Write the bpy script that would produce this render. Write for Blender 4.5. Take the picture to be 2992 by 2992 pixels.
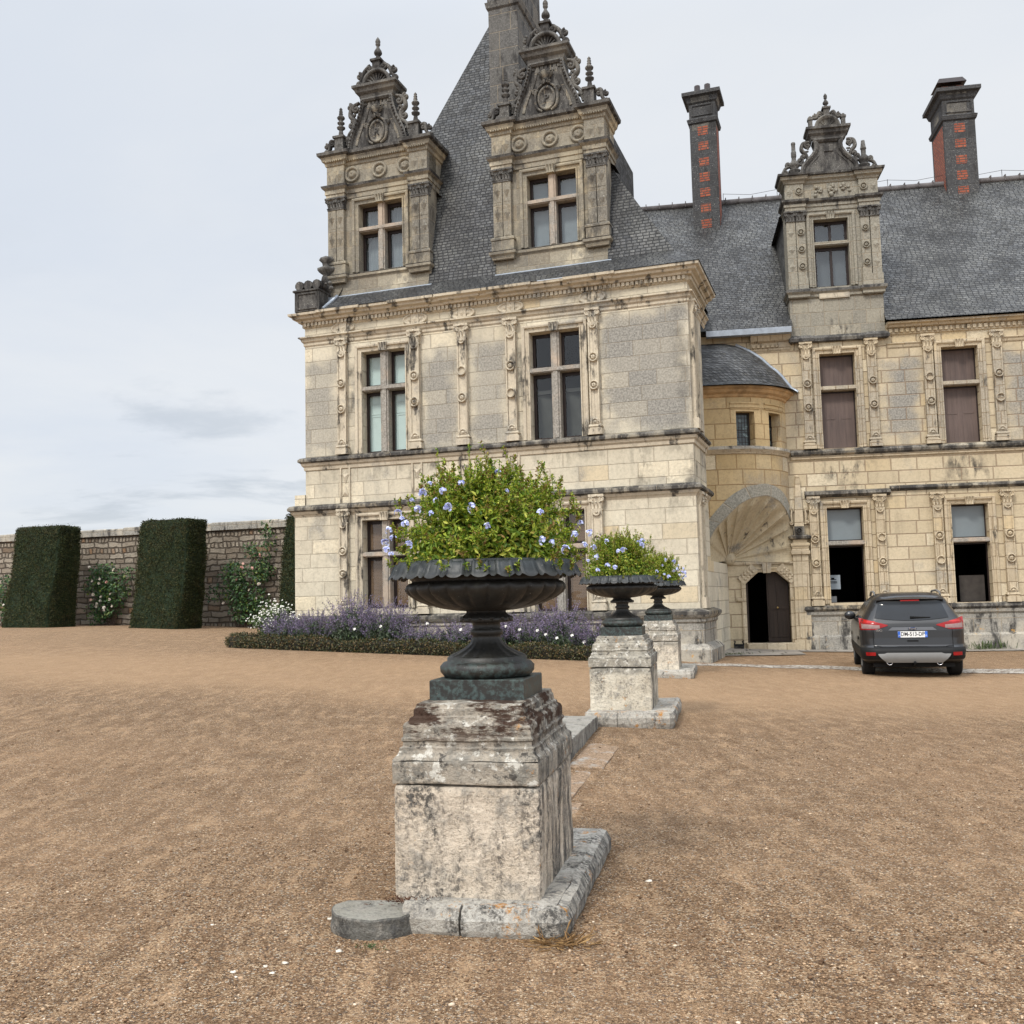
import bpy, bmesh, math, random
import numpy as np
from mathutils import Vector, Matrix
random.seed(7)
rng = np.random.default_rng(7)
for o in list(bpy.data.objects):
    bpy.data.objects.remove(o)
SC = bpy.context.scene
COL = SC.collection
PI = math.pi
R = math.radians

# ------------------------------------------------------------------ camera
PITCH, ROLL, H = R(5.044), R(1.352), 1.64
fw = Vector((0, math.cos(PITCH), math.sin(PITCH)))
r0 = Vector((1, 0, 0))
u0 = r0.cross(fw)
rx = r0 * math.cos(ROLL) - u0 * math.sin(ROLL)
ux = r0 * math.sin(ROLL) + u0 * math.cos(ROLL)
cam = bpy.data.cameras.new('camera')
cam.sensor_width = 36
cam.lens = 36 * 2901.3 / 2992
cam.clip_start = 0.05
cam.clip_end = 3000
co = bpy.data.objects.new('camera', cam)
COL.objects.link(co)
mm = Matrix((rx, ux, -fw)).transposed().to_4x4()
mm.translation = (0, 0, H)
co.matrix_world = mm
SC.camera = co

# ------------------------------------------------------------------ sky and sun
SUN_EL, SUN_AZ = R(48), R(215)      # azimuth clockwise from +Y : behind the camera, to the left
world = bpy.data.worlds.new("World")
SC.world = world
world.use_nodes = True
wt = world.node_tree
wt.nodes.clear()


def build_sky():
    N, L = wt.nodes, wt.links
    out = N.new('ShaderNodeOutputWorld')
    bg = N.new('ShaderNodeBackground')
    bg.inputs[1].default_value = 1.0
    L.new(bg.outputs[0], out.inputs[0])
    sky = N.new('ShaderNodeTexSky')
    sky.sky_type = 'NISHITA'
    sky.sun_disc = False
    sky.sun_elevation = SUN_EL
    sky.sun_rotation = SUN_AZ
    sc = N.new('ShaderNodeVectorMath'); sc.operation = 'SCALE'
    sc.inputs[3].default_value = 0.10
    L.new(sky.outputs[0], sc.inputs[0])
    tc = N.new('ShaderNodeTexCoord')
    sep = N.new('ShaderNodeSeparateXYZ')
    L.new(tc.outputs['Generated'], sep.inputs[0])

    def math_(op, a, b=None, clamp=False):
        n = N.new('ShaderNodeMath'); n.operation = op; n.use_clamp = clamp
        for i, v in enumerate((a, b)):
            if v is None: continue
            if isinstance(v, (int, float)): n.inputs[i].default_value = v
            else: L.new(v, n.inputs[i])
        return n.outputs[0]

    def smooth(v, a, b, c=0, d=1):
        n = N.new('ShaderNodeMapRange'); n.interpolation_type = 'SMOOTHSTEP'
        L.new(v, n.inputs[0])
        for i, q in enumerate((a, b, c, d)): n.inputs[i + 1].default_value = q
        return n.outputs[0]

    def mix(f, a, b):
        n = N.new('ShaderNodeMix'); n.data_type = 'RGBA'
        for i, v in ((0, f), (6, a), (7, b)):
            if isinstance(v, (int, float)): n.inputs[i].default_value = v
            elif isinstance(v, tuple): n.inputs[i].default_value = (*v, 1)
            else: L.new(v, n.inputs[i])
        return n.outputs[2]
    # flattened direction so the cloud layers stretch towards the horizon
    zz = math_('ADD', math_('MAXIMUM', sep.outputs[2], 0.0), 0.10)
    cx = math_('DIVIDE', sep.outputs[0], zz)
    cy = math_('DIVIDE', sep.outputs[1], zz)
    cmb = N.new('ShaderNodeCombineXYZ')
    L.new(cx, cmb.inputs[0]); L.new(cy, cmb.inputs[1])

    def noise(scale, detail, rough, off):
        m = N.new('ShaderNodeMapping')
        m.inputs[1].default_value = off
        L.new(cmb.outputs[0], m.inputs[0])
        n = N.new('ShaderNodeTexNoise')
        n.inputs['Scale'].default_value = scale
        n.inputs['Detail'].default_value = detail
        n.inputs['Roughness'].default_value = rough
        n.inputs['Distortion'].default_value = 0.3
        L.new(m.outputs[0], n.inputs['Vector'])
        return n.outputs[0]
    n1 = noise(0.55, 6, 0.55, (3.1, 1.2, 0))
    n2 = noise(1.1, 7, 0.6, (7.7, 4.1, 2))
    low = smooth(sep.outputs[2], 0.03, 0.42, 1, 0)
    c = mix(smooth(n1, 0.35, 0.68), (0.70, 0.75, 0.825), (0.80, 0.825, 0.855))
    c = mix(math_('MULTIPLY', smooth(n2, 0.50, 0.66), math_('MULTIPLY', low, 0.8)), c, (0.49, 0.545, 0.615))
    hor = smooth(sep.outputs[2], 0.0, 0.16, 1, 0)
    c = mix(math_('MULTIPLY', hor, 0.45), c, (0.78, 0.80, 0.81))
    # added brightness in unseen sky, overhead and behind the camera, to light the facades
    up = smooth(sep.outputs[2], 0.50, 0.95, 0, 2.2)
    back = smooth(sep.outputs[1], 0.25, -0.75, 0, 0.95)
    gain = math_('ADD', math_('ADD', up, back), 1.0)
    c = mix(0.93, sc.outputs[0], c)
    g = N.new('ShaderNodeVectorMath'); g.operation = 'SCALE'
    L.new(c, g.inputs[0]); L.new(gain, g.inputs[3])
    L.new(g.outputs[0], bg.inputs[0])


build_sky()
sun = bpy.data.lights.new('sun', 'SUN')
sun.energy = 2.5
sun.angle = R(10)
sun.color = (1.0, 0.95, 0.87)
so = bpy.data.objects.new('sun', sun)
COL.objects.link(so)
sd = Vector((math.sin(SUN_AZ) * math.cos(SUN_EL), math.cos(SUN_AZ) * math.cos(SUN_EL), math.sin(SUN_EL)))
so.rotation_euler = sd.to_track_quat('Z', 'Y').to_euler()
SC.view_settings.view_transform = 'Standard'
SC.view_settings.look = 'None'
SC.view_settings.exposure = 0.10
SC.view_settings.gamma = 1


# ------------------------------------------------------------------ mesh helper
class MB:
    def __init__(s):
        s.v = []; s.f = []; s.m = []; s.uv = []; s.sm = []

    def add(s, pts):
        i = len(s.v)
        s.v.extend([tuple(p) for p in pts])
        return i

    def face(s, idx, m=0, uv=None, sm=False):
        s.f.append(tuple(idx)); s.m.append(m); s.uv.append(uv); s.sm.append(sm)

    def poly(s, pts, m=0, uv=None):
        i = s.add(pts)
        s.face(range(i, i + len(pts)), m, uv)

    def box(s, x0, x1, y0, y1, z0, z1, m=0, bv=0.0):
        if x0 > x1: x0, x1 = x1, x0
        if bv > 0:
            b = bv
            i = s.add([(x, y, z) for z, d in ((z0, 0), (z1 - b, 0), (z1, b)) for x, y in
                       ((x0 + d, y0 + d), (x1 - d, y0 + d), (x1 - d, y1 - d), (x0 + d, y1 - d))])
            for k in (0, 1):
                for j in range(4):
                    a = i + 4 * k + j; c = i + 4 * k + (j + 1) % 4
                    s.face((a, c, c + 4, a + 4), m)
            s.face((i + 3, i + 2, i + 1, i), m); s.face((i + 8, i + 9, i + 10, i + 11), m)
            return
        i = s.add([(x0, y0, z0), (x1, y0, z0), (x1, y1, z0), (x0, y1, z0), (x0, y0, z1), (x1, y0, z1), (x1, y1, z1), (x0, y1, z1)])
        for q in ((3, 2, 1, 0), (4, 5, 6, 7), (0, 1, 5, 4), (1, 2, 6, 5), (2, 3, 7, 6), (3, 0, 4, 7)):
            s.face([i + k for k in q], m)

    def frustum(s, x0, x1, y0, y1, z0, z1, d, m=0, dy=None):
        """box whose top is inset by d (negative: flares)"""
        dy = d if dy is None else dy
        i = s.add([(x0, y0, z0), (x1, y0, z0), (x1, y1, z0), (x0, y1, z0),
                   (x0 + d, y0 + dy, z1), (x1 - d, y0 + dy, z1), (x1 - d, y1 - dy, z1), (x0 + d, y1 - dy, z1)])
        for q in ((3, 2, 1, 0), (4, 5, 6, 7), (0, 1, 5, 4), (1, 2, 6, 5), (2, 3, 7, 6), (3, 0, 4, 7)):
            s.face([i + k for k in q], m)

    def sweep(s, path, prof, closed=False, to3=None, m=0, mats=None, caps=True, sm=False):
        to3 = to3 or (lambda a, b, h: (a, b, h))
        n = len(path); P = [Vector(p) for p in path]
        rows = []
        for i in range(n):
            def nr(a, b):
                d = (P[b] - P[a]).normalized(); return Vector((d.y, -d.x))
            if closed: n1, n2 = nr(i - 1, i), nr(i, (i + 1) % n)
            else:
                n1 = nr(max(i - 1, 0), max(i, 1)); n2 = nr(min(i, n - 2), min(i + 1, n - 1))
            mi = (n1 + n2) / max(0.25, 1 + n1.dot(n2))
            rows.append(s.add([to3(P[i].x + mi.x * o, P[i].y + mi.y * o, h) for o, h in prof]))
        k = len(prof)
        for i in range(n if closed else n - 1):
            a, b = rows[i], rows[(i + 1) % n]
            for j in range(k - 1):
                s.face((a + j, b + j, b + j + 1, a + j + 1), mats[j] if mats else m, None, sm)
        if caps and not closed:
            s.face([rows[0] + j for j in range(k)], m); s.face([rows[-1] + j for j in reversed(range(k))], m)

    def lathe(s, prof, c=(0, 0, 0), n=24, rf=None, m=0, axis='z', sm=True, a0=0, a1=2 * PI):
        full = abs(a1 - a0 - 2 * PI) < 1e-6
        nn = n if full else n + 1
        i = None
        for r, h in prof:
            pts = []
            for k in range(nn):
                t = a0 + (a1 - a0) * k / n
                q = r * (rf(t, h) if rf else 1)
                if axis == 'z': pts.append((c[0] + q * math.cos(t), c[1] + q * math.sin(t), c[2] + h))
                else: pts.append((c[0] + q * math.cos(t), c[1] - h, c[2] + q * math.sin(t)))
            j = s.add(pts)
            if i is not None:
                for k in range(n):
                    k2 = (k + 1) % nn
                    s.face((i + k, i + k2, j + k2, j + k), m, None, sm)
            i = j
        return i

    def tube(s, pts, rad, n=8, m=0, sm=True, flat=1.0):
        P = [Vector(p) for p in pts]
        if not hasattr(rad, '__len__'): rad = [rad] * len(P)
        rows = []
        for i, p in enumerate(P):
            t = (P[min(i + 1, len(P) - 1)] - P[max(i - 1, 0)]).normalized()
            a = Vector((0, 1, 0)) if abs(t.y) < 0.9 else Vector((1, 0, 0))
            e1 = t.cross(a).normalized(); e2 = t.cross(e1)
            rows.append(s.add([p + (e1 * math.cos(2 * PI * k / n) + e2 * flat * math.sin(2 * PI * k / n)) * rad[i] for k in range(n)]))
        for a, b in zip(rows, rows[1:]):
            for k in range(n):
                k2 = (k + 1) % n
                s.face((a + k, a + k2, b + k2, b + k), m, None, sm)
        s.face([rows[0] + k for k in range(n)], m); s.face([rows[-1] + k for k in reversed(range(n))], m)

    def prism(s, poly, y0, y1, m=0):
        """polygon in (x,z) extruded along y"""
        i = s.add([(x, y0, z) for x, z in poly]); j = s.add([(x, y1, z) for x, z in poly])
        k = len(poly)
        s.face(range(i, i + k), m); s.face(reversed(range(j, j + k)), m)
        for a in range(k):
            b = (a + 1) % k
            s.face((i + a, j + a, j + b, i + b), m)

    def grid(s, fn, nu, nv, m=0, sm=True, uvf=None):
        i = s.add([fn(a / nu, b / nv) for b in range(nv + 1) for a in range(nu + 1)])
        for b in range(nv):
            for a in range(nu):
                q = [(a, b), (a + 1, b), (a + 1, b + 1), (a, b + 1)]
                s.face([i + y * (nu + 1) + x for x, y in q], m, [uvf(x / nu, y / nv) for x, y in q] if uvf else None, sm)

    def ball(s, c, r, n=8, m=0, sx=1, sy=1, sz=1):
        k = n // 2 + 1
        prof = [(max(1e-4, math.sin(PI * j / k)), -math.cos(PI * j / k)) for j in range(k + 1)]
        i0 = len(s.v)
        s.lathe(prof, (0, 0, 0), n, None, m)
        for q in range(i0, len(s.v)):
            x, y, z = s.v[q]; s.v[q] = (c[0] + x * r * sx, c[1] + y * r * sy, c[2] + z * r * sz)

    def xf(s, M, i0=0):
        for q in range(i0, len(s.v)):
            s.v[q] = tuple(M @ Vector(s.v[q]))

    def build(s, name, mats, parent=None, recalc=False):
        me = bpy.data.meshes.new(name)
        me.from_pydata(s.v, [], s.f)
        me.update()
        if not isinstance(mats, (list, tuple)): mats = [mats]
        for mt in mats: me.materials.append(mt)
        me.polygons.foreach_set('material_index', s.m)
        me.polygons.foreach_set('use_smooth', s.sm)
        if recalc:
            b = bmesh.new(); b.from_mesh(me); bmesh.ops.recalc_face_normals(b, faces=b.faces); b.to_mesh(me); b.free()
        uvl = me.uv_layers.new(name='UVMap')
        dat = []
        V = me.vertices
        for p, u in zip(me.polygons, s.uv):
            if u is not None:
                for q in u: dat.extend(q)
                continue
            nrm = p.normal
            if abs(nrm.z) > 0.97:
                for vi in p.vertices: dat.extend((V[vi].co.x, V[vi].co.y))
            else:
                ua = Vector((-nrm.y, nrm.x, 0)).normalized(); va = nrm.cross(ua)
                if va.z < 0: va = -va; ua = -ua
                for vi in p.vertices: dat.extend((V[vi].co.dot(ua), V[vi].co.dot(va)))
        uvl.data.foreach_set('uv', dat)
        o = bpy.data.objects.new(name, me)
        COL.objects.link(o)
        if parent is not None: o.parent = parent
        return o


def tag(o, label=None, cat=None, group=None, kind=None):
    if label: o['label'] = label
    if cat: o['category'] = cat
    if group: o['group'] = group
    if kind: o['kind'] = kind
    return o


def thing(name, label, cat, loc=(0, 0, 0), yaw=0.0, group=None):
    o = bpy.data.objects.new(name, None)
    COL.objects.link(o)
    o.location = loc
    o.rotation_euler = (0, 0, -yaw)
    return tag(o, label, cat, group)


# ------------------------------------------------------------------ material helper
class G:
    def __init__(s, name):
        s.mat = bpy.data.materials.new(name); s.mat.use_nodes = True
        s.t = s.mat.node_tree; s.t.nodes.clear()
        s.out = s.t.nodes.new('ShaderNodeOutputMaterial')
        s.tc = s.t.nodes.new('ShaderNodeTexCoord')
        s.obj = s.tc.outputs['Object']; s.uvs = s.tc.outputs['UV']

    def set(s, sock, v):
        if isinstance(v, (int, float)): sock.default_value = v
        elif isinstance(v, tuple):
            sock.default_value = (*v, 1) if (len(v) == 3 and sock.type == 'RGBA') else v
        else: s.t.links.new(v, sock)

    def math(s, op, a, b=0.0, clamp=False):
        n = s.t.nodes.new('ShaderNodeMath'); n.operation = op; n.use_clamp = clamp
        s.set(n.inputs[0], a); s.set(n.inputs[1], b)
        return n.outputs[0]

    def vmath(s, op, a, b=(0, 0, 0)):
        n = s.t.nodes.new('ShaderNodeVectorMath'); n.operation = op
        s.set(n.inputs[0], a); s.set(n.inputs[1], b)
        return n.outputs[0]

    def mr(s, v, a, b, c=0.0, d=1.0, smooth=False):
        n = s.t.nodes.new('ShaderNodeMapRange')
        if smooth: n.interpolation_type = 'SMOOTHSTEP'
        for i, q in enumerate((v, a, b, c, d)): s.set(n.inputs[i], q)
        return n.outputs[0]

    def mix(s, f, a, b, mode='MIX'):
        n = s.t.nodes.new('ShaderNodeMix'); n.data_type = 'RGBA'; n.blend_type = mode; n.clamp_factor = True
        s.set(n.inputs[0], f); s.set(n.inputs[6], a); s.set(n.inputs[7], b)
        return n.outputs[2]

    def noise(s, scale, detail=4, rough=0.55, vec=None, dist=0.0):
        n = s.t.nodes.new('ShaderNodeTexNoise')
        n.inputs['Scale'].default_value = scale; n.inputs['Detail'].default_value = detail
        n.inputs['Roughness'].default_value = rough; n.inputs['Distortion'].default_value = dist
        s.t.links.new(vec or s.obj, n.inputs['Vector'])
        return n.outputs[0]

    def vor(s, scale, vec=None, feature='F1', out='Distance', rand=1.0):
        n = s.t.nodes.new('ShaderNodeTexVoronoi'); n.feature = feature
        n.inputs['Scale'].default_value = scale; n.inputs['Randomness'].default_value = rand
        s.t.links.new(vec or s.obj, n.inputs['Vector'])
        return n.outputs[out]

    def mapv(s, vec=None, scale=(1, 1, 1), loc=(0, 0, 0)):
        n = s.t.nodes.new('ShaderNodeMapping')
        n.inputs[1].default_value = loc; n.inputs[3].default_value = scale
        s.t.links.new(vec or s.obj, n.inputs[0])
        return n.outputs[0]

    def sep(s, v):
        n = s.t.nodes.new('ShaderNodeSeparateXYZ'); s.t.links.new(v, n.inputs[0]); return n.outputs

    def comb(s, x, y, z=0.0):
        n = s.t.nodes.new('ShaderNodeCombineXYZ')
        for i, q in enumerate((x, y, z)): s.set(n.inputs[i], q)
        return n.outputs[0]

    def white(s, v, d='2D'):
        n = s.t.nodes.new('ShaderNodeTexWhiteNoise'); n.noise_dimensions = d
        if d == '1D': s.set(n.inputs['W'], v)
        else: s.set(n.inputs['Vector'], v)
        return n.outputs

    def ramp(s, f, stops):
        n = s.t.nodes.new('ShaderNodeValToRGB')
        e = n.color_ramp.elements
        while len(e) < len(stops): e.new(0.5)
        for q, (p, c) in zip(e, stops): q.position = p; q.color = (*c, 1)
        s.set(n.inputs[0], f)
        return n.outputs[0]

    def island(s):
        return s.t.nodes.new('ShaderNodeNewGeometry').outputs['Random Per Island']

    def bump(s, h, dist=0.01, strength=1.0, prev=None):
        n = s.t.nodes.new('ShaderNodeBump')
        n.inputs['Strength'].default_value = strength; n.inputs['Distance'].default_value = dist
        s.set(n.inputs['Height'], h)
        if prev is not None: s.t.links.new(prev, n.inputs['Normal'])
        return n.outputs[0]

    def done(s, col, rough=0.85, nrm=None, metal=0.0, spec=0.3, coat=0.0, sub=None):
        b = s.t.nodes.new('ShaderNodeBsdfPrincipled')
        s.set(b.inputs['Base Color'], col); s.set(b.inputs['Roughness'], rough)
        s.set(b.inputs['Metallic'], metal); b.inputs['Specular IOR Level'].default_value = spec
        b.inputs['Coat Weight'].default_value = coat
        if nrm is not None: s.t.links.new(nrm, b.inputs['Normal'])
        if sub is not None:
            tr = s.t.nodes.new('ShaderNodeBsdfTranslucent'); s.set(tr.inputs[0], sub[1])
            mx = s.t.nodes.new('ShaderNodeMixShader'); mx.inputs[0].default_value = sub[0]
            s.t.links.new(b.outputs[0], mx.inputs[1]); s.t.links.new(tr.outputs[0], mx.inputs[2])
            s.t.links.new(mx.outputs[0], s.out.inputs[0])
        else: s.t.links.new(b.outputs[0], s.out.inputs[0])
        return s.mat


def blocks(g, bw, bh, joint, jit=0.0, var=0.6):
    """random ashlar in UV metres -> (joint mask, random per block, second random, third random)"""
    uv = g.uvs
    if jit:
        nz = g.t.nodes.new('ShaderNodeTexNoise'); nz.inputs['Scale'].default_value = 2.3; nz.inputs['Detail'].default_value = 3
        g.t.links.new(uv, nz.inputs['Vector'])
        off = g.vmath('SCALE', g.vmath('SUBTRACT', nz.outputs[1], (0.5, 0.5, 0.5)))
        off.node.inputs[3].default_value = jit
        uv = g.vmath('ADD', uv, off)
    u, v, _ = g.sep(uv)
    vr = g.math('DIVIDE', v, bh); row = g.math('FLOOR', vr)
    r1 = g.white(row, '1D')[0]
    w = g.math('MULTIPLY', g.math('ADD', g.math('MULTIPLY', r1, var), 1 - var / 2), bw)
    uu = g.math('ADD', g.math('DIVIDE', u, w), g.math('MULTIPLY', r1, 7.3))
    col = g.math('FLOOR', uu)
    wn = g.white(g.comb(col, row))
    fu = g.math('MULTIPLY', g.math('FRACT', uu), w); fv = g.math('MULTIPLY', g.math('FRACT', vr), bh)
    e = g.math('MINIMUM', g.math('MINIMUM', fu, g.math('SUBTRACT', w, fu)), g.math('MINIMUM', fv, g.math('SUBTRACT', bh, fv)))
    jm = g.mr(e, joint * 0.4, joint, 1, 0, True)
    cs = g.sep(wn[1])
    return jm, cs[0], cs[1], cs[2]


def zone_mask(g, zones, scl=1.3):
    """soft-edged rectangles in the object's own x,z, broken up by noise: for lichen, dirt and dark lines under ledges"""
    x, y, zc = g.sep(g.obj)
    nz = g.noise(scl, 5, 0.6)
    tot = None
    for (x0, x1, z0, z1, st) in zones:
        d = g.math('MINIMUM', g.math('MINIMUM', g.math('SUBTRACT', x, x0), g.math('SUBTRACT', x1, x)),
                   g.math('MINIMUM', g.math('SUBTRACT', zc, z0), g.math('SUBTRACT', z1, zc)))
        d = g.math('ADD', d, g.math('MULTIPLY', g.math('SUBTRACT', nz, 0.5), 1.5))
        q = g.math('MULTIPLY', g.mr(d, -0.24, 0.48, 0, 1, True), st)
        tot = q if tot is None else g.math('MAXIMUM', tot, q)
    return tot


def limestone(name, a, b, bw=0.85, bh=0.37, joint=0.014, grey=0.12, zones=None, black=0.0, blackz=None, jcol=(0.36, 0.30, 0.22), warm=0.14, chip=0.1, gcol=(0.165, 0.157, 0.14), blockson=True, orange=0.0, jstr=0.7):
    g = G(name)
    big = g.noise(0.7, 5, 0.6)
    fine = g.noise(14, 6, 0.7)
    spk = g.noise(30, 4, 0.75)
    c = g.mix(g.mr(big, 0.3, 0.7), a, b)
    if blockson:
        jm, k1, k2, k3 = blocks(g, bw, bh, joint)
        c = g.mix(g.mr(k1, 0, 1, 0.0, 0.6), c, tuple(q * 0.80 for q in b))
        c = g.mix(g.mr(k2, 1 - warm, 1.0, 0, 0.75, True), c, (0.53, 0.41, 0.24))
        chp = g.mr(k3, 1 - chip - 0.02, 1 - chip, 0, 1)
        c = g.mix(g.math('MULTIPLY', chp, 0.65), c, (0.66, 0.58, 0.43))
    else:
        jm, k1, chp = 0.0, 0.5, 0.0
    c = g.mix(g.mr(fine, 0.45, 0.70, 0, 0.42), c, tuple(q * 0.45 for q in a))
    c = g.mix(g.mr(g.noise(26, 5, 0.8, g.mapv(loc=(8, 8, 1))), 0.58, 0.66, 0, 0.45), c, tuple(q * 0.22 for q in a))
    # soft brown-grey weathering in broad patches and thin runs
    run = g.noise(1.0, 6, 0.7, g.mapv(scale=(2.6, 2.6, 0.5), loc=(6, 1, 3)))
    c = g.mix(g.mr(run, 0.52, 0.70, 0, 0.36), c, tuple(q * k for q, k in zip(b, (0.44, 0.45, 0.46))))
    c = g.mix(g.mr(g.noise(3.3, 6, 0.75), 0.56, 0.70, 0, 0.35), c, tuple(q * 0.42 for q in b))
    # grey lichen in speckles
    gn = g.noise(1.1, 6, 0.62, g.mapv(loc=(4, 7, 1)))
    base = g.mr(gn, 0.62 - grey * 0.6, 0.80 - grey * 0.6, 0, 0.9, True)
    if zones:
        zm = zone_mask(g, zones)
        base = g.math('MAXIMUM', g.math('MULTIPLY', base, 0.8), zm)
    if blockson:
        base = g.math('MULTIPLY', base, g.mr(k2, 0.0, 0.6, 0.72, 1.0))
    spm = g.mr(g.math('ADD', spk, g.math('MULTIPLY', base, 0.38)), 0.57, 0.72, 0, 1, True)
    gm = g.math('MULTIPLY', base, g.math('ADD', g.math('MULTIPLY', spm, 0.56), 0.40))
    gc = g.mix(g.mr(g.noise(22, 3, 0.6), 0.4, 0.6), gcol, tuple(q * 1.75 for q in gcol))
    c = g.mix(gm, c, gc)
    c = g.mix(g.math('MULTIPLY', base, g.mr(g.noise(46, 2, 0.5, g.mapv(loc=(9, 2, 5))), 0.66, 0.71, 0, 0.75)), c, (0.62, 0.60, 0.53))
    if black:
        st = g.noise(2.2, 6, 0.65, g.mapv(scale=(1.6, 1.6, 0.55), loc=(2, 3, 8)))
        bm = g.mr(st, 0.64 - black * 0.35, 0.74 - black * 0.3, 0, 0.92, True)
        if blackz:
            bm = g.math('MULTIPLY', bm, zone_mask(g, blackz, 2.0))
        c = g.mix(g.math('MULTIPLY', bm, g.mr(fine, 0.3, 0.55, 0.65, 1)), c, (0.035, 0.033, 0.032))
    if orange:
        om = g.mr(g.noise(5, 5, 0.7, g.mapv(loc=(1, 9, 4))), 0.66 - orange * 0.2, 0.74 - orange * 0.2, 0, 0.85, True)
        c = g.mix(om, c, (0.50, 0.27, 0.06))
    if blockson:
        c = g.mix(g.math('MULTIPLY', jm, jstr), c, jcol)
    hgt = g.math('ADD', g.math('MULTIPLY', fine, 0.5), g.math('MULTIPLY', g.noise(55, 3, 0.7), 0.3))
    if blockson:
        hgt = g.math('ADD', hgt, g.math('MULTIPLY', g.noise(9, 4, 0.7), g.math('MULTIPLY', chp, 2.5)))
        hgt = g.math('SUBTRACT', hgt, g.math('MULTIPLY', jm, 1.4))
    return g.done(c, 0.9, g.bump(hgt, 0.012, 0.9), spec=0.15)


def slate(name, row=0.088, w=0.15, dark=(0.017, 0.018, 0.020), light=(0.063, 0.062, 0.061), moss=0.85, pale=0.5, jit=0.004):
    g = G(name)
    jm, k1, k2, k3 = blocks(g, w, row, 0.014, jit, 0.25)
    u, v, _ = g.sep(g.uvs)
    fv = g.math('FRACT', g.math('DIVIDE', v, row))
    c = g.mix(g.mr(k1, 0, 1), dark, light)
    c = g.mix(g.mr(k2, 0.86, 1.0, 0, 0.7), c, (0.046, 0.048, 0.054))
    big = g.noise(0.55, 6, 0.65)
    c = g.mix(g.mr(big, 0.44, 0.66, 0, pale), c, (0.15, 0.147, 0.128))
    sp = g.noise(16, 5, 0.75)
    c = g.mix(g.mr(sp, 0.555, 0.64, 0, 0.7), c, (0.19, 0.184, 0.155))
    mm_ = g.math('MULTIPLY', g.mr(g.noise(1.1, 7, 0.75, g.mapv(loc=(5, 2, 7))), 0.44, 0.60, 0, 1), g.mr(g.noise(9, 4, 0.7, g.mapv(loc=(2, 2, 2))), 0.38, 0.52))
    c = g.mix(g.math('MULTIPLY', mm_, moss), c, (0.016, 0.015, 0.013))
    pt = g.noise(0.42, 7, 0.72, g.mapv(scale=(1.3, 1.3, 0.7), loc=(1, 8, 3)))
    c = g.mix(g.mr(pt, 0.52, 0.66, 0, 0.5 * moss), c, (0.020, 0.019, 0.016))
    c = g.mix(jm, c, (0.010, 0.010, 0.011))
    lip = g.mr(fv, 0.0, 1.0, 1.0, 0.0)
    h = g.math('SUBTRACT', g.math('ADD', lip, g.math('MULTIPLY', k3, 0.35)), g.math('MULTIPLY', jm, 0.8))
    return g.done(c, g.mr(k2, 0, 1, 0.45, 0.75), g.bump(h, 0.02, 1.0), spec=0.4)


def plain(name, col, rough=0.6, var=0.25, scale=6, bump=0.0, metal=0.0, spec=0.3, coat=0.0):
    g = G(name)
    n = g.noise(scale, 5, 0.6)
    c = g.mix(g.mr(n, 0.3, 0.7), tuple(q * (1 - var) for q in col), tuple(min(1, q * (1 + var)) for q in col))
    nr = g.bump(g.noise(scale * 5, 4, 0.7), 0.004, bump) if bump else None
    return g.done(c, rough, nr, metal, spec, coat)


def wood(name, a, b, sx=30, rough=0.6):
    g = G(name)
    n = g.noise(1.0, 5, 0.65, g.mapv(scale=(sx, sx, 1.2)))
    p = g.noise(0.8, 3, 0.5)
    c = g.mix(g.mr(n, 0.3, 0.7), a, b)
    c = g.mix(g.mr(p, 0.4, 0.7, 0, 0.5), c, tuple(q * 1.6 for q in b))
    return g.done(c, rough, g.bump(n, 0.003, 0.5), spec=0.25)


def glass(name, tint=(0.9, 0.95, 0.95), refl=0.16, rough=0.03, opac=0.0, ocol=(0.2, 0.22, 0.22)):
    g = G(name)
    tr = g.t.nodes.new('ShaderNodeBsdfTransparent'); g.set(tr.inputs[0], tint)
    gl = g.t.nodes.new('ShaderNodeBsdfGlossy'); gl.inputs['Roughness'].default_value = rough
    g.set(gl.inputs[0], (1.0, 1.0, 1.0))
    nz = g.bump(g.noise(1.7, 2, 0.5), 0.03, 0.25)
    g.t.links.new(nz, gl.inputs['Normal'])
    mx = g.t.nodes.new('ShaderNodeMixShader'); mx.inputs[0].default_value = refl
    g.t.links.new(tr.outputs[0], mx.inputs[1]); g.t.links.new(gl.outputs[0], mx.inputs[2])
    g.t.links.new(mx.outputs[0], g.out.inputs[0])
    return g.mat


M = {}
CR_A, CR_B = (0.61, 0.555, 0.435), (0.53, 0.47, 0.36)
M['wallP'] = limestone('limestone_ashlar_pavilion', CR_A, CR_B, 0.95, 0.37, 0.012, jstr=0.45, grey=0.14, zones=[
    (-2.2, 0.1, 5.45, 8.6, 1.0), (-7.0, -5.75, 5.4, 8.15, 0.95), (-5.7, -4.45, 5.4, 8.2, 0.9), (-10.5, -9.2, 5.4, 8.2, 0.85),
    (-9.0, -8.72, 5.6, 7.6, 0.9), (-4.3, -4.05, 5.6, 7.7, 0.9)], black=0.62, blackz=[(-9.03, -8.80, 5.55, 7.9, .95), (-4.28, -4.09, 5.55, 7.9, .95), (-10.4, 0, 4.98, 5.22, .55), (-10.6, 0, 3.72, 3.98, .5), (-7.2, -5.9, 4.9, 5.3, 1.0), (-0.25, 0.1, 4.2, 5.3, 0.9), (-1.3, -1.1, 4.3, 5.3, 0.8), (-0.35, 0.0, 5.5, 8.5, .6)],  # black drips, and dark lines under the strings and beside pilasters
    warm=0.06, chip=0.16)
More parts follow.
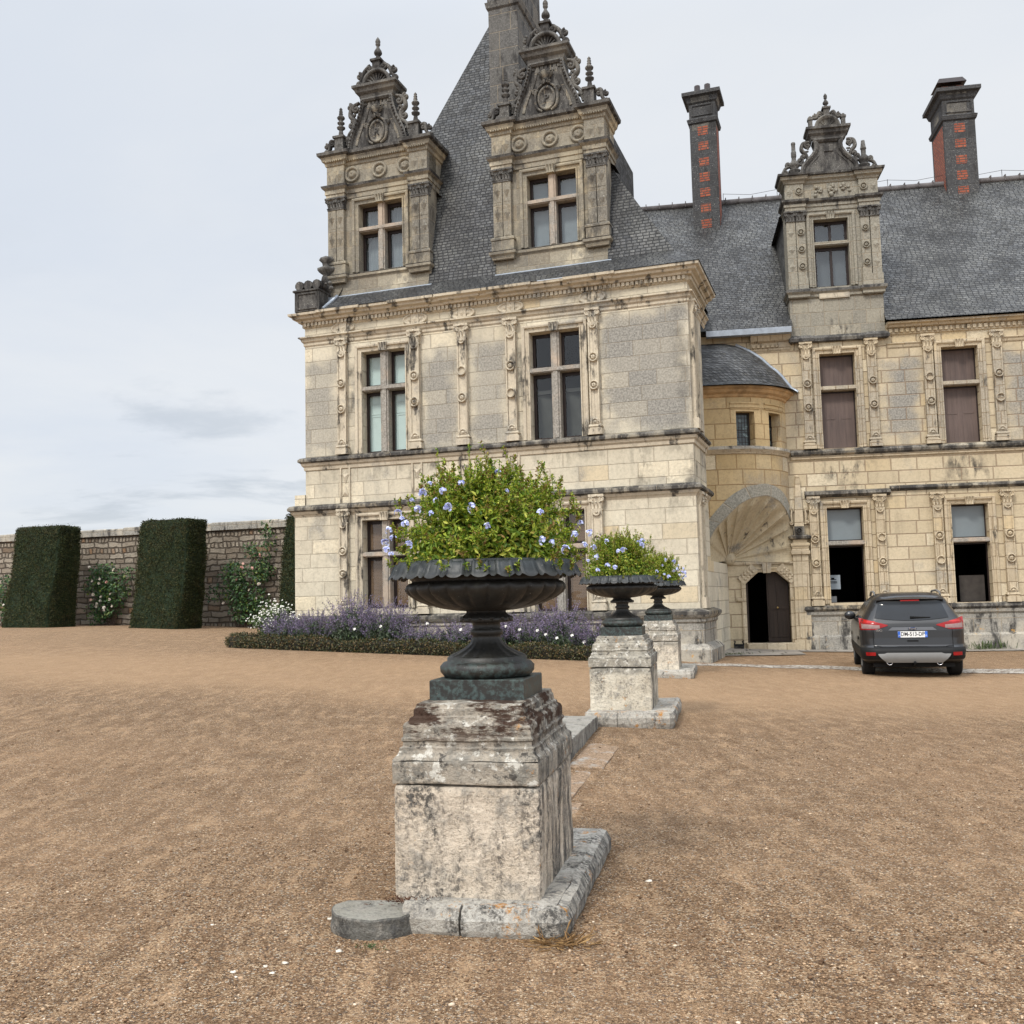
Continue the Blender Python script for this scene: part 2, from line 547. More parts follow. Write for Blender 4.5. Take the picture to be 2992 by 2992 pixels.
M['trimP'] = limestone('carved_limestone', (0.58, 0.515, 0.40), (0.50, 0.43, 0.325), 1.4, 5.0, 0.006, grey=0.16, black=0.32, warm=0.03, chip=0.0)
M['mullion'] = limestone('pinkish_limestone_mullion', (0.45, 0.365, 0.285), (0.36, 0.29, 0.225), grey=0.4, blockson=False)
M['crust'] = limestone('black_crusted_limestone', (0.37, 0.33, 0.255), (0.23, 0.205, 0.165), 1.1, 5, 0.008, grey=0.4, black=0.62, chip=0.0, gcol=(.08, .075, .068))
M['wallW'] = limestone('limestone_ashlar_wing', (0.57, 0.485, 0.345), (0.49, 0.40, 0.265), 0.70, 0.355, 0.02, grey=0.05, zones=[
    (2.2, 3.45, 5.75, 8.25, 1.0), (5.45, 7.0, 5.6, 8.3, 1.0), (-0.2, 0.2, 5.6, 8.6, 0.6), (0.35, 0.6, 5.6, 8.2, 0.7), (3.7, 3.9, 5.6, 8.2, .75), (1.6, 1.9, 5.6, 6.6, 0.7)],
    black=0.55, blackz=[(0.6, 1.75, 4.55, 5.35, 1.0), (3.85, 5.0, 4.65, 5.35, 1.0), (6, 9, 0.0, 1.2, 0.7), (-.5, 12, -0.2, 0.55, 0.8)], jcol=(0.25, 0.18, 0.12), warm=0.12, chip=0.08)
M['trimW'] = limestone('carved_limestone_wing', (0.56, 0.475, 0.345), (0.48, 0.39, 0.265), 0.5, 0.36, 0.014, grey=0.16, black=0.12, jcol=(0.29, 0.21, 0.13), warm=0.06, chip=0.0,
                       zones=[(-9, 9, 5.5, 8.3, 0.6)])
M['plinth'] = limestone('weathered_plinth_limestone', (0.50, 0.45, 0.37), (0.40, 0.36, 0.29), 0.9, 0.42, 0.012, grey=0.42, black=0.35, warm=0.05, chip=0.1, orange=0.12)
M['turret'] = limestone('ochre_limestone_turret', (0.56, 0.43, 0.25), (0.49, 0.355, 0.18), 0.72, 0.42, 0.018, grey=0.06, zones=[(-1.9, 0.2, 3.9, 5.1, 0.55), (-0.8, 0.1, 5.0, 6.6, 0.5)], jcol=(0.30, 0.19, 0.09), warm=0.35, chip=0.05)
M['shell'] = limestone('shell_vault_limestone', (0.50, 0.42, 0.29), (0.42, 0.345, 0.225), grey=0.12, blockson=False, black=0.12, orange=0.08)
M['dorm'] = limestone('dormer_limestone', (0.50, 0.44, 0.325), (0.37, 0.32, 0.23), 0.6, 0.42, 0.010, grey=0.46, zones=[(-9, -.75, 10.5, 12.7, 0.65), (0.75, 9, 10.4, 12.8, 0.85), (-9, 9, 13.0, 13.62, 0.75), (-9, 9, 13.9, 18, 1.0)],
                      black=0.45, blackz=[(-9, 9, 12.5, 13.1, .9), (.6, 3, 10.3, 12.6, .7), (-3, -.8, 10.3, 12.6, .6), (-9, 9, 13.7, 18, 1.0)], gcol=(0.085, 0.08, 0.072), warm=0.12, chip=0.05)
M['dormdark'] = limestone('lichened_dormer_carving', (0.21, 0.195, 0.165), (0.13, 0.12, 0.105), grey=0.55, blockson=False, black=0.5, gcol=(0.065, 0.062, 0.058))
M['dormW'] = limestone('lichened_dormer_limestone_wing', (0.43, 0.385, 0.29), (0.36, 0.32, 0.24), 0.45, 0.4, 0.012, grey=0.55, zones=[(-9, 9, 8.6, 13.4, 0.75)], black=0.3,
                       blackz=[(-9, 9, 8.7, 9.3, 0.9), (-9, 9, 12.4, 13.1, 1), (-9, 9, 13.4, 18, 1)], gcol=(0.13, 0.124, 0.108), warm=0.06, chip=0.06)
M['chim'] = limestone('dark_chimney_stone', (0.078, 0.076, 0.075), (0.046, 0.046, 0.047), 0.5, 0.4, 0.012, grey=0.5, black=0.3, gcol=(0.045, 0.045, 0.046), jcol=(0.11, 0.105, 0.10), chip=0.0, warm=0.0)
M['chimP'] = limestone('grey_chimney_stone', (0.20, 0.185, 0.16), (0.13, 0.122, 0.108), 0.8, 0.5, 0.01, grey=0.6, black=0.4, gcol=(0.072, 0.07, 0.067), chip=0.0, warm=0.04)
M['slateP'] = slate('slate_roof_pavilion')
M['slateW'] = slate('slate_roof_wing', 0.105, 0.15, (0.028, 0.028, 0.027), (0.092, 0.091, 0.088), moss=0.95, pale=0.3)
M['slateT'] = slate('slate_dome_turret', 0.11, 0.12, (0.011, 0.012, 0.013), (0.10, 0.103, 0.108), moss=0.6, pale=0.25)
M['lead'] = plain('zinc_flashing', (0.33, 0.37, 0.42), 0.45, 0.2, 5, 0.3, 0.3)
M['frame'] = plain('dark_brown_window_paint', (0.020, 0.012, 0.010), 0.45, 0.3, 10)
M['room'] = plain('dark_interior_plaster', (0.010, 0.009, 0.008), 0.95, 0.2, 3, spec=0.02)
M['glass'] = glass('window_glass', refl=0.035)
M['glassD'] = glass('window_glass_cloud_reflection', refl=0.06)
M['shut'] = plain('pale_inner_shutter', (0.47, 0.53, 0.50), 0.6, 0.08, 3)
M['curt'] = plain('grey_curtain', (0.17, 0.185, 0.20), 0.9, 0.12, 4)
M['curtD'] = plain('dark_grey_curtain', (0.075, 0.08, 0.088), 0.9, 0.12, 4)
M['drape'] = plain('dim_drape', (0.06, 0.057, 0.052), 0.9, 0.2, 3)
M['bshut'] = wood('brown_board_shutter', (0.075, 0.056, 0.050), (0.115, 0.083, 0.072), 18)
M['gpane'] = plain('flat_grey_panel', (0.15, 0.175, 0.185), 0.25, 0.08, 1.5, spec=0.5)
M['door'] = wood('dark_oak_door', (0.018, 0.012, 0.009), (0.036, 0.024, 0.017), 22)


def blind_mat():
    g = G('woven_brown_blind')
    x, y, zc = g.sep(g.obj)
    st = g.math('FRACT', g.math('MULTIPLY', zc, 28.0))
    c = g.mix(g.mr(g.noise(3, 4, 0.6), 0.3, 0.7), (0.15, 0.085, 0.05), (0.21, 0.125, 0.075))
    c = g.mix(g.mr(st, 0.6, 0.75, 0, 0.75), c, (0.05, 0.026, 0.016))
    vs = g.math('FRACT', g.math('MULTIPLY', x, 2.6))
    c = g.mix(g.mr(vs, 0.95, 0.97, 0, 0.6), c, (0.05, 0.03, 0.02))
    return g.done(c, 0.8, g.bump(st, 0.004, 0.8))


M['blind'] = blind_mat()


def brick_mat():
    g = G('red_brick')
    jm, k1, k2, k3 = blocks(g, 0.20, 0.085, 0.020, 0.01, 0.2)
    c = g.mix(k1, (0.25, 0.060, 0.032), (0.34, 0.10, 0.052))
    c = g.mix(g.mr(g.noise(6, 4, 0.7), 0.55, 0.7, 0, 0.6), c, (0.10, 0.06, 0.05))
    c = g.mix(jm, c, (0.07, 0.06, 0.055))
    return g.done(c, 0.9, g.bump(g.math('SUBTRACT', 1.0, jm), 0.006, 0.8))


M['brick'] = brick_mat()

# ------------------------------------------------------------------ frames
PO, PY = (4.2701, 22.9886, 0.0), R(19.07)       # pavilion: right front wall corner
WO, WY = (8.2118, 27.8940, 0.0), R(9.04)        # wing


def w2l(o, yaw, x, y):
    dx, dy = x - o[0], y - o[1]; c, s = math.cos(yaw), math.sin(yaw)
    return dx * c - dy * s, dx * s + dy * c


def l2w(o, yaw, x, y, z=0):
    c, s = math.cos(yaw), math.sin(yaw)
    return Vector((o[0] + x * c + y * s, o[1] - x * s + y * c, z))


def sst(a, b, x):
    t = min(1, max(0, (x - a) / (b - a))); return t * t * (3 - 2 * t)


_gx = [-60, -26, -20, -11, -2, 0, 1.5, 4.4, 60]
_gz = [1.10, 1.06, 0.97, 0.60, 0.27, 0.12, 0.06, 0.0, -0.02]


def gz(x, y):
    xp, yp = w2l(PO, PY, x, y)
    a = float(np.interp(xp, _gx, _gz))
    return a * sst(5.5, 17, y)


# ------------------------------------------------------------------ ground
def build_ground():
    def axis(fine0, fine1, step, far, grow=1.22):
        a = list(np.arange(fine0, fine1 + 1e-6, step))
        s = step; x = fine1
        while x < far: s *= grow; x += s; a.append(x)
        s = step; x = fine0
        while x > -far: s *= grow; x -= s; a.insert(0, x)
        return a
    from mathutils import noise as mn
    xs = axis(-6, 8, 0.045, 900, 1.10)
    ys = [1.6]
    while ys[-1] < 900: ys.append(ys[-1] + (.008 + .0075 * ys[-1] if ys[-1] < 34 else .12 * (ys[-1] - 26)))
    ys = [-900, -200, -40, -8, 0, .8] + ys

    def relief(x, y):
        if y < 1 or y > 45 or abs(x) > 40: return 0.0
        v = Vector((x, y, 0))
        fade = min(1, (45 - y) / 10) * (1 - .75 * sst(15, 21, y))
        return fade * (.007 * mn.noise(Vector((x * 1.9, y * 3.2, 0))) + .006 * mn.noise(Vector((x * 6, y * 8, 3))) + .014 * mn.noise(v * .42))
    b = MB()
    b.add([(x, y, gz(x, y) + relief(x, y)) for y in ys for x in xs])
    nx = len(xs)
    for j in range(len(ys) - 1):
        for i in range(nx - 1):
            b.face((j * nx + i, j * nx + i + 1, (j + 1) * nx + i + 1, (j + 1) * nx + i), 0, None, True)
    g = G('pinkish_tan_gravel')
    P3 = g.obj
    vc = g.vor(115, out='Color'); vd = g.vor(115)
    k1, k2, k3 = g.sep(vc)
    c = g.ramp(k1, [(0.0, (0.085, 0.046, 0.022)), (0.30, (0.222, 0.133, 0.070)), (0.62, (0.365, 0.230, 0.130)), (0.88, (0.50, 0.345, 0.210)), (1.0, (0.62, 0.49, 0.33))])
    c = g.mix(g.mr(k2, 0.90, 0.93, 0, 0.8), c, (0.10, 0.095, 0.095))
    c = g.mix(g.mr(k3, 0.965, 0.975, 0, 0.85), c, (0.62, 0.56, 0.46))
    v2 = g.vor(34, out='Color'); q1, q2, q3 = g.sep(v2); vd2 = g.vor(34)
    st = g.mr(vd2, 0.0, 0.4, 1, 0)
    rare = g.math('MULTIPLY', g.mr(q1, 0.925, 0.935), g.mr(vd2, 0.30, 0.36, 1, 0))
    drk = g.math('MULTIPLY', g.mr(q2, 0.90, 0.91), g.mr(vd2, 0.30, 0.38, 0.8, 0))
    c = g.mix(drk, c, (0.09, 0.06, 0.042))
    c = g.mix(rare, c, (0.50, 0.42, 0.32))
    cl = g.noise(13, 5, 0.75, g.mapv(scale=(0.7, 1.3, 1)))
    c = g.mix(g.mr(cl, 0.52, 0.68, 0, 0.45), c, (0.085, 0.055, 0.035))
    c = g.mix(g.mr(cl, 0.46, 0.34, 0, 0.35), c, (0.42, 0.30, 0.20))
    c = g.mix(g.mr(vd, 0.50, 0.72, 0, 0.55), c, (0.05, 0.033, 0.022))
    far = g.noise(5, 6, 0.75, g.mapv(scale=(1.3, 0.38, 1), loc=(3, 1, 0)))
    c = g.mix(g.mr(far, 0.50, 0.64, 0, 0.52), c, (0.125, 0.073, 0.040))
    c = g.mix(g.mr(far, 0.47, 0.37, 0, 0.45), c, (0.49, 0.33, 0.195))
    # damp / fine patches, rake marks, wheel tracks with the distance painted paler
    big = g.noise(0.35, 5, 0.6)
    rip = g.noise(1.0, 5, 0.65, g.mapv(scale=(1.1, 5.5, 1)))
    mid = g.noise(2.6, 5, 0.7)
    c = g.mix(g.mr(mid, 0.48, 0.80, 0, 0.18), c, (0.105, 0.063, 0.035))
    c = g.mix(g.mr(rip, 0.50, 0.70, 0, 0.28), c, (0.13, 0.078, 0.043))
    c = g.mix(g.mr(big, 0.45, 0.70, 0, 0.30), c, (0.36, 0.23, 0.135))
    x, y, zc = g.sep(P3)
    yy = g.math('ADD', y, g.math('MULTIPLY', g.math('SUBTRACT', g.noise(0.12, 3, 0.5), 0.5), 5.0))
    yy = g.math('ADD', yy, g.math('MULTIPLY', x, 0.18))
    trk_far_pale = g.math('MULTIPLY', g.mr(yy, 12.5, 15.5, 0, 1, True), g.mr(yy, 19.0, 23.5, 1, 0.35, True))  # wheel tracks, plus the grazing-view lightness of far gravel painted in
    c = g.mix(g.math('MULTIPLY', trk_far_pale, 0.45), c, (0.47, 0.31, 0.18))
    h = g.math('ADD', g.mr(vd, 0.0, 0.5, 1, 0), g.math('MULTIPLY', k1, 0.6))
    n1 = g.bump(h, 0.008, 0.9)
    n2 = g.bump(g.math('ADD', g.math('ADD', g.math('MULTIPLY', rare, 0.5), g.math('MULTIPLY', cl, -1.6)), g.math('MULTIPLY', g.noise(7, 4, 0.6), 1.4)), 0.03, 1.0, n1)
    n3 = g.bump(rip, 0.05, 0.8, n2)
    o = b.build('ground', g.done(c, 0.95, n3, spec=0.1))
    tag(o, kind='structure')


build_ground()


# ------------------------------------------------------------------ architectural builders
def to_xz(y0):
    return lambda a, b, h: (a, y0 - h, b)


def holed(b, x0, x1, z0, z1, holes, y=0.0, depth=0.28, m=0, mr=None):
    """front skin at y with rectangular holes and reveals of the given depth"""
    mr = m if mr is None else mr
    xs = sorted({x0, x1, *[h[i] for h in holes for i in (0, 1)]}); zs = sorted({z0, z1, *[h[i] for h in holes for i in (2, 3)]})
    for i in range(len(xs) - 1):
        for j in range(len(zs) - 1):
            cx, cz = (xs[i] + xs[i + 1]) / 2, (zs[j] + zs[j + 1]) / 2
            if any(h[0] < cx < h[1] and h[2] < cz < h[3] for h in holes): continue
            b.poly([(xs[i], y, zs[j]), (xs[i + 1], y, zs[j]), (xs[i + 1], y, zs[j + 1]), (xs[i], y, zs[j + 1])], m)
    for a, c, d, e in holes:
        Y = y + depth
        b.poly([(a, y, d), (a, y, e), (a, Y, e), (a, Y, d)], mr); b.poly([(c, y, d), (c, Y, d), (c, Y, e), (c, y, e)], mr)
        b.poly([(a, y, e), (c, y, e), (c, Y, e), (a, Y, e)], mr); b.poly([(a, y, d), (a, Y, d), (c, Y, d), (c, y, d)], mr)


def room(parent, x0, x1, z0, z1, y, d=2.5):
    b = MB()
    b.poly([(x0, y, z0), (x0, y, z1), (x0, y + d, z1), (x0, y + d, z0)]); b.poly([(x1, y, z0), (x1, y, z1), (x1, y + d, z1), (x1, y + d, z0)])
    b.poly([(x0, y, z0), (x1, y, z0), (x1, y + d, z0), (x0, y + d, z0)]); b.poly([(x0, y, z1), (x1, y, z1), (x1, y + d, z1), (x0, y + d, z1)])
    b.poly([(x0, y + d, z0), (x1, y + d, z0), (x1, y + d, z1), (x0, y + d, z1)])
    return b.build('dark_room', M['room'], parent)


def disc_ornament(b, x, z, r, y, m=0, bud=True):
    b.lathe([(r, -0.02), (r, 0.05), (r * 0.86, 0.07), (r * 0.70, 0.045), (r * 0.66, 0.008)], (x, y, z), 16, None, m, 'y')
    if bud:
        b.lathe([(r * 0.66, 0.006), (r * 0.47, 0.012), (r * 0.42, 0.055), (r * 0.16, 0.075), (0.001, 0.045)], (x, y, z), 12,
                lambda t, h: 1 + 0.16 * math.cos(5 * t), m, 'y')
    else:
        b.lathe([(r * 0.66, 0.010), (0.001, 0.012)], (x, y, z), 12, None, m, 'y')


def half_disc(b, x, z, r, y, up, m=0):
    a0, a1 = (0, PI) if up else (PI, 2 * PI)
    b.lathe([(r, -0.02), (r, 0.04), (r * 0.72, 0.045), (r * 0.66, 0.015), (r * 0.42, 0.02), (r * .38, .04), (0.001, 0.04)], (x, y, z), 10, None, m, 'y', a0=a0, a1=a1)


def diamond(b, x, z, rx_, rz, y, hh, m=0):
    i = b.add([(x - rx_, y, z), (x, y, z - rz), (x + rx_, y, z), (x, y, z + rz), (x, y - hh, z)])
    for k in range(4): b.face((i + k, i + (k + 1) % 4, i + 4), m)


def spiral(x, z, r, turns, a0, sgn, y, n=26, r1=0.22):
    return [(x + r * (r1 + (1 - r1) * t / n) * math.cos(a0 - sgn * 2 * PI * turns * (1 - t / n)), y, z + r * (r1 + (1 - r1) * t / n) * math.sin(a0 - sgn * 2 * PI * turns * (1 - t / n))) for t in range(n + 1)]


def capital(b, x0, x1, z0, z1, y, pr, m=0):
    """a composite capital: astragal, bell with leaves, volutes and abacus"""
    w = x1 - x0; h = z1 - z0; cx = (x0 + x1) / 2
    b.box(x0 - .015, x1 + .015, y - pr - .03, y + .05, z0, z0 + h * .08, m)
    b.frustum(x0 + .01, x1 - .01, y - pr, y + .05, z0 + h * .08, z0 + h * .8, -.045, m)
    for k in range(3):
        xx = x0 + w * (k + .5) / 3
        b.tube([(xx, y - pr - .01, z0 + h * .1), (xx, y - pr - .045, z0 + h * .42), (xx, y - pr - .085, z0 + h * .52), (xx, y - pr - .07, z0 + h * .44)], [w * .13, w * .12, w * .08, .012], 6, m)
    for sg in (-1, 1):
        vx = cx + sg * (w * .5 + .005)
        b.lathe([(h * .17, -.03), (h * .17, .04), (h * .11, .05), (h * .10, .03), (.001, .05)], (vx, y - pr - .02, z0 + h * .68), 12, None, m, 'y')
    b.box(x0 - .06, x1 + .06, y - pr - .075, y + .05, z1 - h * .16, z1, m)
    b.ball((cx, y - pr - .08, z1 - h * .12), w * .13, 8, m)


def pilaster(parent, x0, x1, z0, z1, y, mat, seed=0, base_h=0.27, cap_h=0.38, pr=0.105, dots=(0.38, 0.66), capm=True, depth=None):
    b = MB(); w = x1 - x0; cx = (x0 + x1) / 2
    yb = y + 0.05 if depth is None else y + depth
    b.box(x0 - .055, x1 + .055, y - pr - .07, yb, z0, z0 + base_h * .52)
    b.box(x0 - .02, x1 + .02, y - pr - .035, yb, z0 + base_h * .52, z0 + base_h * .66)
    b.sweep([(x0, yb), (x0, y - pr), (x1, y - pr), (x1, yb)], [(0, z0 + base_h * .66), (.045, z0 + base_h * .68), (.055, z0 + base_h * .76), (.03, z0 + base_h * .84), (.03, z0 + base_h * .9), (0, z0 + base_h)])
    zt = z1 - cap_h; zb = z0 + base_h * .6
    b.box(x0, x1, y - pr, yb, zb, zt)
    f = w * .14
    b.box(x0, x0 + f, y - pr - .028, y - pr + .01, z0 + base_h, zt); b.box(x1 - f, x1, y - pr - .028, y - pr + .01, z0 + base_h, zt)
    b.box(x0 + f, x1 - f, y - pr - .027, y - pr + .01, zt - f, zt); b.box(x0 + f, x1 - f, y - pr - .027, y - pr + .01, z0 + base_h, z0 + base_h + f)
    rr = w * .40
    for i, t in enumerate(dots):
        disc_ornament(b, cx, z0 + base_h + (zt - z0 - base_h) * t, rr * 1.22, y - pr - .02, 0, (i + seed) % 4 != 3)
    half_disc(b, cx, z0 + base_h + f, rr, y - pr - .015, True); half_disc(b, cx, zt - f, rr, y - pr - .015, False)
    if capm: capital(b, x0, x1, zt, z1, y, pr)
    return b.build('pilaster', mat, parent)


SURR = [(0, 0), (0, .05), (.03, .055), (.04, .02), (.10, .03), (.115, .075), (.15, .085), (.185, .075), (.19, .0)]


def window(parent, x0, x1, z0, z1, y, part=True, cross=True, trans=None, mul=0.2, pane='glass', inner=None, wood_cross=False, surround=True, rev=0.24, key=True, stone='mullion', trim='trimP', panes=True, frame_w=0.07):
    """stone cross window: frame (part) > surround, mullion, pane and what hangs behind the panes"""
    yf = y + rev
    trans = trans if trans is not None else z0 + (z1 - z0) * .63
    cx = (x0 + x1) / 2
    cols = [(x0, cx - mul / 2), (cx + mul / 2, x1)] if cross else [(x0, x1)]
    th = .13
    lights = [(a, c, d, e) for a, c in cols for d, e in ((z0, trans - th / 2), (trans + th / 2, z1))]
    fb = MB(); f = frame_w
    for a, c, d, e in lights:
        fb.box(a, a + f, yf, yf + .05, d, e); fb.box(c - f, c, yf, yf + .05, d, e)
        fb.box(a + f, c - f, yf + .001, yf + .049, d, d + f); fb.box(a + f, c - f, yf + .001, yf + .049, e - f * 1.3, e)
        if wood_cross:
            fb.box((a + c) / 2 - .035, (a + c) / 2 + .035, yf - .012, yf + .048, d + f, e - f * 1.3)
    fo = fb.build('window' if part else 'window_frame', M['frame'], parent)
    par = fo if part else parent
    mb = MB()
    if cross:
        mb.box(cx - mul / 2, cx + mul / 2, y + .02, yf + .06, z0, z1)
        mb.box(cx - mul * .28, cx + mul * .28, y - .012, y + .03, z0 + .02, z1)
    mb.box(x0 - .05, x1 + .05, y + .012, yf + .058, trans - th / 2, trans + th / 2)
    mb.box(x0 - .06, x1 + .06, y - .03, y + .06, trans - th * .32, trans + th * .32)
    mb.build('stone_mullion', M[stone], par)
    if surround:
        sb = MB()
        sb.sweep([(x1 + .004, z0), (x1 + .004, z1 + .004), (x0 - .004, z1 + .004), (x0 - .004, z0)], SURR, to3=to_xz(y))
        if key:
            sb.frustum(cx - .10, cx + .10, y - .11, y + .02, z1 - .02, z1 + .20, -.03, 0, 0.0)
            for k in (-1, 0, 1):
                sb.tube([(cx + k * .06, y - .105, z1 - .01), (cx + k * .07, y - .13, z1 + .08), (cx + k * .08, y - .12, z1 + .19)], .025, 6)
        sb.build('stone_surround', M[trim], par)
    if panes:
        for a, c, d, e in lights:
            pb = MB()
            if panes == 'upper' and d < trans: continue
            pb.poly([(a + f, yf + .025, d + f), (c - f, yf + .025, d + f), (c - f, yf + .025, e - f * 1.3), (a + f, yf + .025, e - f * 1.3)])
            pb.build('pane', M[pane], par)
    if inner:
        for a, c, d, e in lights:
            inner(par, a + f, c - f, d + f, e - f, yf + .10)
    return fo


def in_shutter(par, a, c, d, e, y):
    b = MB()
    b.box(a - .03, c + .03, y, y + .03, d - .05, e + .05)
    if e - d > 1.2:
        for (p, q) in ((d + .03, d + (e - d) * .62), (d + (e - d) * .68, d + (e - d) * .84), (d + (e - d) * .87, e - .04)):
            b.sweep([(c - .05, p), (c - .05, q), (a + .05, q), (a + .05, p)], [(0, 0), (0, .012), (.03, .012), (.03, 0)], True, to_xz(y))
    else:
        b.sweep([(c - .05, d + .04), (c - .05, e - .05), (a + .05, e - .05), (a + .05, d + .04)], [(0, 0), (0, .012), (.03, .012), (.03, 0)], True, to_xz(y))
    b.build('inner_shutter', M['shut'], par)


def in_curtain(mat, amp=.02, k=60, name='curtain'):
    def fn(par, a, c, d, e, y):
        b = MB()
        b.grid(lambda u, v: (a - .04 + (c - a + .08) * u, y + .05 + amp * math.sin(u * (c - a) * k + 1.3 * math.sin(v * 3)), d - .06 + (e - d + .12) * v), 40, 4)
        b.build(name, M[mat], par)
    return fn


def in_drape(par, a, c, d, e, y):
    if e - d < 1.2: return
    b = MB()
    zt = d + (e - d) * .74
    b.box(a - .04, c + .04, y + .02, y + .05, zt, zt + .09)
    b.grid(lambda u, v: (a - .04 + (c - a + .08) * u, y + .12 + .05 * math.sin(u * 5 + v * v * 4) * (1 - .4 * v), d - .06 + (zt - d + .06) * v), 26, 14)
    b.build('drape', M['drape'], par)


def in_blind(par, a, c, d, e, y):
    b = MB()
    b.box(a - .03, c + .03, y - .06, y - .04, d - .04, e + .05)
    b.build('woven_blind', M['blind'], par)


def finial(b, x, y, z, h, s, m=0, n=10):
    """turned stone spike: beads, rings and a point"""
    pr = [(.62, 0), (.62, .05), (.40, .08), (.50, .13), (.42, .20), (.36, .26), (.80, .31), (.85, .35), (.45, .385), (.38, .43), (.72, .47), (.74, .50), (.42, .53), (.40, .58), (.66, .61), (.80, .655), (.62, .70), (.36, .73), (.36, .76),
          (.44, .775), (.36, .79), (.33, .84), (.40, .855), (.32, .87), (.28, .91), (.34, .93), (.22, .955), (.002, 1.0)]
    b.lathe([(r * s, t * h) for r, t in pr], (x, y, z), n, None, m)


def vase_finial(b, x, y, z, h, s, m=0, n=12):
    pr = [(.7, 0), (.7, .05), (.50, .08), (.62, .16), (.45, .2), (.55, .24), (.9, .29), (1.0, .34), (.88, .42), (.55, .50), (.36, .57), (.34, .62), (.56, .655), (.60, .70), (.48, .72), (.58, .75), (.62, .81), (.48, .88), (.2, .95), (.002, 1.0)]
    b.lathe([(r * s, t * h) for r, t in pr], (x, y, z), n, None, m)


def s_scroll(b, pts, rad, y, vol, m=0, n=7):
    """carved bracket: a swelling band in the x,z plane that rolls up at both ends. vol: (x,z,r,a0,sgn) spirals"""
    P = [(x, y, z) for x, z in pts]
    # Catmull-Rom through the points
    out = []
    for i in range(len(P) - 1):
        p0, p1, p2, p3 = (Vector(P[max(i - 1, 0)]), Vector(P[i]), Vector(P[i + 1]), Vector(P[min(i + 2, len(P) - 1)]))
        for k in range(6):
            t = k / 6
            out.append(0.5 * ((2 * p1) + (p2 - p0) * t + (2 * p0 - 5 * p1 + 4 * p2 - p3) * t * t + (3 * p1 - p0 - 3 * p2 + p3) * t ** 3))
    out.append(Vector(P[-1]))
    k = len(out)
    b.tube(out, [rad * (.75 + .45 * math.sin(PI * i / (k - 1))) for i in range(k)], n, m, True, 1.5)
    for (x, z, r, a0, sg) in vol:
        q = spiral(x, z, r, 1.35, a0, sg, y)
        b.tube(q, [rad * (.5 + .5 * i / len(q)) for i in range(len(q))], n, m, True, 1.5)
        b.ball((x, y, z), rad * 1.1, 8, m, 1, 1.5, 1)


def leafy(b, x, z, y, r, n, m=0, seed=0):
    rr = random.Random(seed)
    for i in range(n):
        a = rr.uniform(0, 2 * PI); d = r * rr.uniform(.2, 1)
        b.ball((x + d * math.cos(a), y + rr.uniform(-.05, .02), z + d * math.sin(a)), r * rr.uniform(.22, .42), 6, m, 1, .8, rr.uniform(.7, 1.3))


def text_mesh(txt, size, depth, font=None):
    cu = bpy.data.curves.new('lettering', 'FONT'); cu.body = txt; cu.size = size; cu.extrude = depth; cu.offset = size * .012
    cu.align_x = 'CENTER'; cu.align_y = 'CENTER'
    o = bpy.data.objects.new('lettering', cu); COL.objects.link(o)
    dg = bpy.context.evaluated_depsgraph_get()
    me = bpy.data.meshes.new_from_object(o.evaluated_get(dg))
    bpy.data.objects.remove(o)
    return me


def text_part(txt, name, size, depth, mat, parent, loc, sx=1.0, rot=(PI / 2, 0, 0)):
    me = text_mesh(txt, size, depth); me.materials.clear(); me.materials.append(mat)
    o = bpy.data.objects.new(name, me); COL.objects.link(o); o.parent = parent
    o.location = loc; o.rotation_euler = rot; o.scale = (sx, 1, 1)
    return o


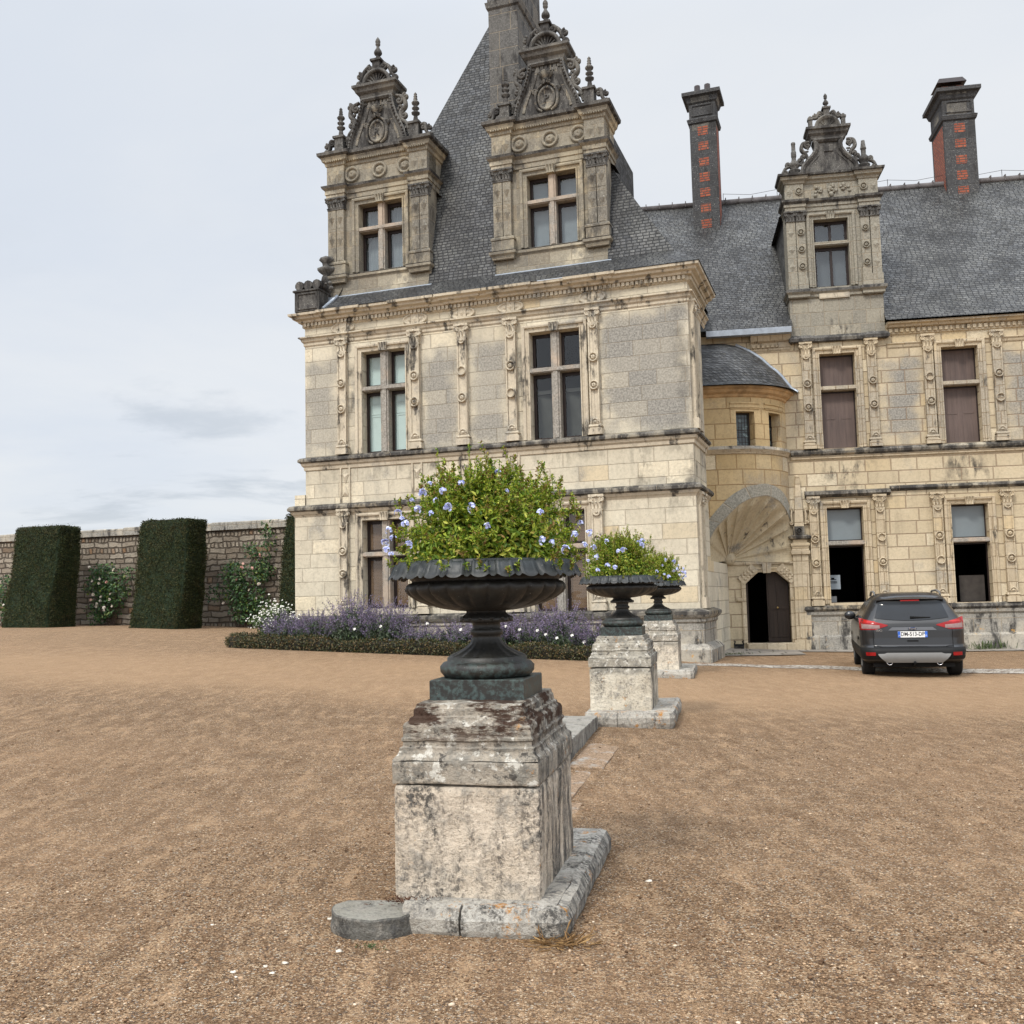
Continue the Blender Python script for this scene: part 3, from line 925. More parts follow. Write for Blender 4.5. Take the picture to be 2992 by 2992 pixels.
def dormer_pavilion(parent, xo, yo, mono, inner, pane):
    """lucarne of the pavilion in its own frame (x from its axis, z absolute)"""
    b = MB()
    W = (-.60, .70, 10.58, 12.45)
    holed(b, -1.5, 1.5, 9.7, 13.62, [W], 0.0, .26)
    for sx in (-1, 1):
        b.poly([(sx * 1.5, 0, 9.7), (sx * 1.5, 0, 13.62), (sx * 1.5, .45, 13.62), (sx * 1.5, .45, 9.7)])
        b.poly([(sx * 1.47, .45, 9.7), (sx * 1.47, .45, 13.62), (sx * 1.47, 3.4, 13.62), (sx * 1.47, 3.4, 9.7)], 2)
        b.poly([(sx * 1.5, .45, 9.7), (sx * 1.5, .45, 13.62), (sx * 1.47, .45, 13.62), (sx * 1.47, .45, 9.7)])
        # little slate roof behind the gable
        b.poly([(sx * 1.62, .40, 12.55), (0, .40, 13.9), (0, 1.8, 13.9), (sx * 1.62, 1.0, 12.55)], 2)
    b.box(-1.54, 1.54, -.07, .02, 9.9, 10.36)
    U = [(-1.5, .9), (-1.5, -.05), (1.5, -.05), (1.5, .9)]
    UB = [(-1.5, .9), (-1.5, -.16), (-.98, -.16), (-.98, -.03), (.98, -.03), (.98, -.16), (1.5, -.16), (1.5, .9)]
    b.sweep(UB, [(0, 10.30), (.03, 10.32), (.05, 10.40), (.10, 10.44), (.10, 10.50), (.11, 10.52), (.0, 10.56)], mats=[0, 0, 0, 0, 1, 1])
    core = b.build('dormer', [M['dorm'], M['dormdark'], M['slateP']], parent)
    core.location = (xo, yo, 0)
    # pilasters at both sides, a strip on the inner and the outer edge
    for sx in (-1, 1):
        p = MB()
        x0, x1 = (1.0, 1.5)
        for a, c in ((1.02, 1.235), (1.255, 1.5)):
            X0, X1 = (a, c) if sx > 0 else (-c, -a)
            p.box(X0, X1, -.12, .02, 10.60, 12.4)
            for zz in (10.95, 11.55, 12.15):
                diamond(p, (X0 + X1) / 2, zz, .09, .22, -.12, .06)
            for zz in (10.9, 12.1): p.box(X0 + .02, X1 - .02, -.128, -.1, zz - .25, zz - .235)
        X0, X1 = (x0, x1) if sx > 0 else (-x1, -x0)
        p.box(X0 - .05, X1 + .05, -.17, .03, 10.56, 10.82); p.sweep([(X0 - .02, .03), (X0 - .02, -.14), (X1 + .02, -.14), (X1 + .02, .03)], [(0, 10.82), (.05, 10.83), (.05, 10.88), (.0, 10.92)])
        p.box(X0 - .01, X1 + .01, -.14, .03, 12.38, 12.44, 1)
        capital(p, X0, X0 + .24, 12.42, 12.72, 0, .12, 1); capital(p, X1 - .24, X1, 12.42, 12.72, 0, .12, 1)
        p.build('dormer_pilaster', [M['dorm'], M['dormdark']], core)
    e = MB()
    e.sweep(UB, [(0, 12.66), (.02, 12.68), (.02, 12.80), (.045, 12.81), (.045, 12.92), (.11, 12.98), (.13, 13.04), (.0, 13.06)], mats=[0, 0, 0, 0, 0, 1, 1])
    e.sweep(UB, [(0, 13.04), (0, 13.62)])
    for x in (-.78, .05, .80): disc_ornament(e, x, 13.34, .225, -.03)
    for sx in (-1, 1):
        for x in (1.12, 1.37): diamond(e, sx * x, 13.34, .10, .22, -.16, .06)
    e.sweep(UB, [(0, 13.60), (.03, 13.62), (.05, 13.70), (.10, 13.74), (.13, 13.84), (.20, 13.88), (.21, 13.96), (.0, 14.02)], mats=[0, 0, 0, 0, 1, 1, 1])
    for k in range(46): e.ball((-1.5 + 3.0 * (k + .5) / 46, -.12 - (.13 if abs(-1.5 + 3.0 * (k + .5) / 46) > .98 else 0), 13.72), .028, 6)
    e.box(-1.58, 1.58, -.1, 1.0, 13.93, 14.0, 1)
    e.build('entablature', [M['dorm'], M['dormdark']], core)
    # bell shaped gable
    half = [(.88, 14.0), (.87, 14.14), (.82, 14.34), (.72, 14.58), (.60, 14.82), (.53, 15.02), (.48, 15.22), (.465, 15.40)]
    outl = [(x, z) for x, z in half] + [(-x, z) for x, z in reversed(half)]
    q = MB()
    q.prism(outl, -.04, .42)
    q.sweep([(x, z) for x, z in half] + [(-x, z) for x, z in reversed(half)], [(.0, .04), (.02, .10), (-.04, .14), (-.09, .10), (-.10, .04)], to3=to_xz(0))
    inn = [(x - .2, z) for x, z in half[1:-1]]
    q.sweep([(x, z) for x, z in inn] + [(-x, z) for x, z in reversed(inn)], [(.0, .04), (.0, .065), (-.07, .065), (-.07, .04)], to3=to_xz(0), m=1)
    for k in range(1, 16):
        t = k / 16 * (len(half) - 1); i = int(t); f = t - i
        hx, hz = half[i][0] * (1 - f) + half[min(i + 1, 7)][0] * f, half[i][1] * (1 - f) + half[min(i + 1, 7)][1] * f
        for sx in (-1, 1): q.ball((sx * (hx - .045), -.145, hz), .034, 6)
    for k in range(7): q.box(-.38 + k * .115, -.31 + k * .115, -.065, -.03, 15.22, 15.33, 1)
    q.build('gable', [M['dormdark'], M['dorm']], core)
    # cartouche with crown and monogram
    s = MB()
    def oval(r, zc, h0, h1, ring=False):
        i0 = len(s.v)
        pr = [(r, h0), (r, h1), (r * .9, h1 + .015), (r * .8, h1), (r * .76, h0 + .03), (.001, h0 + .045)]
        s.lathe(pr, (0, 0, 0), 20, None, 0, 'y')
        for k in range(i0, len(s.v)):
            x, y, z_ = s.v[k]; s.v[k] = (x, y - .04, zc + z_ * 1.35)
    oval(.24, 14.42, 0, .06)
    for sx in (-1, 1):
        s_scroll(s, [(sx * .10, 14.80), (sx * .25, 14.66), (sx * .30, 14.45), (sx * .26, 14.2), (sx * .12, 14.08)], .035, -.08, [(sx * .31, 14.62, .07, 0 if sx < 0 else PI, sx), (sx * .08, 14.86, .06, PI / 2, -sx)])
    s.lathe([(.10, 0), (.13, .05), (.19, .13), (.17, .14), (.12, .10)], (0, -.06, 14.93), 14, None, 0, 'z', True)
    for k in range(7): s.ball((-.18 + .06 * k, -.06 - .15 * math.cos((k - 3) / 3 * 1.3), 15.09), .026, 6)
    s.build('cartouche', M['dorm'], core)
    text_part(mono, 'carved_monogram', .30, .012, M['dormdark'], core, (0, -.10, 14.40), .8)
    # cornice of the gable
    k_ = MB()
    UG = [(-.47, .45), (-.47, -.06), (.47, -.06), (.47, .45)]
    k_.sweep(UG, [(0, 15.38), (.03, 15.42), (.05, 15.50), (.12, 15.56), (.15, 15.64), (.20, 15.68), (.20, 15.75), (0, 15.79)], mats=[0, 1, 1, 1, 1, 1, 1])
    k_.box(-.5, .5, -.08, .45, 15.70, 15.77, 1)
    k_.lathe([(.44, 0), (.44, .10), (.38, .12), (.34, .06), (.34, .02), (.001, .02)], (0, -.02, 15.76), 20, None, 1, 'y', a0=0, a1=PI)
    k_.prism([(.44 * math.cos(PI * i / 16), 15.76 + .44 * math.sin(PI * i / 16)) for i in range(17)], .0, .38, 1)
    for i in range(9):
        a = PI * (i + .5) / 9
        k_.tube([(.07 * math.cos(a), -.05, 15.77 + .07 * math.sin(a)), (.31 * math.cos(a), -.06, 15.77 + .31 * math.sin(a))], [.012, .034], 6, 1)
    for sx in (-1, 1):
        s_scroll(k_, [(sx * .10, 16.22), (sx * .24, 16.30), (sx * .38, 16.18), (sx * .46, 16.0), (sx * .56, 15.84)], .05, -.02, [(sx * .20, 16.24, .10, PI / 2, sx), (sx * .53, 16.10, .085, PI / 2, -sx), (sx * .55, 15.86, .07, 0 if sx < 0 else PI, sx)], 1)
        leafy(k_, sx * .42, 16.02, -.04, .13, 6, 1, 3)
    k_.box(-.11, .11, -.1, .2, 16.14, 16.42, 1); k_.box(-.16, .16, -.14, .24, 16.42, 16.48, 1)
    diamond(k_, 0, 16.28, .07, .1, -.1, .03, 1)
    k_.build('gable_crest', [M['dorm'], M['dormdark']], core)
    f1 = MB(); vase_finial(f1, 0, .05, 16.46, .72, .115); f1.build('finial', M['dormdark'], core)
    for sx in (-1, 1):
        f2 = MB()
        f2.box(sx * 1.13 - .13, sx * 1.13 + .13, -.16, .14, 14.0, 14.40); f2.box(sx * 1.13 - .17, sx * 1.13 + .17, -.2, .18, 14.40, 14.46)
        diamond(f2, sx * 1.13, 14.21, .09, .15, -.16, .03)
        finial(f2, sx * 1.13, -.01, 14.44, .90, .14)
        f2.build('corner_finial', M['dormdark'], core)
        f3 = MB()
        s_scroll(f3, [(sx * .56, 15.36), (sx * .78, 15.26), (sx * .83, 15.02), (sx * .70, 14.86), (sx * .72, 14.66), (sx * .88, 14.48), (sx * .95, 14.2)], .055, -.0,
                 [(sx * .66, 15.20, .11, PI / 2, sx), (sx * .84, 15.28, .075, PI / 2, -sx), (sx * .80, 14.76, .10, PI / 2, -sx), (sx * .93, 14.36, .08, 0 if sx < 0 else PI, sx)])
        leafy(f3, sx * .70, 15.02, -.03, .12, 6, 0, 5)
        s_scroll(f3, [(sx * 1.28, 14.36), (sx * 1.42, 14.38), (sx * 1.45, 14.2), (sx * 1.52, 14.06)], .045, -.05, [(sx * 1.37, 14.30, .075, PI / 2, sx), (sx * 1.56, 14.26, .06, PI / 2, -sx), (sx * 1.56, 14.08, .055, 0, sx)])
        f3.build('scroll_bracket', M['dormdark'], core)
    window(core, *W, 0.0, part=False, inner=inner, pane=pane, trim='dorm', rev=.22, mul=.19, trans=11.76)
    r = room(core, -.75, .85, 10.5, 12.5, .30, 1.2)
    return core


# ------------------------------------------------------------------ the corner pavilion
def build_pavilion():
    T = thing('corner_pavilion', 'tall cream stone corner pavilion with two carved dormers on a steep slate roof', 'building', PO, PY)
    XL = -10.33
    w1 = (-8.61, -7.35, 5.55, 8.24); w2 = (-3.95, -2.66, 5.55, 8.24)
    g1 = (-8.62, -7.33, 1.50, 3.78); g2 = (-3.96, -2.65, 1.33, 3.78)
    b = MB()
    holed(b, XL, 0, 4.2, 9.42, [w1, w2], 0.0, .30)
    holed(b, XL - .32, .02, 1.0, 4.2, [g1, g2], -.03, .33)
    # ground storey ledge on the left, sides and back
    b.poly([(XL - .32, -.03, 1.0), (XL - .32, 9, 1.0), (XL - .32, 9, 4.55), (XL - .32, -.03, 4.55)])
    b.poly([(XL - .32, -.03, 4.2), (XL, -.03, 4.2), (XL, -.03, 4.55), (XL - .32, -.03, 4.55)])
    b.poly([(XL - .32, -.03, 4.55), (XL, -.03, 4.55), (XL, 9, 4.55), (XL - .32, 9, 4.55)])
    b.poly([(XL, 0, 4.2), (XL, 9, 4.2), (XL, 9, 9.42), (XL, 0, 9.42)])
    b.poly([(0, 0, 4.2), (0, 2.0, 4.2), (0, 2.0, 9.42), (0, 0, 9.42)])
    b.poly([(0, 2.0, 2.5), (-.8, 2.0, 2.5), (-.8, 2.0, 9.42), (0, 2.0, 9.42)])
    b.poly([(-.8, 2.0, 2.5), (-.8, 9, 2.5), (-.8, 9, 9.42), (-.8, 2.0, 9.42)])
    b.poly([(.02, -.03, 0), (.02, 2.0, 0), (.02, 2.0, 4.2), (.02, -.03, 4.2)])
    b.poly([(.0, 2.0, 0), (.0, 5.55, 0), (.0, 5.55, 2.5), (.0, 2.0, 2.5)])
    b.poly([(0, 2.0, 2.5), (0, 5.55, 2.5), (-.8, 5.55, 2.5), (-.8, 2.0, 2.5)])
    b.poly([(XL - .32, 9, 0), (0, 9, 0), (0, 9, 9.42), (XL - .32, 9, 9.42)])
    b.build('wall', M['wallP'], T)
    # plinth
    p = MB()
    PP = [(XL - .34, 3), (XL - .34, -.04), (.04, -.04), (.04, 2.0)]
    p.sweep(PP, [(0, 1.34), (.10, 1.31), (.20, 1.27), (.20, 1.20), (.15, 1.14), (.10, 1.10), (.10, 1.04), (.06, 1.0), (.06, .52)], mats=[1, 1, 1, 0, 0, 0, 0, 0], caps=False)
    p.sweep(PP, [(.06, .54), (.16, .49), (.24, .40), (.24, -.4)], m=0, caps=False)
    p.build('plinth', [M['plinth'], M['crust']], T)
    # corner pier of the side wall
    for (z0, z1) in ((1.34, 4.05), (5.55, 8.66)):
        for k, (y0, y1) in enumerate(((.12, .34), (.55, .77))):
            q = MB()
            q.box(-.02, .09, y0, y1, z0 + .25, z1 - .3); q.box(-.02, .15, y0 - .05, y1 + .05, z0, z0 + .25)
            for j in range(3):
                q.box(.085, .105, y0 + .02 + j * .075, y0 + .05 + j * .075, z0 + .3, z1 - .35)
            q.frustum(-.02, .10, y0 - .0, y1 + .0, z1 - .3, z1 - .05, -.05); q.box(-.02, .17, y0 - .06, y1 + .06, z1 - .06, z1)
            leafy(q, .10, z1 - .2, (y0 + y1) / 2, .1, 6, 0, k)
            q.build('side_pilaster', M['trimP'], T)
    # string courses
    s = MB()
    SP = [(XL, 3), (XL, -.0), (0, -.0), (0, 2.0)]
    s.sweep(SP, [(.0, 5.55), (.12, 5.52), (.16, 5.47), (.16, 5.42), (.10, 5.38), (.08, 5.32), (.04, 5.28), (.03, 5.20), (0, 5.18)], mats=[1, 1, 1, 1, 0, 0, 0, 0])
    s.build('string_course', [M['trimP'], M['crust']], T)
    s = MB()
    SP2 = [(XL - .32, 3), (XL - .32, -.03), (.02, -.03), (.02, 2.0)]
    s.sweep(SP2, [(.0, 4.27), (.11, 4.24), (.15, 4.19), (.15, 4.13), (.09, 4.09), (.06, 4.03), (.03, 4.0), (0, 3.95)], mats=[1, 1, 1, 1, 0, 0, 0])
    s.build('string_course', [M['trimP'], M['crust']], T)
    # entablature with dentils
    e = MB()
    EP = [(XL, 3), (XL, 0), (0, 0), (0, 2.6)]
    e.sweep(EP, [(0, 8.56), (.03, 8.60), (.03, 8.66), (.07, 8.70), (.09, 8.76), (.14, 8.79), (.14, 8.82), (0, 8.86)])
    e.sweep(EP, [(0, 9.06), (.05, 9.09), (.05, 9.20), (.13, 9.21), (.15, 9.26), (.24, 9.29), (.26, 9.34), (.33, 9.37), (.34, 9.43), (0, 9.47)])
    n = 92
    for k in range(n):
        x = XL + (k + .5) * (-XL) / n
        e.box(x - .036, x + .036, -.105, -.03, 9.11, 9.20)
    for k in range(22):
        y = (k + .5) * 2.5 / 22
        e.box(.03, .105, y - .036, y + .036, 9.11, 9.20)
    for x in (-9.16, -7.05, -5.73, -4.42, -2.31):   # breaks of the cornice over the pilasters
        e.sweep([(x - .3, 0), (x - .3, -.04), (x + .3, -.04), (x + .3, 0)], [(0, 9.206), (.133, 9.215), (.153, 9.265), (.243, 9.295), (.263, 9.345), (.333, 9.375), (.343, 9.436), (0, 9.475)])
    e.build('cornice', M['trimP'], T)
    for x in (-9.16, -7.05, -5.73, -4.42, -2.31):
        o = MB()
        o.box(x - .11, x + .11, -.05, .02, 8.84, 9.09)
        diamond(o, x, 8.965, .08, .10, -.05, .03)
        for sx in (-1, 1):
            a0 = -PI / 2 if sx > 0 else PI / 2
            o.lathe([(.23, -.02), (.23, .05), (.19, .06), (.17, .03), (.08, .03), (.06, .05), (.001, .05)], (x + sx * .12, 0, 8.965), 12, lambda t, h: 1 if abs(math.sin(t)) < .5 else 1, 0, 'y', a0=a0, a1=a0 + PI)
        for v in range(len(o.v)):
            xx, yy, zz = o.v[v]; o.v[v] = (xx, yy, 8.965 + (zz - 8.965) * (.56 if abs(xx - x) > .115 else 1))
        o.build('frieze_rosette', M['trimP'], T)
    for k, (x0, x1) in enumerate(((-9.29, -9.04), (-7.18, -6.92), (-5.86, -5.60), (-4.55, -4.29), (-2.42, -2.18))):
        pilaster(T, x0, x1, 5.55, 8.66, 0, M['trimP'], k)
    for x0, x1 in ((-9.26, -9.02), (-7.0, -6.76), (-4.5, -4.26), (-2.46, -2.20)):
        pilaster(T, x0, x1, 1.34, 4.10, -.03, M['trimP'], 1)
    for x in (-9.13, -7.06, -5.74, -4.42):         # short panelled strips between the strings
        o = MB()
        for sx in (-1, 1): o.box(x + sx * .13 - .02, x + sx * .13 + .02, -.045, .01, 4.27, 5.20)
        for zz, sg in ((5.05, -1), (4.45, 1)):
            i = o.add([(x - .1, -.01, zz - sg * .0), (x + .1, -.01, zz), (x, -.01, zz + sg * .28), (x, -.06, zz + sg * .1)])
            o.face((i, i + 1, i + 3)); o.face((i + 1, i + 2, i + 3)); o.face((i + 2, i, i + 3))
        o.build('panel_strip', M['trimP'], T)
    window(T, *w1, 0, inner=in_shutter, pane='glass', trans=7.255, mul=.22)
    window(T, *w2, 0, inner=in_drape, pane='glass', trans=7.28, mul=.21)
    window(T, *g1, -.03, inner=in_blind, pane='glass', trans=2.89, mul=.21)
    window(T, *g2, -.03, inner=in_blind, pane='glass', trans=2.89, mul=.21)
    for q in (w1, w2, g1, g2):
        room(T, q[0] - .1, q[1] + .1, q[2] - .1, q[3] + .1, .42, 1.8)
    # ---- roof
    rf = MB()
    A = (-5.4, 2.6, 18.7)
    yz = lambda z: .25 + (z - 9.95) * (2.35 / 8.75)
    xl = lambda z: -9.45 + (z - 9.95) * (4.05 / 8.75)
    e0, e1 = (-9.62, -.36, 9.44), (.36, -.36, 9.44)
    rp = [(-.30, 9.95), (-.95, 10.95), (-1.80, 12.35), (-2.0, 12.70)]
    rf.poly([e0, e1, (-.30, yz(9.95), 9.95), (xl(9.95), yz(9.95), 9.95)])
    for (xa, za), (xb, zb) in zip(rp, rp[1:]):      # the slope is open where the two dormers stand
        for lo, hi in ((-99, -9.74), (-6.78, -4.91), (-1.95, 99)):
            pa = [max(lo, xl(za)), min(hi, xa)]; pb = [max(lo, xl(zb)), min(hi, xb)]
            if pa[1] - pa[0] < .01 and pb[1] - pb[0] < .01: continue
            pa[1] = max(pa); pb[1] = max(pb)
            rf.poly([(pa[0], yz(za), za), (pa[1], yz(za), za), (pb[1], yz(zb), zb), (pb[0], yz(zb), zb)])
    rf.poly([(xl(12.70), yz(12.70), 12.70), (-2.0, yz(12.70), 12.70), A])
    bk = lambda p, y=10.0: (p[0], y, p[2])
    R3 = [(x, yz(z), z) for x, z in rp] + [A]
    rf.poly([e1, bk(e1, 2.7), bk(R3[0], 2.7), R3[0]])
    for p_, q in zip(R3, R3[1:]): rf.poly([p_, bk(p_), bk(q), q])
    L3 = [(xl(z), yz(z), z) for z in (9.95, 12.7)] + [A]
    for p_, q in zip([e0] + L3, L3): rf.poly([q, bk(q), bk(p_), p_])
    ro = rf.build('roof', M['slateP'], T)
    # lead flashing along the eave at the left and under the dormers
    fl = MB()
    fl.tube([(-9.60, -.30, 9.47), (-9.43, .18, 9.93)], .05, 6)
    for x0, x1 in ((-9.82, -6.72), (-4.98, -1.9)):
        fl.box(x0 + .08, x1 + .05, .20, .40, 9.83, 9.93)
    fl.build('lead_flashing', M['lead'], ro)
    # ---- dormers
    dormer_pavilion(T, -8.26, .40, 'R', in_curtain('curt', .012, 60), 'glassD')
    dormer_pavilion(T, -3.43, .40, 'P', in_curtain('curt', .004, 8), 'glassD')
    # ---- chimney in front of the ridge
    c = MB()
    c.box(-5.26, -4.43, 1.15, 3.2, 12.0, 17.75)
    c.sweep([(-5.26, 3.2), (-5.26, 1.15), (-4.43, 1.15), (-4.43, 3.2)], [(0, 17.65), (.05, 17.7), (.08, 17.85), (.0, 17.9)])
    c.box(-5.28, -4.41, 1.13, 3.2, 17.9, 20.5)
    c.build('chimney', M['chimP'], T)
    # ---- weathered block and broken sculpture on the left corner of the cornice
    k = MB()
    k.box(XL - .12, -9.72, -.32, 1.3, 9.46, 10.0)
    k.box(XL - .16, -9.70, -.36, 1.34, 10.0, 10.05)
    k.sweep([(-9.80, 9.55), (-9.80, 9.92), (XL + .0, 9.92), (XL + .0, 9.55)], [(0, .32), (0, .35), (.04, .35), (.04, .32)], True, to_xz(0))
    k.build('corner_block', M['dormdark'], T)
    k = MB()
    for j in range(3): k.tube([(XL + .02 + j * .26, -.32, 10.17), (XL + .02 + j * .26, .5, 10.17)], [.13, .12], 10)
    k.lathe([(.14, 0), (.16, .15), (.13, .32), (.10, .36), (.20, .44), (.24, .50), (.24, .56), (.10, .58), (.12, .70), (.2, .78), (.16, .86), (.02, .87)], (-9.78, .25, 10.20), 10, lambda t, h: 1 + .1 * math.cos(5 * t))
    leafy(k, -9.62, 10.15, -.1, .2, 9, 0, 4)
    k.build('broken_sculpture', M['dormdark'], T)


build_pavilion()


# ------------------------------------------------------------------ the wing
def dormer_wing(parent):
    b = MB()
    W = (.66, 1.61, 10.33, 12.30); C = 1.19
    holed(b, -.10, 2.47, 8.78, 13.40, [W], -.04, .26)
    for x in (-.10, 2.47):
        b.poly([(x, -.04, 8.78), (x, -.04, 13.4), (x, .6, 13.4), (x, .6, 8.78)])
        xi = x + (.03 if x < 1 else -.03)
        b.poly([(xi, .6, 8.78), (xi, .6, 13.0), (xi, 4.4, 13.0), (xi, 4.4, 8.78)], 2)
    for sx in (-1, 1): b.poly([(C + sx * 1.4, .5, 12.7), (C, .5, 13.7), (C, 5, 13.7), (C + sx * 1.4, 5, 12.7)], 2)
    U = [(-.10, .6), (-.10, -.04), (2.47, -.04), (2.47, .6)]
    UB = [(-.10, .6), (-.10, -.13), (.42, -.13), (.42, -.05), (1.95, -.05), (1.95, -.13), (2.47, -.13), (2.47, .6)]
    b.sweep(UB, [(0, 10.02), (.04, 10.05), (.04, 10.12), (.10, 10.18), (.10, 10.25), (0, 10.30)], mats=[0, 0, 0, 1, 1])
    b.sweep(UB, [(0, 8.72), (.07, 8.75), (.09, 8.83), (.03, 8.90), (0, 8.93)], m=1)
    b.box(.72, 1.55, -.10, .0, 9.98, 10.28, 3)
    core = b.build('dormer', [M['dormW'], M['dormdark'], M['slateW'], M['trimP']], parent)
    for x0, x1 in ((-.10, .15), (.17, .42), (1.95, 2.19), (2.22, 2.47)):
        p = MB()
        p.box(x0, x1, -.11, .0, 10.60, 12.30); p.box(x0 - .02, x1 + .02, -.15, .0, 10.28, 10.60)
        for zz in (10.95, 11.45, 11.95):
            if x0 in (.17, 1.95): disc_ornament(p, (x0 + x1) / 2, zz, .10, -.105)
            else: diamond(p, (x0 + x1) / 2, zz, .09, .14, -.11, .04)
        capital(p, x0, x1, 12.28, 12.58, 0, .11, 1)
        p.build('dormer_pilaster', [M['dormW'], M['dormdark']], core)
    e = MB()
    e.sweep(UB, [(0, 12.56), (.02, 12.58), (.02, 12.68), (.05, 12.70), (.05, 12.78), (.12, 12.84), (.13, 12.90), (0, 12.93)], mats=[0, 0, 0, 0, 1, 1, 1])
    e.sweep(UB, [(0, 12.92), (0, 13.40)])
    leafy(e, C, 13.16, -.06, .16, 10, 0, 2); leafy(e, C - .4, 13.16, -.06, .15, 9, 0, 3); leafy(e, C + .4, 13.16, -.06, .15, 9, 0, 4)
    for x in (.03, 2.34): diamond(e, x, 13.16, .1, .17, -.13, .04)
    for x in (.29, 2.08): disc_ornament(e, x, 13.16, .11, -.12)
    e.sweep(UB, [(0, 13.38), (.03, 13.40), (.05, 13.46), (.11, 13.50), (.13, 13.58), (.18, 13.60), (.19, 13.66), (0, 13.70)], mats=[0, 0, 0, 0, 1, 1, 1])
    e.box(-.2, 2.57, -.1, .7, 13.62, 13.685, 1)
    e.build('entablature', [M['dormW'], M['dormdark']], core)
    q = MB()
    half = [(.80, 13.68), (.80, 13.80), (.75, 13.95), (.62, 14.10), (.47, 14.25), (.38, 14.40), (.37, 14.55), (.42, 14.70)]
    outl = [(C + x, z) for x, z in half] + [(C - x, z) for x, z in reversed(half)]
    q.prism(outl, -.04, .36)
    q.sweep(outl, [(0, .04), (.02, .10), (-.04, .13), (-.10, .08), (-.10, .04)], to3=to_xz(0))
    q.box(C - .13, C + .13, -.07, 0, 14.32, 14.52)
    inn = [(x - .2, z) for x, z in half[:5]]
    q.sweep([(C + x, z) for x, z in inn], [(0, .04), (0, .06), (-.03, .06), (-.03, .04)], to3=to_xz(0)); q.sweep([(C - x, z) for x, z in reversed(inn)], [(0, .04), (0, .06), (-.03, .06), (-.03, .04)], to3=to_xz(0))
    q.build('gable', M['dormdark'], core)
    k = MB()
    UG = [(C - .44, .4), (C - .44, -.06), (C + .44, -.06), (C + .44, .4)]
    k.sweep(UG, [(0, 14.66), (.03, 14.70), (.05, 14.78), (.11, 14.84), (.13, 14.92), (.18, 14.95), (.18, 15.02), (0, 15.06)])
    k.box(C - .5, C + .5, -.08, .4, 14.97, 15.04)
    k.lathe([(.36, 0), (.36, .09), (.31, .11), (.27, .05), (.001, .02)], (C, -.02, 15.04), 18, None, 0, 'y', a0=0, a1=PI)
    k.prism([(C + .36 * math.cos(PI * i / 14), 15.04 + .36 * math.sin(PI * i / 14)) for i in range(15)], .0, .3)
    for i in range(7):
        a = PI * (i + .5) / 7
        k.tube([(C + .05 * math.cos(a), -.05, 15.05 + .05 * math.sin(a)), (C + .25 * math.cos(a), -.055, 15.05 + .25 * math.sin(a))], [.01, .03], 6)
    for sx in (-1, 1):
        k.box(C + sx * .46 - .055, C + sx * .46 + .055, -.06, .08, 15.04, 15.30); k.box(C + sx * .46 - .075, C + sx * .46 + .075, -.08, .1, 15.30, 15.36); k.ball((C + sx * .46, 0, 15.38), .06, 8)
        s_scroll(k, [(C + sx * .08, 15.46), (C + sx * .20, 15.52), (C + sx * .28, 15.36), (C + sx * .40, 15.36)], .04, 0, [(C + sx * .18, 15.46, .07, PI / 2, sx), (C + sx * .35, 15.42, .055, PI / 2, -sx)])
    k.box(C - .08, C + .08, -.07, .12, 15.36, 15.60); k.box(C - .12, C + .12, -.11, .16, 15.60, 15.65)
    k.build('gable_crest', M['dormdark'], core)
    f = MB(); vase_finial(f, C, .02, 15.63, .47, .085); f.build('finial', M['dormdark'], core)
    for sx, top in ((-1, 14.72), (1, 14.55)):
        f = MB()
        f.lathe([(.13, 0), (.14, .10), (.17, .14), (.17, .17), (.07, .19), (.15, .27), (.17, .33), (.12, .40), (.07, .46), (.06, .55), (.075, .57), (.075, .72), (.06, .73), (.055, .92), (.065, .95), (.06, 1.0), (.01, 1.03)] if sx < 0 else
                [(.13, 0), (.14, .10), (.17, .14), (.17, .17), (.07, .19), (.15, .27), (.17, .33), (.12, .40), (.07, .46), (.07, .62), (.085, .63), (.085, .66), (.075, .68), (.05, .88), (.01, .885)], (C + sx * .97, 0, 13.68), 10)
        s_scroll(f, [(C + sx * .62, 14.05), (C + sx * .70, 14.0), (C + sx * .84, 14.0)], .04, 0, [(C + sx * .80, 14.12, .09, -PI / 2, sx)])
        s_scroll(f, [(C + sx * 1.03, 13.98), (C + sx * 1.22, 13.92), (C + sx * 1.32, 13.72)], .04, 0, [(C + sx * 1.14, 14.03, .07, -PI / 2, -sx), (C + sx * 1.25, 13.78, .08, 0, sx)])
        f.build('corner_finial', M['dormdark'], core)
        f = MB()
        s_scroll(f, [(C + sx * .52, 14.66), (C + sx * .70, 14.62), (C + sx * .74, 14.44), (C + sx * .62, 14.28), (C + sx * .58, 14.12)], .05, 0, [(C + sx * .58, 14.56, .085, PI / 2, sx), (C + sx * .70, 14.22, .07, -PI / 2, -sx)])
        leafy(f, C + sx * .58, 14.34, -.02, .10, 6, 0, 8)
        f.build('scroll_bracket', M['dormdark'], core)
    window(core, *W, -.04, part=False, cross=False, wood_cross=True, trans=11.60, inner=in_curtain('curtD', .003, 5), pane='glassD', stone='dormW', trim='dormW', rev=.2, frame_w=.07)
    room(core, .5, 1.8, 10.25, 12.4, .30, 1.2)
    return core


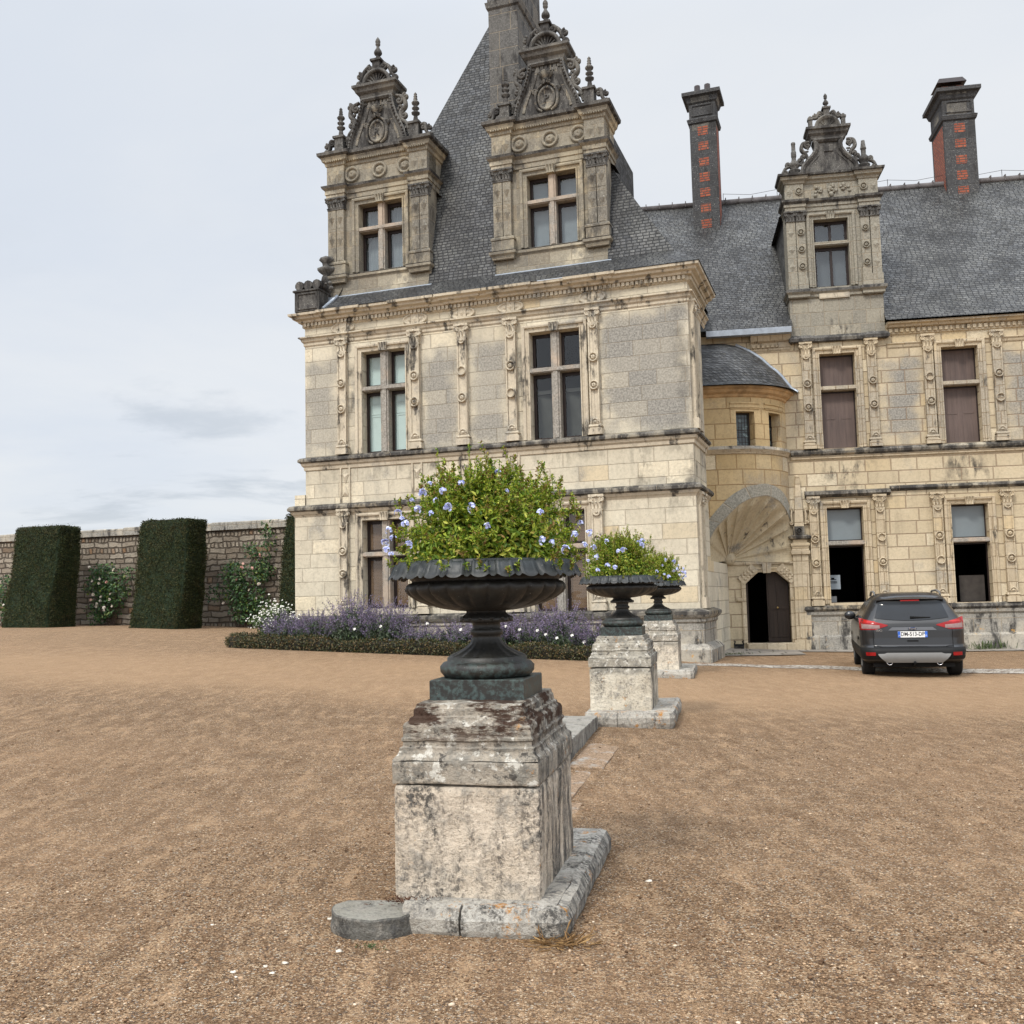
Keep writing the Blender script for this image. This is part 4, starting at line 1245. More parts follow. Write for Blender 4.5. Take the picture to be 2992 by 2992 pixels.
def chimney_part(T, x, y, z0, zt, wx, wy, yaw, name='chimney', lid=False):
    c = MB()
    c.box(-wx / 2, wx / 2, -wy / 2, wy / 2, z0, zt)
    pl = [(-wx / 2, -wy / 2), (wx / 2, -wy / 2), (wx / 2, wy / 2), (-wx / 2, wy / 2)]
    c.sweep(pl, [(0, zt - .95), (.05, zt - .92), (.08, zt - .80), (.0, zt - .74)], True)
    c.sweep(pl, [(0, zt - .25), (.05, zt - .20), (.10, zt - .05), (.20, zt), (.20, zt + .12), (.0, zt + .16)], True)
    c.sweep([(wx / 2 - .12, zt - .65), (wx / 2 - .12, zt - .33), (-wx / 2 + .12, zt - .33), (-wx / 2 + .12, zt - .65)], [(0, -.01), (0, .03), (.03, .03), (.03, -.01)], True, to_xz(-wy / 2))
    c.poly([(-wx / 2 - .1, -wy / 2 - .1, zt + .125), (wx / 2 + .1, -wy / 2 - .1, zt + .125), (wx / 2 + .1, wy / 2 + .1, zt + .125), (-wx / 2 - .1, wy / 2 + .1, zt + .125)])
    o = c.build(name, M['chim'], T)
    o.location = (x, y, 0); o.rotation_euler = (0, 0, -yaw)
    z = zt - 1.36
    while z > z0:
        p = MB()
        zz = max(z, z0)
        p.box(-.165, .165, -wy / 2 - .006, -wy / 2 + .05, zz, zz + .30 * min(1, max(.05, (z + .3 - zz) / .3)))
        p.build('brick_panel', M['brick'], o)
        z -= .535
    for sx in (-1, 1):
        p = MB()
        p.box(sx * (wx / 2 + .006), sx * (wx / 2 - .05), -wy / 2 + .14, wy / 2 - .14, z0, zt - 1.05)
        p.build('brick_panel', M['brick'], o)
    if lid:
        p = MB()
        p.box(-.34, -.12, -.25, .25, zt + .1, zt + .5); p.box(.12, .34, -.25, .25, zt + .1, zt + .5)
        p.build('chimney_pot', M['brick'], o)
        p = MB(); p.box(-.08, .30, -.2, .2, zt + .12, zt + .56); p.frustum(-.52, .42, -.42, .42, zt + .55, zt + .74, .1); p.build('iron_cowl', M['frame'], o)
    else:
        for xx in (-.18, .16):
            p = MB(); p.lathe([(.11, 0), (.10, .45), (.08, .45), (.08, .1)], (xx, 0, zt + .12), 10); p.build('chimney_pot', M['frame'], o)
    return o


def build_wing():
    T = thing('long_wing', 'long cream stone wing under a slate roof with one dormer, behind the parked car', 'building', WO, WY)
    X0, X1 = -2.20, 13.0
    U1 = (.64, 1.60, 5.68, 8.38); U2 = (3.92, 4.88, 5.68, 8.37)
    L1 = (.63, 1.60, 1.32, 3.99); L2 = (3.93, 4.88, 1.26, 3.97); D = (-1.68, -.47, .27, 2.25)
    b = MB()
    holed(b, X0, X1, -.3, 9.12, [U1, U2, L1, L2, D], 0, .34)
    b.poly([(-3.4, 0, 2.6), (X0, 0, 2.6), (X0, 0, 9.1), (-3.4, 0, 9.1)])
    b.poly([(X1, 0, -.3), (X1, 10, -.3), (X1, 10, 9), (X1, 0, 9)])
    b.poly([(X0, 10, -.3), (X1, 10, -.3), (X1, 10, 9), (X0, 10, 9)])
    b.build('wall', M['wallW'], T)
    # plinth with moulded top, right of the door
    p = MB()
    PP = [(0.0, 0), (0.0, -.06), (X1, -.06)]
    p.sweep([(0, .1), (0, -.05), (X1, -.05)], [(0, 1.28), (.10, 1.24), (.12, 1.17), (.06, 1.10), (.05, 1.02), (.0, .96), (.0, .44)], mats=[1, 1, 1, 0, 0, 0])
    p.sweep([(0, .1), (0, -.05), (X1, -.05)], [(0, .46), (.08, .40), (.08, -.3)])
    p.build('plinth', [M['plinth'], M['crust']], T)
    s = MB()
    s.sweep([(-.28, 0), (X1, 0)], [(0, 5.67), (.10, 5.64), (.14, 5.58), (.12, 5.52), (.06, 5.47), (.05, 5.40), (0, 5.36)], mats=[1, 1, 1, 1, 0, 0])
    s.build('string_course', [M['trimW'], M['crust']], T)
    s = MB()
    s.sweep([(.05, 0), (2.35, 0)], [(0, 4.49), (.14, 4.44), (.16, 4.37), (.08, 4.31), (0, 4.29)], m=1)
    s.sweep([(2.35, 0), (X1, 0)], [(0, 4.56), (.10, 4.52), (.11, 4.47), (.05, 4.42), (0, 4.40)], m=1)
    s.build('string_course', [M['trimW'], M['crust']], T)
    # cornice, right and left of the dormer
    e = MB()
    e.sweep([(2.50, 0), (X1, 0)], [(0, 8.42), (.03, 8.46), (.05, 8.52), (.08, 8.56), (0, 8.60)])
    e.sweep([(2.50, 0), (X1, 0)], [(0, 8.80), (.05, 8.83), (.05, 8.98), (.14, 9.0), (.18, 9.06), (.26, 9.09), (.27, 9.14), (0, 9.17)])
    k = 2.56
    while k < 8.5:
        e.box(k, k + .085, -.105, -.03, 8.87, 8.97); k += .148
    e.sweep([(-1.25, 0), (-.14, 0)], [(0, 8.55), (.04, 8.60), (.05, 8.80), (.14, 8.84), (.24, 8.98), (0, 9.0)])
    k = -1.2
    while k < -.5:
        e.box(k, k + .07, -.105, -.03, 8.66, 8.74); k += .13
    e.build('cornice', M['trimW'], T)
    gt = MB()
    gt.sweep([(-2.5, -.25), (-.13, -.25)], [(0, 8.98), (.14, 9.0), (.16, 9.16), (.10, 9.17), (0, 9.17)])
    gt.poly([(-2.45, -.3, 9.17), (-1.55, -.3, 9.17), (-2.2, .1, 9.55)])
    gt.build('gutter', M['lead'], T)
    # pilasters
    for k, (x0, x1) in enumerate(((.14, .38), (1.92, 2.16), (3.43, 3.68), (5.24, 5.49), (6.75, 7.0))):
        pilaster(T, x0, x1, 5.67, 8.76 if k > 1 else 8.74, 0, M['trimW'], k)
        pilaster(T, x0, x1, 1.27, 4.32, 0, M['trimW'], k + 1)
    # windows
    def in_board(par, a, c, d, e_, y):
        b_ = MB(); b_.box(a - .03, c + .03, y - .09, y - .06, d - .04, e_ + .04)
        if e_ - d > 1:
            for q in (.25, .75): b_.box(a + (c - a) * q - .13, a + (c - a) * q + .13, y - .10, y - .07, d + (e_ - d) * .52, d + (e_ - d) * .56)
        n = 7
        for i in range(1, n): b_.box(a + (c - a) * i / n - .006, a + (c - a) * i / n + .006, y - .094, y - .07, d, e_)
        b_.build('board_shutter', M['bshut'], par)
    def in_grey(par, a, c, d, e_, y):
        if d < 2.5: return
        b_ = MB(); b_.box(a - .02, c + .02, y - .09, y - .07, d - .03, e_ + .03); b_.build('grey_panel', M['gpane'], par)  # flat grey panel behind the upper lights only
    window(T, *U1, 0, cross=False, trans=7.40, inner=in_board, panes=False, trim='trimW', stone='trimW', frame_w=.04)
    window(T, *U2, 0, cross=False, trans=7.36, inner=in_board, panes=False, trim='trimW', stone='trimW', frame_w=.04)
    for k, q in enumerate((L1, L2)):
        window(T, *q, 0, cross=False, trans=3.0 if k == 0 else 2.98, inner=in_grey, panes='upper', trim='trimW', stone='mullion', frame_w=.035)
    for q in (U1, U2, L1, L2, D): room(T, q[0] - .3, q[1] + .3, q[2] - .15, q[3] + .1, .36, 3.0)
    sl = MB()
    for q in (L1, L2): sl.box(q[0] - .05, q[1] + .05, -.09, .2, q[2] - .05, q[2] + .02)
    sl.build('window_sill', M['trimW'], T)
    # ---- door with canted head
    dr = MB()
    for sx, xa in ((-1, -1.68), (1, -.47)):
        o = MB()
        o.prism([(xa, 2.27), (xa, 1.93), (xa - sx * .36, 2.27)] if sx < 0 else [(xa, 2.27), (xa - .36, 2.27), (xa, 1.93)], .02, .3)
        # slanted block with a carved leaf
        cx, cz = xa - sx * .10, 2.20
        pts = [(cx - .30 * .7 - .12 * .7 * sx * -1, 0)]
        bl = MB()
        bl.box(-.13, .13, -.06, .05, -.28, .28)
        for i in range(4):
            for s2 in (-1, 1): bl.ball((s2 * .05, -.065, -.15 + i * .1), .05, 6, 0, 1, .35, .8)
        bl.box(-.012, .012, -.075, -.05, -.22, .22)
        bl.xf(Matrix.Translation((cx + sx * .03, 0, cz)) @ Matrix.Rotation(R(-45 * sx), 4, 'Y'))
        bl.build('carved_block', M['trimW'], T)
        o.build('door_spandrel', M['trimW'], T)
    o = MB()
    o.sweep([(-2.13, 0), (-.36, 0)], [(0, 2.46), (.06, 2.47), (.07, 2.53), (.03, 2.56), (0, 2.58)])
    o.frustum(-1.19, -.98, -.09, .02, 2.22, 2.50, -.025, 0, 0)
    o.sweep([(-.47, .27), (-.47, 1.93), (-.83, 2.25), (-1.32, 2.25), (-1.68, 1.93), (-1.68, .27)], [(.0, -.02), (0, .03), (.07, .035), (.09, .06), (.12, .05), (.13, -.01)], to3=to_xz(0))
    for x0, x1 in ((-1.93, -1.70), (-.45, -.02)): o.sweep([(x0, 0), (x1, 0)], [(0, 1.42), (.05, 1.44), (.06, 1.52), (.02, 1.54), (0, 1.56)])
    o.build('door_surround', M['trimW'], T)
    lf = MB()
    x0, x1 = -1.09, -.49
    lf.prism([(x0, .28), (x1, .28), (x1, 1.92), (x1 - .34, 2.25), (x0, 2.25)], .20, .26)
    for (a, c, d, e_) in ((x0 + .08, x0 + .27, .45, 1.18), (x0 + .33, x1 - .07, .45, 1.18), (x0 + .08, x0 + .27, 1.32, 1.95), (x0 + .33, x1 - .07, 1.32, 1.80)):
        lf.sweep([(c, d), (c, e_), (a, e_), (a, d)], [(0, 0), (0, .02), (.035, .02), (.035, 0)], True, to_xz(.20))
    lf.box(x0 + .02, x1 - .02, .165, .21, 1.21, 1.28)
    do = lf.build('door', M['door'], T)
    h = MB(); h.ball((x0 + .28, .15, 1.24), .03, 8); h.build('door_handle', plain('dull_brass', (0.35, 0.24, 0.09), .4, metal=.8), do)
    lo = MB(); lo.box(-1.68, -1.62, .05, .9, .28, 2.24); lo.build('open_door_leaf', M['door'], T)
    st = MB(); st.box(-1.72, -.42, -.30, .32, .0, .27, 0, .015); st.build('door_step', M['trimW'], T)
    # ---- engaged pier and obelisk between turret and wing
    o = MB()
    o.box(-.36, .06, -.10, .02, .32, 2.72); o.box(-.42, .02, -.16, .02, .0, .34)
    for x in (-.26, -.12): o.box(x, x + .05, -.125, -.08, .4, 2.65)
    o.sweep([(-.36, .05), (-.36, -.12), (.06, -.12), (.06, .05)], [(0, 2.70), (.04, 2.72), (.05, 2.80), (.02, 2.84), (.02, 2.92), (.05, 2.96), (.05, 3.02), (0, 3.05)])
    o.box(-.34, .04, -.12, .02, 3.02, 3.14)
    o.sweep([(-.36, .05), (-.36, -.12), (.06, -.12), (.06, .05)], [(0, 3.12), (.08, 3.16), (.10, 3.22), (.0, 3.26)], m=1)
    o.box(-.32, -.02, -.16, .02, 3.24, 3.50, 1); disc_ornament(o, -.17, 3.37, .09, -.16, 1)
    i = o.add([(-.28, -.14, 3.5), (-.02, -.14, 3.5), (-.02, .02, 3.5), (-.28, .02, 3.5), (-.19, -.10, 4.86), (-.08, -.10, 4.86), (-.08, .0, 4.86), (-.19, .0, 4.86)])
    for q in ((0, 1, 5, 4), (1, 2, 6, 5), (3, 0, 4, 7), (4, 5, 6, 7)): o.face([i + k for k in q])
    o.ball((-.135, -.05, 4.90), .06, 8)
    for sx in (-1, 1): s_scroll(o, [(-.15 + sx * .17, 4.02), (-.15 + sx * .20, 3.8), (-.15 + sx * .17, 3.56)], .025, -.08, [(-.15 + sx * .20, 4.0, .05, 0, sx), (-.15 + sx * .21, 3.6, .05, 0, -sx)])
    o.build('obelisk_pier', [M['trimW'], M['crust']], T)
    # ---- roof
    rf = MB()
    ry, rz = 5.0, 15.02
    ev = 9.18
    yw = lambda z: .25 + (z - 9.72) * (ry - .25) / (rz - 9.72)
    for xa, xb in ((-6, -.08), (2.45, X1 + .3)):    # open where the dormer stands on the wall
        rf.poly([(xa, -.34, ev), (xb, -.34, ev), (xb, .25, 9.72), (xa, .25, 9.72)])
        rf.poly([(xa, .25, 9.72), (xb, .25, 9.72), (xb, yw(12.9), 12.9), (xa, yw(12.9), 12.9)])
    rf.poly([(-6, yw(12.9), 12.9), (X1 + .3, yw(12.9), 12.9), (X1 + .3, ry, rz), (-6, ry, rz)])
    rf.poly([(-6, 10.3, ev), (X1 + .3, 10.3, ev), (X1 + .3, ry, rz), (-6, ry, rz)])
    rf.poly([(X1 + .3, -.34, ev), (X1 + .3, 10.3, ev), (X1 + .3, ry, rz)])
    ro = rf.build('roof', M['slateW'], T)
    r2 = MB(); r2.tube([(-6, ry, rz + .02), (X1 + .3, ry, rz + .02)], .11, 8)
    k = -5.5
    while k < X1: r2.box(k, k + .03, ry - .13, ry + .13, rz - .04, rz + .15); k += .45
    r2.build('ridge_capping', plain('grey_ridge_tile', (0.11, 0.10, 0.098), .8, .4, 3), ro)
    r3 = MB()
    k = -1.5; pts = []
    while k < 10:
        r3.tube([(k, ry, rz + .1), (k, ry, rz + .36)], .009, 5)
        pts += [(k, ry, rz + .34), (k + .9, ry, rz + .24)]; k += 1.8
    r3.tube(pts, .007, 5)
    r3.build('lightning_wire', M['frame'], ro)
    dormer_wing(T)
    chimney_part(T, -2.08, 4.30, 13.0, 18.38, .87, .80, PY - WY, lid=False)
    chimney_part(T, 6.15, 5.3, 14.0, 17.95, .98, 1.5, 0.0, lid=True)
    # things seen inside the open lower windows
    e = MB(); e.box(4.20, 4.86, .62, .70, 1.3, 2.02); e.build('display_board', plain('brown_board', (0.05, 0.042, 0.036), .7), T)
    e = MB(); e.box(.66, .99, .55, .57, 1.72, 2.12); q = e.build('poster', plain('white_poster', (0.26, 0.30, 0.33), .6, .05), T)
    e = MB(); e.box(.68, .86, .5, .6, 1.34, 1.52); e.build('paper_stack', plain('paper_white', (0.22, 0.22, 0.22), .8), T)
    e = MB(); e.box(.70, .88, .545, .55, 1.985, 2.0); e.box(.745, .83, .545, .55, 2.0, 2.045); e.box(.70, .90, .545, .55, 1.93, 1.945); e.box(.72, .90, .545, .55, 1.89, 1.91)
    e.build('poster_print', M['room'], q)


build_wing()


# ------------------------------------------------------------------ stair turret
def build_turret():
    T = thing('stair_turret', 'rounded ochre stone stair turret with a slate dome, corbelled over the shell vaulted doorway', 'building', WO, WY)
    cx, cy, RR = -2.2, .5, 1.9

    def pt(r, t):      # t in metres of arc left of the wall; circle from 0 deg to -95 deg then straight to the left
        a = -t / RR
        if a > -PI / 2: return cx + r * math.cos(a), cy + r * math.sin(a)
        return cx - (t - RR * PI / 2), cy - r
    ARCH = [(-2.82, 2.55), (-2.72, 3.05), (-2.5, 3.44), (-2.33, 3.60), (-2.14, 3.79), (-1.85, 4.06), (-1.56, 4.22), (-1.13, 4.31), (-.90, 4.26), (-.69, 4.14), (-.53, 3.95), (-.40, 3.68), (-.36, 3.34), (-.345, 2.9), (-.33, 2.55)]
    TT = []
    for i, (x, z) in enumerate(ARCH):
        if x <= cx: t = RR * PI / 2 + (cx - x)
        else: t = RR * math.acos(min(1, (x - cx) / RR))
        TT.append((t, z))
    # resample the arch
    fin = []
    for i in range(len(TT) - 1):
        for k in range(6): fin.append((TT[i][0] + (TT[i + 1][0] - TT[i][0]) * k / 6, TT[i][1] + (TT[i + 1][1] - TT[i][1]) * k / 6))
    fin.append(TT[-1])
    for _ in range(3):
        fin = [fin[0]] + [((fin[i - 1][0] + 2 * fin[i][0] + fin[i + 1][0]) / 4, (fin[i - 1][1] + 2 * fin[i][1] + fin[i + 1][1]) / 4) for i in range(1, len(fin) - 1)] + [fin[-1]]
    af = sorted(fin)
    at = [q[0] for q in af]; az = [q[1] for q in af]
    wins = [(2.08, 2.62, 5.68, 6.63), (1.02, 1.585, 5.66, 6.63)]
    ts = sorted({0.0, 4.0, *np.linspace(0, 4.0, 41).round(3).tolist(), *[w[i] for w in wins for i in (0, 1)]})
    b = MB()
    for i in range(len(ts) - 1):
        t0, t1 = ts[i], ts[i + 1]; tm = (t0 + t1) / 2
        zb0 = float(np.interp(t0, at, az)); zb1 = float(np.interp(t1, at, az))
        if t0 < at[0]: zb0 = 2.5
        if t1 < at[0]: zb1 = 2.5
        zl = [None, 5.6, 5.68, 6.63, 7.1]
        for j in range(4):
            if any(w[0] < tm < w[1] for w in wins) and j == 2: continue
            z00, z01 = (zb0, zb1) if j == 0 else (zl[j], zl[j]); z1 = zl[j + 1]
            p, q = pt(RR, t0), pt(RR, t1)
            b.poly([(*p, z00), (*q, z01), (*q, z1), (*p, z1)], 0, [(-t0, z00), (-t1, z01), (-t1, z1), (-t0, z1)])
    for t0, t1, z0, z1 in wins:
        for t in (t0, t1):
            p, q = pt(RR, t), pt(RR - .32, t)
            b.poly([(*p, z0), (*p, z1), (*q, z1), (*q, z0)])
        p, q, p2, q2 = pt(RR, t0), pt(RR, t1), pt(RR - .32, t0), pt(RR - .32, t1)
        b.poly([(*p, z1), (*q, z1), (*q2, z1), (*p2, z1)]); b.poly([(*p, z0), (*q, z0), (*q2, z0), (*p2, z0)])
    b.build('wall', M['turret'], T)
    path = [pt(RR, t) for t in np.linspace(4.0, -.3, 40)]
    c = MB()
    c.sweep(path, [(0, 7.02), (.04, 7.05), (.06, 7.10), (.14, 7.15), (.18, 7.22), (.24, 7.25), (.24, 7.31), (0, 7.33)], caps=False)
    c.build('cornice', plain('ochre_cornice', (0.40, 0.26, 0.13), .9, .45, 3, .6), T)
    c = MB()
    c.sweep(path, [(0, 5.68), (.10, 5.66), (.11, 5.58), (.05, 5.50), (.03, 5.46), (0, 5.45)], mats=[1, 1, 0, 0, 0], caps=False)
    c.build('string_course', [M['trimW'], M['plinth']], T)
    # voussoirs round the arch
    v = MB()
    def band(u, w):
        t, z = fin[int(round(u * (len(fin) - 1)))]
        tc, zc = 1.75, 3.1
        d = math.hypot(t - tc, z - zc); k = .34 * w / d
        t2, z2 = t + (t - tc) * k, z + (z - zc) * k
        p = pt(RR + .012, t2)
        return (*p, z2)
    v.grid(band, len(fin) - 1, 1, uvf=lambda u, w: (u * 5.0, w * .34))
    v.build('arch_ring', limestone('grey_lichened_voussoirs', (.40, .34, .24), (.33, .28, .2), .55, .36, .02, grey=.7, gcol=(.19, .185, .16), chip=0), T)
    # ribbed shell vault between the inner corner and the arch
    s = MB()
    AP = Vector((-2.13, -.03, 2.60))
    n = len(fin) - 1
    def shell(u, w):
        t, z = fin[int(round(u * n))]
        p = Vector((*pt(RR, t), z)); q = AP.lerp(p, w)
        fl = .11 * (1 - abs(math.sin(u * PI * 11))) * (w ** .8) * (1 if w < .999 else 0)
        q.y = min(q.y, -.02) - .0
        return q + Vector((-.15, -.5, -.35)).normalized() * fl
    s.grid(shell, n, 10, sm=False)
    s.ball((-2.13, -.10, 2.66), .2, 12, 0, 1, .7, 1)
    s.build('shell_vault', M['shell'], T)
    # dome
    prof = [(2.27, 7.31), (2.10, 7.42), (1.98, 7.6), (1.86, 7.78), (1.72, 7.95), (1.55, 8.10), (1.34, 8.34), (1.08, 8.56), (.74, 8.78), (.38, 8.93), (0.02, 9.0)]
    d = MB()
    arc = [0]
    for (r_, z_), (r2, z2) in zip(prof, prof[1:]): arc.append(arc[-1] + math.hypot(r2 - r_, z2 - z_))
    tt = np.linspace(-.6, 4.4, 46)
    for j in range(len(prof) - 1):
        for i in range(len(tt) - 1):
            P4 = [(tt[i], j), (tt[i + 1], j), (tt[i + 1], j + 1), (tt[i], j + 1)]
            d.poly([(*pt(prof[jj][0], t), prof[jj][1]) for t, jj in P4], 0, [(-t * max(.4, prof[jj][0] / RR), arc[jj]) for t, jj in P4])
    for k in range(len(d.sm)): d.sm[k] = True
    do = d.build('dome', M['slateT'], T)
    # merge so the dome shades smoothly
    bm = bmesh.new(); bm.from_mesh(do.data); bmesh.ops.remove_doubles(bm, verts=bm.verts, dist=1e-4); bm.to_mesh(do.data); bm.free()
    f = MB()
    pts = []
    for r_, z_ in prof[:-2]:
        pts.append((cx + math.sqrt(max(0.02, r_ * r_ - .27)), -.03, z_ + .02))
    f.tube(pts, .05, 6, flat=.6)
    f.build('lead_flashing', M['lead'], do)
    # windows: leaded lights
    for t0, t1, z0, z1 in wins:
        w = MB()
        p, q = pt(RR - .27, t0), pt(RR - .27, t1)
        def L(u, off=0):
            return (p[0] + (q[0] - p[0]) * u, p[1] + (q[1] - p[1]) * u - off)
        for u0, u1, a, c_ in ((0, .1, z0, z1), (.9, 1, z0, z1), (.1, .9, z0, z0 + .05), (.1, .9, z1 - .05, z1), (.1, .9, (z0 + z1) / 2 - .012, (z0 + z1) / 2 + .012)):
            w.poly([(*L(u0, .02), a), (*L(u1, .02), a), (*L(u1, .02), c_), (*L(u0, .02), c_)])
        for k in range(1, 4):
            w.poly([(*L(.1 + .2 * k - .012, .01), z0), (*L(.1 + .2 * k + .012, .01), z0), (*L(.1 + .2 * k + .012, .01), z1), (*L(.1 + .2 * k - .012, .01), z1)])
        for k in range(1, 7):
            zz = z0 + (z1 - z0) * k / 7
            w.poly([(*L(.1, .01), zz - .006), (*L(.9, .01), zz - .006), (*L(.9, .01), zz + .006), (*L(.1, .01), zz + .006)])
        wo = w.build('window', M['frame'], T)
        g_ = MB(); g_.poly([(*L(0), z0), (*L(1), z0), (*L(1), z1), (*L(0), z1)])
        gg = G('old_leaded_glass')
        cc = gg.ramp(gg.sep(gg.vor(9, out='Color'))[0], [(0, (.012, .018, .018)), (.7, (.03, .045, .045)), (1, (.14, .19, .19))])
        g_.build('pane', gg.done(cc, .12, spec=.5), wo)
        s_ = MB()
        pth = []
        for t in np.linspace(t1 + .16, t0 - .16, 9): pth.append(pt(RR, t))
        s_.sweep(pth, [(0, z1 + .06), (.03, z1 + .07), (.03, z1 + .11), (.01, z1 + .12), (.01, z1 + .20), (.04, z1 + .21), (.04, z1 + .25), (0, z1 + .26)])
        s_.build('window_hood', M['turret'], wo)


build_turret()


# ------------------------------------------------------------------ garden wall
def build_garden_wall():
    T = thing('garden_wall', 'long brown rubble stone garden wall with a pale coping behind the clipped yews', 'wall', l2w(PO, PY, -10.0, 8.0), PY)
    g = G('brown_rubble_masonry')
    jm, k1, k2, k3 = blocks(g, 0.46, 0.21, 0.035, 0.20, 1.3)
    c = g.mix(k1, (0.165, 0.13, 0.095), (0.33, 0.285, 0.225))
    c = g.mix(g.mr(k2, .8, 1, 0, .8), c, (0.35, 0.30, 0.235))
    c = g.mix(g.mr(k3, .9, 1, 0, .7), c, (0.28, 0.15, 0.07))
    c = g.mix(g.mr(g.noise(5, 6, .7), .5, .75, 0, .5), c, (0.07, 0.06, 0.05))
    c = g.mix(g.mr(g.noise(.7, 5, .6), .5, .7, 0, .55), c, (0.06, 0.058, 0.045))
    c = g.mix(g.mr(g.noise(2.2, 5, .75, g.mapv(loc=(3, 3, 3))), .66, .70, 0, .85), c, (0.03, 0.045, 0.015))
    c = g.mix(g.math('MULTIPLY', jm, .85), c, (0.075, 0.058, 0.042))
    mat = g.done(c, .95, g.bump(g.math('SUBTRACT', g.math('ADD', k1, g.noise(18, 4, .7)), g.math('MULTIPLY', jm, 2)), .05, 1.0))
    b = MB()
    b.box(-45, 1.5, 0, .6, -.5, 4.45)
    b.build('masonry', mat, T)
    cp = MB()
    rr = random.Random(5)
    x = -45.0
    while x < 1.5:
        w = rr.uniform(.7, 1.3); dz = rr.uniform(-.02, .02)
        cp.box(x, min(1.5, x + w - .012), -.09 + rr.uniform(-.015, .015), .69, 4.45, 4.73 + dz, 0, .03); x += w
    cp.build('coping', M['plinth'], T)


build_garden_wall()


# ------------------------------------------------------------------ foliage helpers (numpy)
def leaf_arrays(pos, dirs, length, width, fold=0.25, nrm=None):
    """six point leaves: pos (n,3) base, dirs (n,3) axis; returns verts (n*6,3), faces"""
    n = len(pos)
    d = dirs / np.linalg.norm(dirs, axis=1, keepdims=True)
    up = rng.normal(size=(n, 3)) if nrm is None else nrm + rng.normal(scale=.35, size=(n, 3))
    s = np.cross(d, up); s /= np.linalg.norm(s, axis=1, keepdims=True) + 1e-9
    nn = np.cross(s, d)
    L = np.asarray(length).reshape(-1, 1) * np.ones((n, 1)); W = np.asarray(width).reshape(-1, 1) * np.ones((n, 1))
    v = np.empty((n, 6, 3))
    v[:, 0] = pos
    v[:, 1] = pos + d * L * .45 + s * W * .5 + nn * W * fold
    v[:, 2] = pos + d * L * .80 + s * W * .36 + nn * W * fold * .6
    v[:, 3] = pos + d * L - nn * L * .08
    v[:, 4] = pos + d * L * .80 - s * W * .36 + nn * W * fold * .6
    v[:, 5] = pos + d * L * .45 - s * W * .5 + nn * W * fold
    i = np.arange(n)[:, None] * 6
    f = np.concatenate([i + np.array([[0, 1, 2, 3]]), i + np.array([[0, 3, 4, 5]])], axis=0)
    return v.reshape(-1, 3), f


def quad_mesh(name, verts, faces, mat, parent=None, smooth=False):
    me = bpy.data.meshes.new(name)
    nv, nf = len(verts), len(faces)
    me.vertices.add(nv); me.vertices.foreach_set('co', np.asarray(verts, np.float32).ravel())
    k = faces.shape[1]
    me.loops.add(nf * k); me.loops.foreach_set('vertex_index', faces.astype(np.int32).ravel())
    me.polygons.add(nf); me.polygons.foreach_set('loop_start', np.arange(0, nf * k, k, dtype=np.int32))
    me.update(calc_edges=True); me.validate()
    mats = mat if isinstance(mat, (list, tuple)) else [mat]
    for m_ in mats: me.materials.append(m_)
    o = bpy.data.objects.new(name, me); COL.objects.link(o)
    if parent is not None: o.parent = parent
    return o


def leaf_mat(name, stops, trans=.25, rough=.5, spec=.35):
    g = G(name)
    c = g.ramp(g.island(), stops)
    return g.done(c, rough, None, 0, spec, 0, (trans, c))


def yew_mat(stops):
    g = G('yew_needles')
    c = g.ramp(g.island(), stops)
    c = g.mix(g.mr(g.noise(1.6, 5, .65), .48, .68, 0, .6), c, (.050, .040, .016))
    c = g.mix(g.mr(g.noise(5, 4, .7, g.mapv(loc=(4, 4, 4))), .56, .66, 0, .6), c, (.008, .009, .005))
    return g.done(c, .7, None, 0, .2)


M['leafP'] = leaf_mat('plumbago_leaf', [(0, (.05, .11, .010)), (.26, (.13, .22, .016)), (.56, (.27, .35, .030)), (.88, (.46, .48, .07)), (1, (.30, .18, .05))])
M['leafDry'] = leaf_mat('dry_flower_head', [(0, (.16, .09, .03)), (.5, (.24, .15, .05)), (1, (.20, .20, .05))])
M['stemP'] = plain('green_stem', (.11, .14, .03), .6)
M['yew'] = yew_mat([(0, (.012, .018, .006)), (.5, (.026, .035, .010)), (.88, (.046, .054, .016)), (1, (.085, .070, .025))])
M['yewB'] = plain('yew_inner_twigs', (.012, .022, .009), .9, .3, 8)
M['rose'] = leaf_mat('rose_leaf', [(0, (.012, .035, .012)), (.5, (.03, .075, .02)), (.85, (.06, .12, .03)), (1, (.14, .17, .03))], .15, .45)
M['box'] = leaf_mat('box_leaf_bronzed', [(0, (.020, .026, .009)), (.45, (.042, .050, .014)), (.75, (.090, .066, .025)), (1, (.15, .095, .038))], .1, .55)
M['boxB'] = plain('box_twigs', (.016, .014, .009), .9, .3, 9)
M['sageL'] = leaf_mat('grey_green_sage_leaf', [(0, (.035, .055, .030)), (.5, (.075, .105, .060)), (1, (.15, .18, .11))], .15, .7)
M['sageF'] = leaf_mat('violet_flower_spike', [(0, (.10, .078, .125)), (.4, (.185, .145, .235)), (.75, (.28, .225, .35)), (1, (.26, .20, .22))], .2, .7)
M['daisyL'] = leaf_mat('daisy_leaf', [(0, (.04, .075, .02)), (1, (.12, .17, .05))], .2)
M['white'] = leaf_mat('white_petal', [(0, (.62, .60, .52)), (1, (.78, .76, .70))], .2)
M['blush'] = leaf_mat('blush_rose_petal', [(0, (.70, .55, .47)), (.4, (.75, .68, .58)), (1, (.78, .74, .66))], .2)
M['pinkr'] = leaf_mat('pink_rose_petal', [(0, (.68, .36, .30)), (1, (.76, .50, .42))], .2)
M['blue'] = leaf_mat('pale_blue_petal', [(0, (.40, .44, .80)), (.45, (.52, .57, .86)), (1, (.80, .81, .90))], .25)
